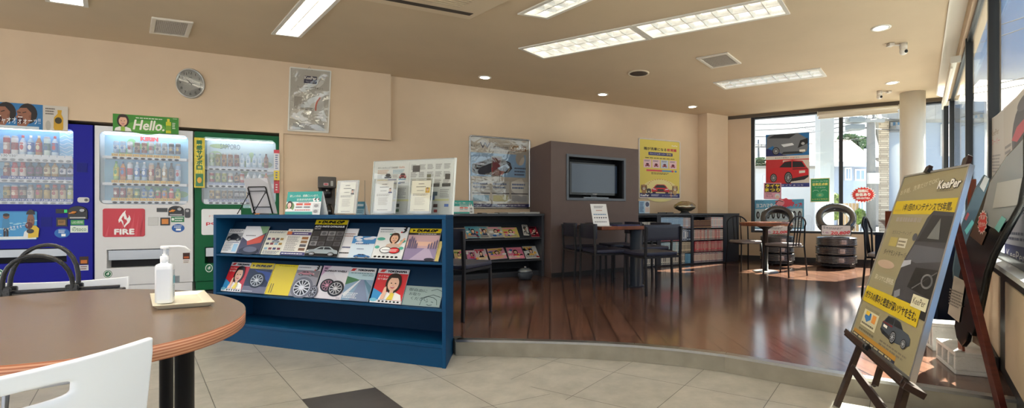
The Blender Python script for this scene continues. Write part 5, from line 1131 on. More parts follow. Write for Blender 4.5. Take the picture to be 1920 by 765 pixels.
top = [(((88, 100), (182, 100), (135, 207), (45, 205)), m_greycar, 'white brochure with a dark car, leftmost on the upper row of the blue shelf'),
       (((190, 87), (300, 90), (240, 210), (140, 207)), m_tri, 'catalogue with white, green and red triangles on its cover, upper row of the blue shelf'),
       (((295, 107), (378, 107), (345, 214), (247, 211)), m_cat, 'pale leaflet of small product pictures, upper row of the blue shelf'),
       (((380, 100), (495, 102), (455, 218), (347, 215)), m_list, 'white price leaflet with purple bands, upper row of the blue shelf'),
       (((512, 60), (660, 60), (610, 222), (457, 218)), m_dlparts, 'tall black car parts catalogue with a yellow top band on the blue shelf'),
       (((640, 97), (706, 97), (660, 226), (600, 224)), m_white, 'white booklet half hidden behind the tall black catalogue on the blue shelf'),
       (((680, 132), (783, 135), (765, 232), (655, 226)), m_sky, 'short brochure with blue sky and a blue car, upper row of the blue shelf'),
       (((800, 92), (936, 95), (908, 238), (768, 232)), m_lady, 'white magazine with a pointing woman and green speech bubbles on the blue shelf'),
       (((938, 97), (1080, 100), (1060, 244), (912, 240)), m_dlcity, 'magazine with a violet snowy city under a yellow band on the blue shelf'),
       (((1056, 155), (1082, 156), (1076, 245), (1058, 244)), m_spine, 'thin yellow booklet squeezed at the right end of the upper row of the blue shelf')]
for i, (q, dr, lb) in enumerate(top):
    mag(T1, zq(q), dr, lb, group=gA, layer=(.0 if i in (5, 9) else .006 + .004 * (i % 2)) + (.006 if i == 4 else 0), base=.001, xmin=.033)
bot = [(((105, 252), (208, 255), (155, 390), (42, 382)), m_yoko, 'red magazine with a smiling woman, leftmost on the lower row of the blue shelf'),
       (((213, 253), (318, 262), (265, 400), (160, 390)), m_dlwheel, 'magazine with a dark blue car wheel under a yellow band on the blue shelf'),
       (((318, 262), (422, 265), (378, 407), (265, 400)), m_yellow, 'plain yellow catalogue on the lower row of the blue shelf'),
       (((428, 265), (532, 272), (490, 415), (382, 408)), m_brwheel, 'grey magazine with a large silver wheel on the lower row of the blue shelf'),
       (((545, 267), (662, 275), (622, 427), (490, 417)), m_alu, 'pale catalogue showing two black alloy wheels on the lower row of the blue shelf'),
       (((660, 277), (788, 282), (745, 437), (627, 427)), m_road, 'catalogue with a road through green country on the lower row of the blue shelf'),
       (((792, 280), (930, 290), (903, 447), (757, 437)), m_yoko, 'red magazine with a smiling woman, beside the grey hand-drawn note')]
for i, (q, dr, lb) in enumerate(bot): mag(T2, zq(q), dr, lb, group=gB, layer=.002 + .006 * (i % 2), base=.001, xmin=.033)
mag(T2, zq(((915, 360), (1080, 367), (1084, 462), (905, 447))), m_note, 'grey-green card with a hand-drawn face and Japanese writing, right end of the blue shelf', 'card', 'note_card', layer=.0, base=.001, th=.003)

# ================================================================== what stands on the blue shelf
def tent(label, px, n, draw, P, name='tent_card', lean=.16):
    q = P.off(n).rect(*px); zb_ = SZ + .001 if P is S else .9365; w_, h_ = q[2] - q[0], q[3] - zb_
    t = thing(name, label, 'tent card', P.TF((q[0] + q[2]) / 2, zb_, n))
    b = B(mat4((1, 0, 0), (0, math.sin(lean), math.cos(lean)), (0, -math.cos(lean), math.sin(lean)), (0, 0, 0))); hh = h_ / math.cos(lean)
    b.box(-w_ / 2, w_ / 2, 0, hh, -.0015, 0, '#f2f4f4'); draw(b, -w_ / 2, 0, w_, hh); b.build('front_leaf', GLOSSP, t)
    y2 = 2 * h_ * math.tan(lean)
    b = B(); b.hexa([(-w_ / 2 + .01, y2, 0), (w_ / 2 + .02, y2, 0), (w_ / 2 + .02, y2 + .0015, 0), (-w_ / 2 + .01, y2 + .0015, 0)], [(-w_ / 2, y2 / 2 + .002, h_), (w_ / 2, y2 / 2 + .002, h_), (w_ / 2, y2 / 2 + .0035, h_), (-w_ / 2, y2 / 2 + .0035, h_)], '#e6e9ea'); b.build('back_leaf', PRINT, t)
    return t
def d_teal(full):
    def d(b, x, y, w, h):
        X, Y = XY(x, y, w, h); b.rect(X(0), Y(0), X(1), Y(1), (232, 236, 236), 1); b.rect(X(0), Y(.56), X(1), Y(1), (38, 156, 146), 2); b.rect(X(0), Y(0), X(.8), Y(.13), (38, 156, 146), 2)
        b.text('欲しいのは、燃費にいい走り。', X(.08), Y(.76), h * .11, '#eef6f4', 3, w=w * .84); b.lines(X(.3), Y(.6), X(.8), Y(.7), 2, '#dcefec', 3)
        if full: b.ell(X(.12), Y(.34), w * .13, h * .22, (120, 150, 90), 3); face(b, X(.0), Y(.13), w * .22, h * .46, 4, '#2a1a18', '#efc8b4', '#f2eeea', '#c05a58')
        for i in range(2): b.rect(X(.30 + i * .23), Y(.40), X(.49 + i * .23), Y(.49), (206, 84, 62), 3); b.lines(X(.30 + i * .23), Y(.28), X(.49 + i * .23), Y(.37), 1, (70, 70, 74), 3)
        b.lines(X(.28), Y(.16), X(.74), Y(.24), 1, (200, 110, 100), 3); b.lines(X(.36), Y(.5), X(.68), Y(.55), 1, (60, 90, 90), 3)
        for i in range(2): b.ell(X(.81 + i * .1), Y(.64), w * .045, h * .08, '#f0f0f0', 4); b.ell(X(.83 + i * .1), Y(.66), w * .02, h * .04, '#222222', 5)
        for i in range(2): b.rect(X(.79), Y(.05 + i * .24), X(.97), Y(.05 + i * .24 + .2), (206, 210, 210), 3); b.ell(X(.88), Y(.14 + i * .24), w * .06, h * .07, (150, 150, 152), 4)
    return d
tent('teal tent card with a woman in a round picture, left of the coffee maker', (534, 359, 599, 401), -.07, d_teal(True), S)
def acrylic_stand(label, px, n, paper, draw, P=S, lean=.12):
    q = P.off(n).rect(*px); w_, h_ = q[2] - q[0], q[3] - q[1]
    t = thing('certificate_stand', label, 'stand', P.TF((q[0] + q[2]) / 2, q[1], n), 'certificates in clear acrylic stands')
    M = mat4((1, 0, 0), (0, math.sin(lean), math.cos(lean)), (0, -math.cos(lean), math.sin(lean)), (0, 0, 0)); hh = h_ / math.cos(lean)
    b = B(M); b.box(-w_ / 2, w_ / 2, 0, hh, -.003, 0); b.box(-w_ / 2, w_ / 2, 0, hh, .003, .006); b.build('acrylic_sheet', ACRYL, t)
    b = B(); b.box(-w_ / 2, w_ / 2, -.004, .07, 0, .003); b.build('acrylic_foot', ACRYL, t)
    b = B(M)
    for x in (-w_ / 2, w_ / 2 - .003): b.box(x, x + .003, 0, hh, -.003, .006, (226, 230, 228))
    b.box(-w_ / 2, w_ / 2, hh - .003, hh, -.003, .006, (214, 218, 216)); b.build('polished_edge', PLASTIC, t)
    x0, y0, x1, y1 = paper; b = B(M); b.box(-w_ / 2 + w_ * x0, -w_ / 2 + w_ * x1, hh * y0, hh * y1, .0005, .002, '#e9e4d6'); draw(b, -w_ / 2 + w_ * x0, hh * y0, w_ * (x1 - x0), hh * (y1 - y0)); b.build('certificate', PRINT, t)
def d_cert(pc, phot, bgc):
    def d(b, x, y, w, h):
        X, Y = XY(x, y, w, h); z = .002; b.rect(X(0), Y(0), X(1), Y(1), pc, 0, z=z + .0002); b.lines(X(.36), Y(.87), X(.66), Y(.92), 1, (120, 110, 110), 1, z=z + .0004); b.lines(X(.25), Y(.78), X(.76), Y(.82), 1, (70, 66, 66), 1, z=z + .0004); b.lines(X(.3), Y(.66), X(.66), Y(.69), 1, (80, 76, 76), 1, z=z + .0004)
        b.rect(X(.74), Y(.60), X(.96), Y(.77), bgc, 1, z=z + .0004); face(ZL(b, z), X(.74), Y(.60), w * .22, h * .165, 2, '#20181a', '#dcb49a', phot, '#a05048', False)
        b.lines(X(.1), Y(.5), X(.9), Y(.58), 2, (170, 164, 156), 1, z=z + .0004); b.lines(X(.22), Y(.2), X(.78), Y(.46), 8, (184, 178, 170), 1, .4, z=z + .0004); b.lines(X(.2), Y(.03), X(.8), Y(.06), 1, (100, 96, 96), 1, z=z + .0004)
    return d
acrylic_stand('certificate with a dark portrait in a clear acrylic stand, beside the coffee maker', (628, 338, 668, 400.5), -.09, (.14, .02, .86, .94), d_cert((236, 230, 212), (40, 40, 46), (196, 190, 186)))
acrylic_stand('certificate with a violet portrait in a clear acrylic stand, left before the large board', (697, 334, 741, 400), -.07, (.08, .06, .84, .92), d_cert((232, 231, 228), (56, 50, 110), (226, 226, 226)))
acrylic_stand('certificate with a golden portrait in a clear acrylic stand, right before the large board', (765, 333, 808, 400), -.06, (.08, .06, .92, .92), d_cert((238, 233, 214), (206, 160, 40), (214, 180, 60)))
# large printed board in an acrylic panel
q = S.off(-.17).quad([(696, 298), (846, 296), (847, 400), (695, 400)]); w_, h_ = q[2] - q[0], q[3] - q[1]; lean = .10
t = thing('menu_board', 'large white price board with small car pictures in a clear acrylic frame', 'board', S.TF((q[0] + q[2]) / 2, SZ, -.17))
M = mat4((1, 0, 0), (0, math.sin(lean), math.cos(lean)), (0, -math.cos(lean), math.sin(lean)), (0, 0, .0015)); b = B(M); x, y, w, h = -w_ / 2, 0, w_, h_ / math.cos(lean); X, Y = XY(x, y, w, h)
b.box(x, x + w, .001, h, -.006, 0, (226, 228, 226)); b.rect(X(.01), Y(.01), X(.98), Y(.985), (222, 224, 222), 1)
b.text('ボディコーティング 下地処理剤', X(.05), Y(.86), h * .035, (50, 50, 54), 3, w=w * .26); b.text('KeePer', X(.33), Y(.86), h * .04, (200, 120, 90), 3, w=w * .07)
for i, c in enumerate(((40, 40, 44), (160, 40, 48))): car_front(b, X(.145 + i * .19), Y(.665), w * .09, h * .1, c, 3); b.lines(X(.05 + i * .2), Y(.76), X(.2 + i * .2), Y(.84), 3, ((190, 140, 110), (90, 160, 190))[i], 2); b.lines(X(.05 + i * .2), Y(.67), X(.12 + i * .2), Y(.75), 4, (150, 150, 150), 2)
b.rect(X(.05), Y(.635), X(.2), Y(.655), (196, 170, 100), 2); b.rect(X(.19), Y(.64), X(.3), Y(.66), (80, 70, 140), 3); b.rect(X(.31), Y(.64), X(.42), Y(.66), (80, 150, 190), 2)
b.line((X(.455), Y(.03)), (X(.455), Y(.96)), .0015, (150, 150, 150), 2); b.rect(X(.03), Y(.245), X(.96), Y(.28), (224, 222, 170), 2)
r_ = random.Random(5)
for i in range(3):
    for j in range(5):
        xx, yy = .48 + j * .1, .82 - i * .14; b.lines(X(xx), Y(yy), X(xx + .08), Y(yy + .1), 5, (120, 120, 124), 2, seed=i * 5 + j)
for xx, yy, ww, hh, c in ((.5, .78, .09, .12, (70, 70, 74)), (.68, .63, .05, .1, (110, 110, 80)), (.9, .63, .06, .1, (50, 50, 52)), (.74, .5, .1, .06, (60, 60, 64)), (.87, .5, .1, .06, (60, 60, 64)), (.76, .34, .06, .07, (90, 110, 120)), (.73, .26, .06, .08, (80, 110, 160)), (.78, .13, .05, .06, (110, 80, 80)), (.91, .14, .05, .05, (90, 120, 190)), (.79, .04, .04, .05, (170, 60, 60)), (.31, .14, .05, .06, (60, 66, 62)), (.32, .05, .04, .05, (70, 110, 70)), (.09, .57, .1, .03, (60, 60, 70)), (.26, .57, .1, .03, (90, 110, 160)), (.34, .58, .07, .03, (90, 90, 90))): b.rect(X(xx), Y(yy), X(xx + ww), Y(yy + hh), c, 3)
b.lines(X(.28), Y(.3), X(.44), Y(.5), 7, (150, 150, 160), 2); b.lines(X(.85), Y(.3), X(.96), Y(.46), 5, (150, 150, 150), 2); b.build('printed_sheet', PRINT, t)
b = B(M); b.box(x - .004, x + w + .004, 0, h + .004, .002, .005); b.build('acrylic_cover', ACRYL, t)
b = B(M); b.box(x - .006, x, 0, h + .004, -.006, .005, (206, 210, 208)); b.box(x + w, x + w + .012, 0, h + .004, -.006, .005, (222, 226, 224)); b.box(x, x + w, h, h + .004, -.006, .005, (206, 208, 206)); b.build('polished_edge', PLASTIC, t)
b = B(); b.box(-w / 2, w / 2, .0, .09, 0, .003); b.build('acrylic_foot', ACRYL, t)
# small blue card and thin rod between the stands
def d_blue(b, x, y, w, h): X, Y = XY(x, y, w, h); b.rect(X(0), Y(0), X(1), Y(1), (150, 190, 206), 1); b.rect(X(0), Y(.45), X(1), Y(1), (66, 130, 156), 2); b.lines(X(.12), Y(.6), X(.88), Y(.85), 1, '#e4eef2', 3, .7); b.lines(X(.1), Y(.1), X(.9), Y(.35), 2, (90, 130, 150), 3)
tent('small pale blue card behind the acrylic stand beside the coffee maker', (667, 378, 682, 399.5), -.19, d_blue, S, 'price_card')
q0 = S.off(-.125).uz(684, 400); t_ = B(); t_.tube([(0, 0, 0), (0, 0, .30 * .78)], .0016, 8, (120, 118, 112)); t_.lathe([(.012, 0), (.012, .003), (.002, .005)], 16, (120, 118, 112)); o = t_.build('thin_rod', METAL); o.matrix_world = S.TF(q0[0], SZ, -.125); tag(o, 'thin upright metal rod on the blue shelf left of the large board', 'rod')
# wire easel with a stack of papers, seen from behind
zq3 = lambda p: (440 + p[0] / 8.5, 320 + p[1] / 8.5)
P3 = S.off(-.10); f3 = lambda p: P3.uz(*zq3(p))
o_ = f3((460, 680)); t = thing('wire_easel', 'black wire easel of grey papers at the left end of the blue shelf', 'easel', S.T(o_[0], SZ, -.10))
def wv(p, n=0.0): q = f3(p); return (q[0] - o_[0], q[1] - SZ, n)
for nm, pts, r_ in (('frame', [(345, 682), (235, 275), (245, 262), (505, 258), (518, 270), (628, 682)], .0042), ('crossbar', [(255, 330), (530, 325)], .003), ('crossbar', [(320, 580), (592, 578)], .003)):
    b = B(); b.tube([wv(p, .012) for p in pts], r_, 8, (20, 20, 22)); b.build(nm, PAINT, t)
for p_, q_ in (((262, 365), (205, 664)), ((522, 350), (448, 672))):
    b = B(); b.tube([wv(p_, .016), (wv(q_)[0], .004, .075)], .003, 8, (20, 20, 22)); b.build('prop', PAINT, t)
for p_ in ((255, 362), (530, 350)): b = B(MT(*wv(p_, .016))); b.lathe([(.0075, -.006), (.0075, .006)], 12, (18, 18, 20)); b.build('hinge', PLASTIC, t)
b = B(); A = [wv(p) for p in ((150, 125), (530, 120), (652, 684), (290, 676))]; b.prism([(p[0], p[1]) for p in A], -.014, .006, (170, 170, 176)); b.poly([(wv((405, 122))[0], wv((405, 122))[1]), (wv((530, 120))[0], wv((530, 120))[1]), (wv((545, 205))[0], wv((545, 205))[1])], (190, 190, 196), 1, z=.006)
b.build('paper_stack', colmat('paper_plain', .8)); o = bpy.data.objects['paper_stack']; o.matrix_world = S.T(o_[0], SZ, -.10); tag(o, 'stack of grey paper sheets resting on the black wire easel', 'papers')
# ---- coffee maker on the low counter in the niche
cw = L.P(L.uz(531, 400)[0], 0, .05); ce_ = W.P(W.uz(733, 400)[0], 0, .04)
NP = Plane((cw.x, cw.y), (ce_.x, ce_.y)); CT = .862
t = thing('counter', 'low grey counter against the niche behind the blue shelf', 'counter', NP.TF(0, 0, 0))
b = B(); b.box(.02, NP.len - .05, -.42, -.02, CT - .03, CT, (120, 118, 116)); b.build('worktop', SATIN, t, bevel=.004)
b = B(); b.box(.04, NP.len - .07, -.40, -.02, .0 + ZR + .02, CT - .03, (96, 94, 92)); b.box(.06, NP.len - .09, -.38, -.04, ZR, ZR + .02, (40, 40, 42)); b.build('carcass', SATIN, t)
PC = NP.off(.18); u = PC.uz(613, 390)[0]; kx = (PC.uz(630, 390)[0] - PC.uz(596, 390)[0]) / 2; zt_ = PC.uz(613, 330)[1] - CT
t = thing('coffee_maker', 'dark grey pour-over coffee maker with a glass pot, behind the teal tent card', 'coffee maker', NP.TF(u, CT, .18) if False else NP.TF(u, CT, 0) @ MT(0, -.18, 0))
g1, g2 = (88, 84, 80), (34, 32, 32)
b = B(); b.prism(rrect(-kx, -.12, kx, .13, .02), zt_ * .72, zt_ * .97, g1); b.build('brew_head', PAINT, t, bevel=.008)
b = B(); b.box(-kx * .92, kx * .92, .05, .13, .02, zt_ * .72, g1); b.build('column_body', PAINT, t, bevel=.004)
b = B(); b.prism(rrect(-kx, -.13, kx, .13, .02), 0, zt_ * .10, g2); b.build('base', PLASTIC, t, bevel=.005)
for x in (-.03, .03): b = B(mat4((1, 0, 0), (0, 0, 1), (0, -1, 0), (x, -.131, zt_ * .05))); b.box(-.014, .014, -.012, .012, 0, .006, (70, 66, 62)); b.build('switch', PLASTIC, t)
b = B(MT(0, -.04, zt_ * .50)); b.lathe([(.035, 0), (.055, .02), (.065, zt_ * .21)], 24, (22, 22, 24)); b.build('filter_funnel', PLASTIC, t)
b = B(MT(0, -.04, zt_ * .105)); b.lathe([(.055, 0), (.066, .02), (.066, .07), (.045, .115), (.046, .125)], 24, (30, 26, 24)); b.build('glass_pot', colmat('dark_glass', .08, coat=1.0), t)
b = B(MT(0, -.04, zt_ * .105)); b.lathe([(.05, .118), (.05, .135), (.03, .14)], 20, (20, 20, 22)); b.tube([(0, -.045, .12), (0, -.095, .11), (0, -.10, .05), (0, -.066, .03)], .009, 8, (18, 18, 20)); b.build('pot_handle', PLASTIC, t)
b = B(mat4((1, 0, 0), (0, 0, 1), (0, -1, 0), (0, -.1205, zt_ * .80))); b.rect(-.035, -.014, .012, .014, (206, 190, 190), 1); b.rect(-.03, -.009, .007, .009, (180, 70, 80), 2); b.prism(rrect(.035, -.02, .06, .04, .008), 0, .006, (170, 168, 164)); b.build('badge', PRINT, t)

# ================================================================== magazine rack by the back wall
K = Plane((-2.02, 6.55 - .529 * 2.02), (-.565, 6.55 - .529 * .565)); KW = K.len
RK = solid('charcoal_laminate', (58, 62, 70), .4, var=.08); RKD = solid('charcoal_inside', (44, 48, 56), .55, var=.08)
t = thing('magazine_rack', 'long charcoal magazine rack left of the brown screen cabinet', 'rack', K.TF(0, 0, 0))
def kp(name, x0, x1, y0, y1, z0, z1, m=RK): b = B(); b.box(x0, x1, y0, y1, z0, z1); return b.build(name, m, t, bevel=.002)
kp('top_board', 0, KW, -.01, .5, .905, .935); kp('side_panel', 0, .03, 0, .5, ZR, .905); kp('side_panel', KW - .035, KW, 0, .5, ZR, .905); kp('back_panel', .03, KW - .035, .48, .5, ZR, .905, RKD)
kp('bottom_board', .03, KW - .035, .1, .48, ZR + .05, ZR + .07, RKD); kp('kick_board', .03, KW - .035, .1, .12, ZR, ZR + .05, RKD)
KL = math.radians(48)
for zl in (.615, .33):
    b = B(); hg = .2; ty = math.tan(KL); b.hexa([(.03, .062, zl), (KW - .035, .062, zl), (KW - .035, .08, zl), (.03, .08, zl)], [(.03, .062 + hg * ty, zl + hg), (KW - .035, .062 + hg * ty, zl + hg), (KW - .035, .08 + hg * ty, zl + hg), (.03, .08 + hg * ty, zl + hg)]); b.build('slanted_rest', RKD, t)
    kp('ledge', .03, KW - .035, .02, .064, zl - .016, zl)
def busy(seed, base, pal):
    def d(b, x, y, w, h):
        r_ = random.Random(seed); X, Y = XY(x, y, w, h); b.rect(X(0), Y(0), X(1), Y(1), base, 1)
        for i in range(10): b.ell(X(.08 + .84 * r_.random()), Y(.1 + .7 * r_.random()), w * (.06 + .1 * r_.random()), h * (.05 + .08 * r_.random()), r_.choice(pal), 2 + i % 3, n=9)
        b.lines(X(.05), Y(.80), X(.95), Y(.97), 1, r_.choice(pal), 5, .8, seed=seed); b.lines(X(.05), Y(.05), X(.95), Y(.3), 3, r_.choice(pal), 5, seed=seed + 1)
        face(b, X(.3), Y(.25), w * .42, h * .5, 6, '#241a18', '#e6c0a8', r_.choice(pal), '#b04848')
    return d
TK1 = magplane(K, .056, .619, KL); TK2 = magplane(K, .056, .334, KL); zk = lambda q: [(840 + a / 5.1, 380 + c / 5.1) for a, c in q]
warm = [(206, 60, 80), (240, 210, 90), (230, 230, 226), (60, 110, 170), (240, 150, 170), (40, 40, 46)]; cool = [(90, 170, 190), (230, 230, 226), (50, 60, 90), (206, 90, 70), (240, 200, 110)]
gK = 'magazines in the charcoal rack'
for i, (q, base, pal, lb, tl) in enumerate((
    (((60, 250), (160, 245), (190, 345), (60, 350)), (206, 150, 100), warm, 'orange magazine, leftmost on the upper row of the charcoal rack', 0),
    (((150, 238), (270, 236), (330, 343), (185, 346)), (120, 176, 186), cool, 'teal magazine on the upper row of the charcoal rack', 0),
    (((260, 232), (360, 234), (440, 338), (325, 342)), (176, 170, 160), cool, 'grey and brown magazine on the upper row of the charcoal rack', 0),
    (((362, 245), (510, 237), (530, 333), (405, 338)), (196, 190, 176), warm, 'red-titled magazine, fourth on the upper row of the charcoal rack', 0),
    (((515, 247), (650, 238), (684, 328), (535, 333)), (220, 200, 110), warm, 'red-titled yellow magazine, fifth on the upper row of the charcoal rack', 0),
    (((690, 228), (735, 224), (790, 326), (735, 330)), (214, 212, 206), [(40, 40, 44), (120, 120, 120)], 'narrow white booklet standing apart on the upper row of the charcoal rack', -.12),
    (((760, 235), (850, 235), (884, 324), (800, 328)), (150, 40, 56), [(30, 26, 30), (206, 60, 80), (226, 210, 206)], 'dark red magazine at the right end of the upper row of the charcoal rack', 0),
    (((60, 462), (140, 455), (150, 575), (60, 580)), (196, 170, 120), [(210, 90, 150), (120, 160, 80), (240, 220, 160)], 'pink-flowered magazine, leftmost on the lower row of the charcoal rack', 0),
    (((180, 462), (260, 458), (290, 572), (178, 575)), (196, 120, 150), warm, 'pink magazine, second on the lower row of the charcoal rack', 0),
    (((255, 456), (355, 450), (385, 562), (262, 570)), (214, 196, 200), warm, 'pale pink magazine, third on the lower row of the charcoal rack', 0),
    (((365, 450), (530, 430), (565, 548), (410, 560)), (226, 160, 180), warm, 'pink and black magazine tilted on the lower row of the charcoal rack', .06),
    (((555, 440), (690, 432), (740, 535), (580, 546)), (222, 130, 160), warm, 'rose magazine with a face, beside the white one on the charcoal rack', 0),
    (((705, 425), (870, 415), (920, 522), (748, 534)), (222, 224, 226), [(60, 110, 170), (200, 60, 60), (40, 40, 46), (240, 190, 90)], 'white magazine of small pictures, right end of the lower row of the charcoal rack', 0))):
    mag(TK1 if i < 7 else TK2, zk(q), busy(i + 3, base, pal), lb, group=gK, layer=.002 + .008 * (i % 2) + (.009 if i == 5 else 0), th=.006, xmax=KW - .042, tilt=tl, base=.004 if tl == 0 else .02)
tent('teal and white leaflet holder on the charcoal rack, just right of the blue shelf', (851, 376, 888, 401), .0 - .06, d_teal(False), K, 'leaflet_holder')
for i, (x0, x1, yo, hh, c) in enumerate(((903, 912, .12, .012, (60, 60, 64)), (914, 934, .10, .006, (206, 208, 208)), (936, 951, .14, .016, (110, 108, 104)), (953, 983, .12, .014, (196, 200, 204)), (985, 1012, .10, .022, (220, 220, 218)))):
    a_, c_ = K.off(-yo).uz(x0, 398)[0], min(KW - .002, K.off(-yo).uz(x1, 398)[0]); b = B(); b.box(a_, c_, yo, yo + .21, .936, .936 + hh, c)
    for k in range(int(hh / .004)): b.box(a_ + .004, c_ - .002, yo - .002, yo, .937 + k * .004, .939 + k * .004, (170, 172, 174))
    mid = (a_ + c_) / 2; o = b.build('leaflet_stack', PRINT, local=MT(-mid, -yo, -.936)); o.matrix_world = K.TF() @ MT(mid, yo, .936)
    tag(o, ('small dark notepad on the charcoal rack under the silver-framed poster', 'single pale leaflet lying flat on the charcoal rack', 'grey leaflet stack at the back of the charcoal rack top', 'pale grey leaflet stack second from the right on the charcoal rack', 'thickest white leaflet stack, at the right end of the charcoal rack')[i], 'leaflets', 'leaflets on the charcoal rack')
p = fl(985, 524, ZR); t = thing('lidded_pot', 'round grey lidded pot with a glassy lid on the floor under the charcoal rack', 'pot', TR(p.x, p.y, ZR))
b = B(); b.lathe([(.05, 0), (.075, .01), (.095, .06), (.09, .10)], 24, (66, 72, 80)); b.build('bowl', PAINT, t)
b = B(); b.lathe([(.094, .10), (.09, .115), (.06, .14), (.0005, .15)], 24, (140, 150, 156)); b.build('lid', colmat('pot_lid', .12, metal=.6), t)
b = B(); b.lathe([(.02, -.0), (.014, .02)], 12, (150, 150, 150), T=MT(0, 0, .148)); b.build('knob', METAL, t)
# ================================================================== brown cabinet with the recessed screen
C = Plane((-.462, 6.07), (.758, 6.88)); CW, CZ = C.len, 1.878
BRN = solid('brown_laminate', (98, 82, 78), .6, var=.04, bump=.04, bscale=200)
t = thing('screen_cabinet', 'tall brown cabinet with a recessed television in its front', 'cabinet', C.TF())
Ci = C.TF().inverted(); bl = Ci @ V(-.462 - .448 * .8, 6.07 + .894 * .8, 0); br_ = Ci @ V(.758 - .448 * .74, 6.88 + .894 * .74, 0)
o_ = C.rect(1066, 297.5, 1169, 371.5); ox0, oz0, ox1, oz1 = o_
b = B(); b.box(0, ox0, 0, .03, ZR, CZ); b.box(ox1, CW, 0, .03, ZR, CZ); b.box(ox0, ox1, 0, .03, ZR, oz0); b.box(ox0, ox1, 0, .03, oz1, CZ); b.build('front_panel', BRN, t)
b = B(); b.prism([(0, .03), (.03, .03), (bl.x + .03, bl.y), (bl.x, bl.y)], ZR, CZ); b.build('side_panel', BRN, t)
b = B(); b.prism([(CW - .03, .03), (CW, .03), (br_.x, br_.y), (br_.x - .03, br_.y)], ZR, CZ); b.build('side_panel', BRN, t)
b = B(); b.prism([(.03, .03), (CW - .03, .03), (br_.x - .03, br_.y - .01), (bl.x + .03, bl.y - .01)], CZ - .03, CZ - .001); b.build('top_panel', BRN, t)
dk = solid('niche_black', (20, 20, 24), .6); gr = solid('niche_trim', (84, 90, 100), .35)
b = B(); b.box(ox0 - .01, ox1 + .01, .26, .28, oz0 - .01, oz1 + .01); b.box(ox0 - .012, ox0, .03, .27, oz0, oz1); b.box(ox1, ox1 + .012, .03, .27, oz0, oz1); b.box(ox0, ox1, .03, .27, oz1, oz1 + .012); b.box(ox0, ox1, .03, .27, oz0 - .012, oz0); b.build('niche_lining', dk, t)
b = B(); e = .035
for x0, x1, z0, z1 in ((ox0 - e, ox0, oz0 - e, oz1 + e), (ox1, ox1 + e, oz0 - e, oz1 + e), (ox0, ox1, oz1, oz1 + e), (ox0, ox1, oz0 - e, oz0)): b.box(x0, x1, -.012, .03, z0, z1)
b.build('niche_trim', gr, t, bevel=.003)
b = B(); b.box(.002, CW - .002, -.006, 0, ZR, ZR + .06); b.build('plinth', basem, t)
s_ = C.off(-.10).rect(1068, 306, 1165.5, 366.5); sx0, sz0, sx1, sz1 = s_; sx0 = max(sx0, ox0 + .012); sx1 = min(sx1, ox1 - .012)
tv = thing('television', 'black flat television standing in the brown cabinet', 'television', C.TF((sx0 + sx1) / 2, oz0 + .001, -.10)); w_ = (sx1 - sx0) / 2; h0, h1 = sz0 - oz0, sz1 - oz0
b = B(); b.box(-w_, w_, 0, .07, h0, h1, (14, 14, 16)); b.build('bezel', colmat('tv_bezel', .12), tv, bevel=.004)
b = B(mat4((1, 0, 0), (0, 0, 1), (0, -1, 0), (0, 0, 0))); b.rect(-w_ + .03, h0 + .035, w_ - .03, h1 - .025, (44, 60, 84), 0, z=.001); b.build('screen', colmat('tv_screen', .16, spec=.8), tv)  # bluish base colour stands in for the window's reflection
b = B(mat4((1, 0, 0), (0, 0, 1), (0, -1, 0), (0, 0, 0))); b.lines(-.04, h0 + .012, .04, h0 + .022, 1, (190, 190, 196), 1, .8, z=.0008); b.lines(-w_ + .22, h0 + .012, -w_ + .27, h0 + .018, 1, (150, 150, 156), 1, z=.0008); b.build('front_marks', PRINT, tv)
b = B(); b.prism(rrect(-.22, -.055, .22, .09, .03), 0, .012, (120, 124, 130)); b.box(-.05, .05, .03, .06, .012, h0, (30, 30, 32)); b.build('stand', colmat('tv_stand', .2, metal=.6), tv)

# ================================================================== posters on the back wall
def wall_poster(label, P, quad, frame, draw, fw=.022, film=None, film_amp=.0):
    q = P.quad(quad); w_, h_ = q[2] - q[0], q[3] - q[1]; t = thing('framed_poster', label, 'poster', P.T((q[0] + q[2]) / 2, (q[1] + q[3]) / 2, 0)); x, y = -w_ / 2, -h_ / 2
    b = B(); b.prism(rrect(x + .004, y + .004, -x - .004, -y - .004, .02), .003, .012, (214, 214, 210)); draw(b, x + fw, y + fw, w_ - 2 * fw, h_ - 2 * fw, .012); b.build('print', PRINT, t)
    b = B(); o = rrect(x, y, -x, -y, .035, 6); i_ = rrect(x + fw, y + fw, -x - fw, -y - fw, .014, 6); n_ = len(o); vs = []; fs = []
    for z, lp in ((.004, o), (.022, [(p[0] * (1 - .006 / abs(x)), p[1] * (1 - .006 / abs(y))) for p in o]), (.022, [(p[0] * (1 + .006 / abs(x)), p[1] * (1 + .006 / abs(y))) for p in i_]), (.012, i_)): vs += [(p[0], p[1], z) for p in lp]
    for r_ in range(3):
        for k in range(n_): fs.append((r_ * n_ + k, r_ * n_ + (k + 1) % n_, (r_ + 1) * n_ + (k + 1) % n_, (r_ + 1) * n_ + k))
    b.add(vs, fs, '#c0c0c0', 0, True); b.build('frame', frame, t)
    if film:
        b = B(); b.grid(lambda f, g: (x + fw + (w_ - 2 * fw) * f, y + fw + (h_ - 2 * fw) * g, .019 + film_amp * math.sin(f * 7 + 2.5 * math.sin(g * 6)) * math.sin(g * 7 + f * 3) * min(1, 8 * f, 8 * (1 - f), 8 * g, 8 * (1 - g))), 30, 36); b.build('clear_film', film, t)
    return t
SILV = solid('silver_frame', (188, 190, 194), .22, metal=.85); WHF = solid('white_frame', (222, 214, 206), .35)
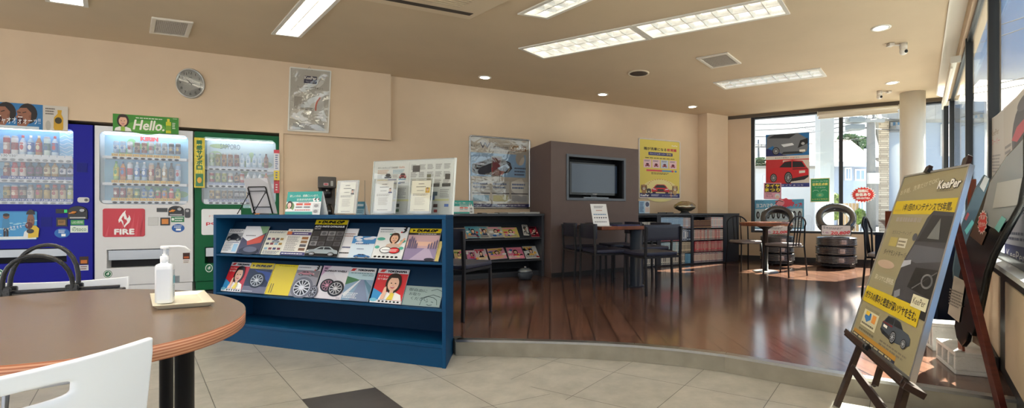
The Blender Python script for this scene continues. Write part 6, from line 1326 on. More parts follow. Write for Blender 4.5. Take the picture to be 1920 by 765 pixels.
def p_w(b, x, y, w, h, z):
    X, Y = XY(x, y, w, h); R_ = lambda a, c, d, e, col, k: b.rect(X(a), Y(c), X(d), Y(e), col, k, z=z)
    R_(0, 0, 1, 1, (198, 190, 176), 1); R_(0, .44, .94, .78, (150, 190, 226), 1.5)
    b.text('W', X(.15), Y(.845), h * .085, (44, 44, 90), 3, z=z, w=w * .17); b.text('車を守る', X(0), Y(.86), h * .03, (60, 60, 70), 3, z=z, w=w * .15); b.text('の', X(.31), Y(.85), h * .03, (50, 50, 70), 3, z=z); b.text('透明被膜', X(.36), Y(.845), h * .048, (50, 50, 84), 3, z=z, w=w * .28); b.text('KeePer', X(.67), Y(.845), h * .06, (240, 236, 226), 4, z=z, w=w * .27, bold=.003); R_(.66, .835, .95, .91, (150, 110, 70), 3)
    b.text('キーパーコーティング', X(.29), Y(.795), h * .03, (40, 40, 50), 3, z=z, w=w * .46)
    b.poly(scl([(0, .1), (.1, 0), (.5, -.05), (.9, .15), (1, .4), (.95, .75), (.7, 1), (.45, .95), (.1, .62), (0, .55)], X(.02), Y(.47), w * .68, h * .25), (30, 28, 44), 3, z=z); b.poly(scl([(.05, .0), (.6, .05), (.75, .5), (.3, .8), (0, .6)], X(.34), Y(.46), w * .32, h * .18), (150, 40, 50), 4, z=z); b.poly(scl([(0, .4), (.2, .1), (.6, .0), (.9, .6), (.7, 1)], X(.44), Y(.52), w * .24, h * .12), (176, 200, 226), 5, z=z); b.rect(X(.34), Y(.44), X(.52), Y(.74), (120, 104, 90), 3.5, z=z); b.rect(X(.36), Y(.46), X(.5), Y(.72), (110, 40, 48), 4.5, z=z); b.poly(scl([(0, .3), (.5, 0), (1, .2), (.9, .5), (.4, .6)], X(.03), Y(.60), w * .2, h * .06), (190, 190, 200), 6, z=z)
    b.ell(X(.84), Y(.72), w * .08, h * .1, (186, 178, 166), 3, z=z); b.lines(X(.74), Y(.46), X(.95), Y(.6), 3, (70, 80, 110), 3, z=z)
    for i in range(3): R_(.02 + i * .33, .06, .32 + i * .33, .38, (206, 204, 198), 3); b.lines(X(.04 + i * .33), Y(.26), X(.28 + i * .33), Y(.36), 2, (90, 110, 150), 4, z=z); R_(.02 + i * .33, .19, .32 + i * .33, .205, (60, 60, 66), 4); R_(.04 + i * .33, .08, .3 + i * .33, .17, ((150, 186, 206), (200, 196, 150), (176, 176, 180))[i], 4)
    R_(0, 0, 1, .045, (54, 54, 110), 3); b.text('KeePer', X(.03), Y(.01), h * .024, '#f0f0f4', 4, z=z, w=w * .1); b.lines(X(.45), Y(.012), X(.95), Y(.034), 1, '#dcdce8', 4, z=z)
wall_poster('silver-framed poster with a dark car under shiny film, left of the brown cabinet', W, [(879, 252), (995, 262), (993.5, 390), (878.5, 393)], SILV, p_w, .026, FILM, .010)
def dog(b, X, Y, w, h, cx, cy, s, c, z):
    b.ell(X(cx), Y(cy), w * .05 * s, h * .045 * s, c, 5, z=z); b.ell(X(cx - .045 * s), Y(cy - .005), w * .02 * s, h * .045 * s, tuple(v * .72 for v in c), 6, z=z); b.ell(X(cx + .045 * s), Y(cy - .005), w * .02 * s, h * .045 * s, tuple(v * .72 for v in c), 6, z=z); b.ell(X(cx), Y(cy - .02), w * .025 * s, h * .02 * s, (236, 226, 210), 7, z=z); b.ell(X(cx), Y(cy - .014), w * .012 * s, h * .008 * s, (30, 26, 26), 8, z=z); b.ell(X(cx - .02 * s), Y(cy + .012), w * .007, h * .006, (30, 26, 26), 8, z=z); b.ell(X(cx + .02 * s), Y(cy + .012), w * .007, h * .006, (30, 26, 26), 8, z=z); b.ell(X(cx), Y(cy - .07), w * .045 * s, h * .05 * s, c, 4, z=z)
def p_y(b, x, y, w, h, z):
    X, Y = XY(x, y, w, h); R_ = lambda a, c, d, e, col, k: b.rect(X(a), Y(c), X(d), Y(e), col, k, z=z)
    R_(0, 0, 1, 1, (224, 206, 96), 1); b.ell(X(.5), Y(.12), w * .46, h * .2, (232, 220, 150), 2, z=z)
    b.text('雨が洗車になる', X(.10), Y(.82), h * .05, (50, 40, 36), 4, z=z, w=w * .56, bold=.002); b.text('新常識', X(.68), Y(.82), h * .05, (190, 50, 70), 4, z=z, w=w * .24, bold=.002); R_(.21, .735, .82, .79, (50, 50, 120), 3); b.text('フレッシュキーパー', X(.24), Y(.75), h * .028, '#f4f4f8', 4, z=z, w=w * .40); b.text('登場!', X(.66), Y(.75), h * .028, (240, 220, 90), 4, z=z, w=w * .13); b.text('KeePer', X(.80), Y(.915), h * .022, (246, 240, 226), 4, z=z, w=w * .15, bold=.001)
    b.lines(X(.13), Y(.675), X(.9), Y(.70), 1, (70, 60, 50), 3, z=z)
    for i in range(4):
        R_(.09 + i * .215, .515, .09 + i * .215 + .19, .66, ((232, 196, 206), (232, 200, 210), (196, 206, 226), (230, 196, 206))[i], 3); car_front(ZL(b, z), X(.13 + i * .215), Y(.535), w * .11, h * .06, (190, 60, 90), 4); b.lines(X(.11 + i * .215), Y(.62), X(.25 + i * .215), Y(.65), 2, (90, 80, 100), 4, z=z)
    R_(.16, .455, .55, .485, (214, 70, 90), 3); R_(.55, .455, .8, .485, (90, 150, 200), 3); b.ell(X(.82), Y(.47), w * .03, h * .018, (206, 60, 90), 4, z=z); b.ell(X(.9), Y(.47), w * .03, h * .018, (80, 130, 190), 4, z=z); b.lines(X(.28), Y(.4), X(.74), Y(.44), 2, (80, 70, 50), 3, z=z)
    for i in range(13): a = PI * (.12 + .76 * i / 12); b.ell(X(.5 + .32 * math.cos(a)), Y(.17 + .15 * math.sin(a)), w * .012, h * .008, (200, 110, 70), 3, z=z, n=6)
    R_(0, 0, 1, .075, (44, 44, 112), 4); b.text('KeePer', X(.02), Y(.018), h * .035, '#f4f4f8', 5, z=z, w=w * .2, bold=.002); b.lines(X(.28), Y(.02), X(.48), Y(.055), 2, '#dcdcec', 5, z=z); b.text('コーティング技術認定店', X(.55), Y(.022), h * .024, '#f0f0f6', 5, z=z, w=w * .4)
    car_front(ZL(b, z), X(.28), Y(.075), w * .46, h * .155, (206, 40, 52), 5)
    dog(b, X, Y, w, h, .10, .17, 1.15, (170, 124, 84), z); dog(b, X, Y, w, h, .22, .12, .8, (60, 54, 54), z); dog(b, X, Y, w, h, .88, .17, 1.15, (196, 160, 110), z); dog(b, X, Y, w, h, .78, .11, .7, (180, 120, 90), z)
wall_poster('white-framed yellow poster with a red car and dogs, right of the brown cabinet', W, [(1196.5, 258), (1275, 264.5), (1275, 374), (1196.5, 372)], WHF, p_y, .024)

# ================================================================== dark vinyl chairs, table by the screen
FRM = solid('black_steel', (30, 30, 34), .35, var=.1)
def vinyl_chair(T, label):
    t = thing('vinyl_chair', label, 'chair', T, 'navy vinyl chairs with black steel frames')
    vc, vb = (46, 48, 66), (40, 42, 56)
    b = B(); b.prism(rrect(-.22, -.20, .22, .23, .05, 6), .395, .435, vc); b.build('seat', VINYL, t, bevel=.014, seg=3)
    b = B(); b.grid(lambda f, g: ((f - .5) * .455, -.232 + .018 * (2 * f - 1) ** 2, .555 + .165 * g), 10, 4, vb, thick=.03); b.build('backrest', VINYL, t, bevel=.006)
    for sx_ in (-1, 1):
        b = B(); b.bar((sx_ * .212, .19, 0), (sx_ * .205, .19, .395), .022, .022, '#1e1e22'); b.build('leg', FRM, t, bevel=.003)
        b = B(); b.bar((sx_ * .222, -.222, 0), (sx_ * .222, -.208, .40), .024, .024, '#1e1e22'); b.bar((sx_ * .222, -.208, .40), (sx_ * .222, -.226, .70), .024, .024, '#1e1e22'); b.build('leg', FRM, t, bevel=.003)
    b = B()
    for p, q in (((-.2, .19, .385), (.2, .19, .385)), ((-.21, -.205, .385), (.21, -.205, .385)), ((-.21, -.2, .385), (-.205, .19, .385)), ((.21, -.2, .385), (.205, .19, .385))): b.bar(p, q, .02, .02)
    b.build('seat_frame', FRM, t)
    return t
def posts(p, q, back=.222):
    p, q = V(*p), V(*q); d = (q - p).normalized(); f = V(-d.y, d.x); m = (p + q) / 2 + f * back
    return TR(m.x, m.y, ZR, math.atan2(d.y, d.x))
ch = vinyl_chair(posts((.589, 4.71), (.997, 4.93)), 'navy vinyl chair nearest the camera, its back at the near end of the table')
for pq, lb in ((((.081, 5.07), (-.081, 5.48)), 'navy vinyl chair tucked under the left side of the table, nearer of the two'),
               (((-.149, 5.567), (-.299, 5.95)), 'navy vinyl chair tucked under the left side of the table, beside the brown cabinet'),
               (((.87, 6.1), (1.03, 5.75)), 'navy vinyl chair on the right side of the table, behind the nearest chair'),
               (((.57, 6.56), (.73, 6.19)), 'navy vinyl chair on the right side of the table, farthest from the camera'),
               (((-1.36, 3.75), (-.955, 3.60)), 'navy vinyl chair half hidden behind the right end of the blue shelf')):
    a, c = pq
    if a[0] > c[0] and a[0] < .2: a, c = (a, c)
    T = posts(a, c)
    # the seat must point towards the table: test against its middle
    if lb.startswith('navy vinyl chair tucked') or 'right side' in lb:
        ctr = V(.2, 5.75, ZR)
        if (T @ V(0, .2, 0) - ctr).length > (posts(c, a) @ V(0, .2, 0) - ctr).length: T = posts(c, a)
    dup(ch, T, lb)
TT = Plane((.165, 5.10), (.66, 5.35)); TTP = TT.TF()
t = thing('dining_table', 'long wooden-topped table with one thick slate leg in front of the brown cabinet', 'table', TTP)
u_, v_ = TTP.inverted().to_3x3() @ V(-.42, .907, 0), 0; tl = 1.125
b = B(); poly = [(0, 0), (TT.len, 0), (TT.len + u_.x * tl, u_.y * tl), (u_.x * tl, u_.y * tl)]
b.prism(poly, .755, .796); b.build('tabletop', wood_mat('walnut_top', (96, 52, 32), (134, 76, 48), .3, .2), t, bevel=.006)
lp = TTP.inverted() @ V(.575, 5.31, 0); b = B(MT(.50, .09, 0)); b.lathe([(.09, ZR), (.09, ZR + .012), (.072, ZR + .014), (.072, .755)], 28, (50, 58, 70)); b.build('leg', colmat('slate_leg', .3), t)
# menu stand, binder on the table
cq = TTP @ V(.12, .14, .797); tcx = Plane((cq.x - .1, cq.y - .02), (cq.x + .2, cq.y + .04))
q = tcx.quad([(1108, 383), (1138, 382), (1145, 421), (1115, 424)]); w_, h_ = q[2] - q[0], q[3] - .797; t = thing('menu_stand', 'white printed menu card on a clear stand on the long table', 'menu card', tcx.TF((q[0] + q[2]) / 2, .797, 0)); lean = .2
M = mat4((1, 0, 0), (-.12, math.sin(lean), math.cos(lean)), (0, -math.cos(lean), math.sin(lean)), (.01, .0, .006)); b = B(M); x, y, w, h = -w_ / 2, 0, w_, h_; X, Y = XY(x, y, w, h); b.box(x, x + w, 0, h, -.004, 0, (232, 232, 232)); b.lines(X(.2), Y(.80), X(.8), Y(.92), 2, (90, 90, 100), 1); b.lines(X(.3), Y(.66), X(.7), Y(.74), 1, (190, 130, 110), 1); b.lines(X(.1), Y(.46), X(.92), Y(.56), 1, (90, 130, 170), 1)
for i in range(6): b.ell(X(.15 + i * .14), Y(.36), w * .045, h * .03, (40, 42, 60), 1, n=10)
b.lines(X(.1), Y(.12), X(.9), Y(.22), 1, (150, 150, 156), 1); b.build('card', PRINT, t)
b = B(); b.box(-w_ / 2 + .01, w_ / 2 + .012, -.08, .01, 0, .004, (232, 234, 236)); b.build('foot', PRINT, t)
b = B(); b.box(-.13, .17, -.10, .10, 0, .014, (40, 44, 92)); b.box(-.125, .165, -.095, .095, .003, .011, (214, 214, 218)); b.rect(-.05, -.07, .12, .0, (58, 62, 112), 1, z=.014); o = b.build('binder', colmat('binder_cover', .35)); o.matrix_world = TTP @ MT(.345, .13, .797); tag(o, 'flat navy binder lying on the long table', 'binder')
for (x_, y_, w_, d_, h_, lb) in ((.36, .42, .10, .07, .03, 'black tray-like box at the right edge of the long table'), (.30, .70, .13, .10, .022, 'black folder lying far back on the long table')):
    b = B(); b.box(-w_, w_, -d_, d_, 0, h_, (26, 26, 32)); b.box(-w_ + .006, w_ - .006, -d_ + .006, d_ - .006, h_, h_ + .004, (46, 48, 56)); o = b.build('flat_folder', SATIN, bevel=.003); o.matrix_world = TTP @ MT(x_ + u_.x * y_ * .9, y_, .797); tag(o, lb, 'folder')

# ================================================================== bookcase with comic books
BK = Plane((.70, 6.699 + .56 * .70), (2.34, 6.699 + .56 * 2.34)); TB = BK.TF(); BH = .94
u = lambda px: BK.uz(px, 450)[0]
BL_ = solid('bookcase_black', (46, 48, 54), .4, var=.08); BLI = solid('bookcase_inside', (30, 36, 48), .5)
t = thing('bookcase', 'low charcoal bookcase of comic books along the back wall', 'bookcase', TB)
uL, uR, uE = u(1190), u(1361), u(1385.5)
def bp_(nm, x0, x1, y0, y1, z0, z1, m=BL_): b = B(); b.box(x0, x1, y0, y1, z0, z1); return b.build(nm, m, t, bevel=.002)
bp_('top_board', uL, uE, -.012, .33, .905, BH); bp_('plinth', uL, uE, .012, .3, ZR, ZR + .022); bp_('end_panel', uR, uE, 0, .32, ZR + .022, .905); bp_('back_panel', uL, uR, .31, .32, ZR + .022, .905, BLI)
DIV = [(u(1193), u(1197)), (u(1232), u(1239.5)), (u(1296.5), u(1301)), (u(1357), uR)]
for a, c in DIV: bp_('divider', a, c, 0, .31, ZR + .022, .905, BLI)
SHZ = [.128, .305, .500, .697]
for i in range(3):
    a, c = DIV[i][1], DIV[i + 1][0]
    for z in SHZ + [.893]: bp_('shelf_board', a, c, .004, .31, z - .012, z, BLI)
BOOK = colmat('book_spine', .5)
def book(x, z, w, h, col, band, label, group, y=.012, tilt=0.0, mark=None):
    b = B(); d = .15; e = .0012
    b.box(0, w, 0, d, 0, h, col); b.box(e, w - e, d - .0005, d + .0005, e, h - e, (226, 220, 206))
    Mx = mat4((1, 0, 0), (0, 0, 1), (0, -1, 0), (0, 0, 0)); b.T = Mx
    b.rect(w * .12, h * .05, w * .88, h * .16, band, 1); b.rect(w * .3, h * .3, w * .7, h * .78, mark or (60, 60, 66), 1); b.rect(w * .12, h * .86, w * .88, h * .93, band, 1); b.T = Matrix.Identity(4)
    o = b.build('comic_book', BOOK); o.matrix_world = TB @ MT(x, y, z + .0005) @ RY(tilt); tag(o, label, 'book', group); return o
rb_ = random.Random(11)
def row(x0, x1, z, h, n, pals, label, group, marks=None, tilt=0.0):
    p = (x1 - x0) / n
    for i in range(n):
        c, bd = rb_.choice(pals); book(x0 + i * p, z, p * .94, h * (1 - .04 * rb_.random()), c, bd, label, group, tilt=tilt, mark=rb_.choice(marks) if marks else None)
d3, d4 = DIV[2][1] + .006, DIV[3][0] - .006; mid = d3 + (d4 - d3) * .585
gb = lambda s: f'comic books, {s}'
row(d3, mid - .004, .697, .135, 16, [((70, 28, 32), (176, 140, 90)), ((60, 26, 30), (190, 150, 100))], 'dark red and gold comic volume, top shelf of the right-hand bookcase bay', gb('dark red set'), [(150, 116, 80)])
row(mid, d4, .697, .178, 11, [((214, 206, 200), (110, 130, 150)), ((220, 200, 196), (190, 90, 90)), ((206, 206, 206), (96, 120, 140))], 'pale comic volume, top shelf of the right-hand bookcase bay', gb('pale set on the top shelf'), [(150, 150, 160), (200, 150, 140)])
row(d3, d4, .500, .170, 24, [((216, 170, 160), (90, 110, 100)), ((214, 186, 172), (100, 120, 110)), ((206, 120, 116), (80, 96, 90)), ((190, 186, 180), (96, 110, 110))], 'pink comic volume, second shelf of the right-hand bookcase bay', gb('second shelf of the right bay'), [(120, 124, 120), (150, 140, 130)])
row(d3 + .025, d4, .305, .170, 25, [((196, 70, 84), (100, 100, 90)), ((204, 104, 110), (130, 124, 110)), ((210, 150, 140), (110, 110, 100))], 'red-spined comic volume, third shelf of the right-hand bookcase bay', gb('third shelf of the right bay'), [(150, 146, 130), (190, 180, 160)])
row(d3, d4, .128, .160, 25, [((216, 196, 184), (60, 64, 110)), ((220, 206, 190), (70, 70, 110)), ((206, 170, 160), (50, 54, 96))], 'cream comic volume with dark blue marks, bottom shelf of the right-hand bookcase bay', gb('bottom shelf of the right bay'), [(190, 150, 140), (206, 186, 170)])
m0, m1 = DIV[1][1] + .006, DIV[2][0] - .006; L_ = m1 - m0
row(m0, m0 + L_ * .74, .697, .180, 15, [((150, 180, 206), (90, 130, 170)), ((160, 190, 212), (84, 120, 160))], 'light blue comic volume, top shelf of the middle bookcase bay', gb('light blue set'), [(110, 150, 190)])
row(m0 + L_ * .74, m1, .697, .175, 6, [((196, 200, 206), (170, 110, 96)), ((190, 170, 160), (100, 130, 160))], 'pale grey comic volume, right end of the top shelf in the middle bay', gb('pale grey set'), [(130, 140, 160)])
row(m0, m0 + L_ * .62, .500, .165, 12, [((196, 96, 110), (120, 60, 70)), ((206, 120, 126), (140, 80, 84))], 'rose comic volume, second shelf of the middle bookcase bay', gb('rose set'), [(150, 110, 110)])
row(m0 + L_ * .66, m1, .500, .180, 5, [((52, 66, 86), (150, 170, 190)), ((180, 190, 200), (60, 80, 110))], 'dark blue comic volume, second shelf of the middle bookcase bay', gb('dark blue set'), [(90, 110, 140), (206, 210, 214)])
row(m0, m0 + L_ * .66, .305, .175, 12, [((170, 196, 200), (120, 150, 170)), ((206, 206, 196), (140, 150, 150))], 'blue-grey comic volume, third shelf of the middle bookcase bay', gb('blue-grey set'), [(130, 160, 170)])
row(m0 + L_ * .67, m1, .305, .17, 7, [((206, 196, 170), (70, 66, 60)), ((196, 186, 160), (60, 58, 54))], 'beige comic volume, third shelf of the middle bookcase bay', gb('beige set'), [(60, 58, 54)])
row(m0, m0 + L_ * .80, .128, .165, 14, [((214, 210, 196), (90, 96, 100)), ((206, 200, 186), (80, 84, 90))], 'white comic volume, bottom shelf of the middle bookcase bay', gb('white set'), [(170, 166, 156), (60, 62, 66)])
row(m0 + L_ * .81, m1, .128, .158, 4, [((96, 160, 196), (60, 110, 150)), ((110, 170, 200), (70, 120, 160))], 'bright blue comic volume, bottom shelf of the middle bookcase bay', gb('bright blue set'), [(70, 120, 160)])
l0, l1 = DIV[0][1] + .004, DIV[1][0] - .006
for z, c in ((.697, (206, 206, 196)), (.500, (70, 76, 84)), (.305, (196, 196, 186)), (.128, (206, 200, 186))):
    nm = {.697: 'top', .5: 'second', .305: 'third', .128: 'bottom'}[z]; row(l0, l1, z, .11 if z == .697 else .16, 9, [(c, (100, 100, 100)), (tuple(v * .85 for v in c), (80, 80, 84))], f'comic volume on the {nm} shelf of the left bookcase bay, behind the chairs', gb(f'left bay, {nm} shelf'), [(120, 120, 120)])
# on top of the bookcase
q = BK.off(-.12).rect(1198, 377, 1218, 399); b = B(); w_, h_ = q[2] - q[0], q[3] - BH; b.box(-w_ / 2, w_ / 2, 0, .10, 0, h_, (206, 214, 222)); b.T = mat4((1, 0, 0), (0, 0, 1), (0, -1, 0), (0, 0, 0))
b.rect(-w_ * .5, 0, w_ * .02, h_, (160, 196, 222), 1); b.lines(-w_ * .42, h_ * .1, -w_ * .05, h_ * .92, 7, (60, 90, 140), 2, .6); b.ell(w_ * .28, h_ * .74, w_ * .18, h_ * .2, (70, 80, 110), 1); b.rect(w_ * .1, h_ * .1, w_ * .46, h_ * .5, (216, 196, 186), 1)
o = b.build('printed_box', PRINT); o.matrix_world = BK.TF((q[0] + q[2]) / 2, BH, -.12); tag(o, 'small blue and white printed box on the bookcase by the brown cabinet', 'box')
q = BK.off(-.14).rect(1265, 377, 1303, 398); w_, h_ = (q[2] - q[0]) / 2, q[3] - BH
t = thing('ornament', 'shiny silver-gold crumpled ornament on a dark stand on the bookcase', 'ornament', BK.TF((q[0] + q[2]) / 2, BH, -.14))
b = B(); r_ = random.Random(4); prof = [(.25, .0), (.55, .12), (.86, .30), (1, .45), (.92, .62), (.66, .84), (.3, .97), (.0005, 1.0)]
b.lathe([(w_ * a, h_ * (.12 + .88 * c)) for a, c in prof], 20, (176, 168, 146), sy=.6)
for i, v in enumerate(b.v): v.z += math.sin(v.x * 60 + v.y * 30) * .006; v.x += .006 * math.sin(v.z * 70 + i)
b.build('foil_body', colmat('foil', .22, metal=.9, bump=.6, bscale=28), t)
b = B(); b.lathe([(w_ * .5, 0), (w_ * .4, h_ * .06), (w_ * .3, h_ * .2)], 16, (50, 50, 52), sy=.6); b.build('stand', SATIN, t)
for i, (x0, x1, lb) in enumerate(((1234, 1247, 'black remote control on the bookcase top'), (1249, 1262, 'dark flat gadget on the bookcase top beside the ornament'))):
    q = BK.off(-.08).rect(x0, 396, x1, 400); w_ = (q[2] - q[0]) / 2; b = B(); b.prism(rrect(-w_, -.02, w_, .02, .008), 0, .016, (34, 34, 38))
    for k in range(4): b.rect(-w_ * .7 + k * w_ * .38, -.008, -w_ * .7 + k * w_ * .38 + w_ * .2, .008, (90, 90, 94), 1, z=.016)
    o = b.build('remote_control', PLASTIC, bevel=.002); o.matrix_world = BK.TF((q[0] + q[2]) / 2, BH, -.08); tag(o, lb, 'remote control')

# ================================================================== round cafe table and hooped chairs
tp = V(2.566, 6.74)
t = thing('cafe_table', 'round wooden cafe table on a black post by the far window', 'table', TR(tp.x, tp.y, ZR))
b = B(); b.lathe([(.0005, .655), (.33, .655), (.355, .668), (.358, .70), (.35, .708), (.0005, .709)], 48, (128, 74, 48)); b.build('tabletop', wood_mat('cafe_top', (112, 62, 40), (150, 90, 60), .22, .4), t)
b = B(); b.lathe([(.038, .012), (.038, .60), (.12, .652), (.12, .655)], 20, (24, 24, 26)); b.build('post', PAINT, t)
b = B(); b.lathe([(.175, 0), (.175, .008), (.15, .014)], 32, (190, 190, 188)); b.build('base_plate', METAL, t, bevel=.004)
def hoop_chair(T, label):
    t = thing('hoop_chair', label, 'chair', T, 'black hoop-backed cafe chairs'); k = (26, 26, 30); hw = .178
    arch = [(hw * math.cos(PI * i / 12), -.19 - .03 * math.sin(PI * i / 12) ** .5, .66 + .135 * math.sin(PI * i / 12)) for i in range(13)]
    b = B(); b.tube([(hw + .02, -.21, 0), (hw, -.18, .40)] + arch + [(-hw, -.18, .40), (-hw - .02, -.21, 0)], .0105, 10, k); b.build('back_hoop', PAINT, t)
    for x in (-.065, 0, .065): b = B(); b.tube([(x * .9, -.178, .40), (x * .95, -.205, .62), (x, -.22, .66 + .135 * math.sin(math.acos(x / hw)))], .0075, 8, k); b.build('back_bar', PAINT, t)
    for sx_ in (-1, 1): b = B(); b.tube([(sx_ * .165, .17, .39), (sx_ * .185, .19, 0)], .010, 10, k); b.build('leg', PAINT, t)
    b = B(); b.tube([(-.17, -.18, .388), (.17, -.18, .388), (.175, .17, .388), (-.175, .17, .388)], .009, 8, k, closed=True); b.build('seat_rail', PAINT, t)
    b = B(); b.prism(rrect(-.19, -.175, .19, .2, .08, 6), .395, .43, (126, 116, 112)); b.build('seat', VINYL, t, bevel=.014, seg=3)
    return t
hc = hoop_chair(posts((2.606, 6.083), (2.955, 6.30), .2), 'black hoop-backed chair with its back to the camera at the round cafe table')
dup(hc, posts((2.51, 7.33), (2.165, 7.24), .2), 'black hoop-backed chair left of the round cafe table, beside the bookcase')
dup(hc, posts((3.08, 5.08), (2.785, 4.74), .2), 'black hoop-backed chair seen edge-on beside the navy desk')

# ================================================================== tyres on show
def tyre_mesh(R0=.285, W_=.137):
    b = B(); h = W_ / 2; ri = R0 * .66
    pr = [(ri, -h * .62), (ri + .012, -h * .92), (R0 * .80, -h * 1.0), (R0 * .92, -h * .97), (R0 * .975, -h * .80)]
    for k in range(5):
        z0 = -h * .78 + h * 1.56 * k / 5; z1 = z0 + h * 1.56 / 5; pr += [(R0, z0 + .004), (R0, z1 - .004)]
        if k < 4: pr += [(R0 - .008, z1 - .003), (R0 - .008, z1 + .003)]
    pr += [(R0 * .975, h * .80), (R0 * .92, h * .97), (R0 * .80, h * 1.0), (ri + .012, h * .92), (ri, h * .62), (ri - .004, 0), (ri, -h * .62)]
    b.lathe(pr, 48, (50, 50, 54)); k = 48
    # drop the two end caps: the profile closes on itself
    for _ in range(2): b.f.pop(); b.m.pop(); b.c.pop(); b.s.pop()
    for i in range(40):
        a = 2 * PI * i / 40
        for z in (-h * .72, h * .72): b.bar(((R0 - .004) * math.cos(a), (R0 - .004) * math.sin(a), z), ((R0 + .0015) * math.cos(a), (R0 + .0015) * math.sin(a), z), .010, .012, (34, 34, 38))
    return b
TYM = tyre_mesh(); TYRE = colmat('tyre_wrapped', .22, spec=.9, coat=.6, bump=.35, bscale=50)
first = [None]
def tyre(T, label, group, lab=True, ang=-1.5):
    t = thing('tyre', label, 'tyre', T, group)
    if first[0] is None: first[0] = TYM.build('tyre_body', TYRE, t); first[0].name = 'casing'
    else: o = first[0].copy(); COL.objects.link(o); o.parent = t
    if lab:
        b = B(RZ(ang) @ MT(.2865, 0, 0)); n_ = 5
        b.grid(lambda f, g: (.0035 - .9 * (f - .5) ** 2 * .0128 / .285 * 2, (f - .5) * .115, -.032 + .064 * g), 4, 1, (206, 190, 186), thick=.002)
        Mx = RZ(ang) @ mat4((0, 1, 0), (0, 0, 1), (1, 0, 0), (.2905, 0, 0)); b.T = Mx; b.lines(-.045, -.024, .03, .024, 5, (110, 96, 96), 1); b.T = Matrix.Identity(4); b.build('paper_label', PRINT, t)
    return t
def stack(cx, cy, s, side, yaw, tilt_yaw, num):
    g_ = f'tyres in the {side} stack'; a0 = math.atan2(-cy, -cx) + .25
    t = thing('tyre_stand', f'low black trolley under the {side} tyre stack', 'stand', TR(cx, cy, ZR))
    b = B(); b.prism([(.27 * s * math.cos(2 * PI * i / 8 + .3), .27 * s * math.sin(2 * PI * i / 8 + .3)) for i in range(8)], .022, .055, (34, 34, 38)); b.build('platform', SATIN, t, bevel=.006)
    for i in range(4): a = PI / 4 + i * PI / 2; b = B(MT(.2 * s * math.cos(a), .2 * s * math.sin(a), .012) @ RX(PI / 2)); b.lathe([(.012, -.012), (.012, .012)], 12, (20, 20, 22)); b.build('castor', RUBBER, t)
    S_ = Matrix.Diagonal((s, s, 1, 1))
    for i, nm in enumerate(('bottom', 'middle', 'top')):
        tyre(TR(cx + (.004, -.005, .006)[i], cy, ZR + .055 + .0688 + .138 * i) @ S_, f'tyre lying flat, {nm} of the three in the {side} stack', g_, ang=a0 + (0, .08, .12)[i])
    top = ZR + .055 + .138 * 3
    bk_ = V(.45, .893); tl_ = math.radians(38); r_ = .287 * s
    c_ = V(cx, cy, top + r_ * math.cos(tl_) + .07 * math.sin(tl_) + .004) ; c_ = c_ + V(.45, .893, 0) * .11
    yaw_ = math.atan2(.893, .45) - PI / 2
    tyre(Matrix.Translation(c_) @ RZ(yaw_ + tilt_yaw) @ RX(PI / 2 - tl_) @ S_, f'tyre standing on edge, leaning back on top of the {side} stack', g_, lab=False)
    # curved price card
    b = B(); w_, h_ = .205 * s, .085 * s
    b.box(-w_, w_, -h_, h_, -.002, 0, (28, 28, 30)); b.rect(-w_ + .01, -h_ + .008, w_ - .01, h_ - .008, (222, 218, 216), 1)
    b.lines(-w_ * .85, h_ * .35, w_ * .5, h_ * .8, 2, (90, 90, 100), 2); b.text(num, w_ * .90, -h_ * .62, h_ * .62, (206, 34, 44), 2, 'R', w=w_ * 1.25, sh=.12, bold=.003); b.text('1本', -w_ * .86, -h_ * .5, h_ * .36, (150, 60, 150), 2, w=w_ * .42)
    vs, fs = b.v, b.f; b2 = B(); b2.m, b2.c, b2.s = b.m, b.c, b.s; b2.f = fs
    # subdivide by hand is not needed: bend gently
    for v in vs: v.z -= 1.6 * v.x * v.x; v.y += 1.1 * v.x * v.x
    b2.v = vs; o = b2.build('price_card', PRINT); fwd = V(-cx, -cy, 0).normalized(); rt = fwd.cross(UP) * -1
    rt = V(-fwd.y, fwd.x, 0); pz = top + h_ * .95 + .006; ln = .35
    up_ = (UP * math.cos(ln) - fwd * math.sin(ln)).normalized(); nn = rt.cross(up_)
    o.matrix_world = mat4(rt, up_, nn, V(cx, cy, pz) + fwd * (.215 * s)); tag(o, f'white curved price card reading {num} on the {side} tyre stack', 'price card')
stack(3.93 * 7.35 / 7.42, 7.33, 1.0, 'right-hand', 0, .0, '20,800')
stack(3.13, 7.72, .93, 'left-hand', 0, .1, '22,000')

# ================================================================== navy desk by the right window
DA, DB, DC, DD = (2.563, 4.2), (2.66, 3.56), (2.935, 3.62), (3.33, 4.14)
t = thing('desk', 'navy desk against the right window wall behind the easel poster', 'desk', TR(2.66, 3.56, ZR)); MI = TR(2.66, 3.56, ZR).inverted()
pp = [(MI @ V(p[0], p[1], 0)).to_2d() for p in (DA, DB, DC, DD)]; cen = sum(pp, Vector((0, 0))) / 4
NV2 = solid('navy_laminate', (20, 32, 54), .4)
b = B(); b.prism([cen + (p - cen) * .97 for p in pp], 0, .64); b.build('carcass', NV2, t, bevel=.004)
b = B(); b.prism(pp, .64, .668); b.build('desk_top', solid('desk_top_dark', (40, 46, 58), .25), t, bevel=.004)
WBR = wood_mat('box_wood', (96, 44, 26), (126, 62, 38), .35, .3)
b = B(); b.box(-.10, .12, -.05, .05, 0, .185); b.box(-.09, .11, -.052, -.05, .02, .165); o = b.build('wooden_box', WBR, bevel=.003); p = at(1673, 432, 3.96); o.matrix_world = TR(2.66, 3.98, ZR + .669, .1); tag(o, 'reddish brown wooden box standing on the navy desk', 'box')
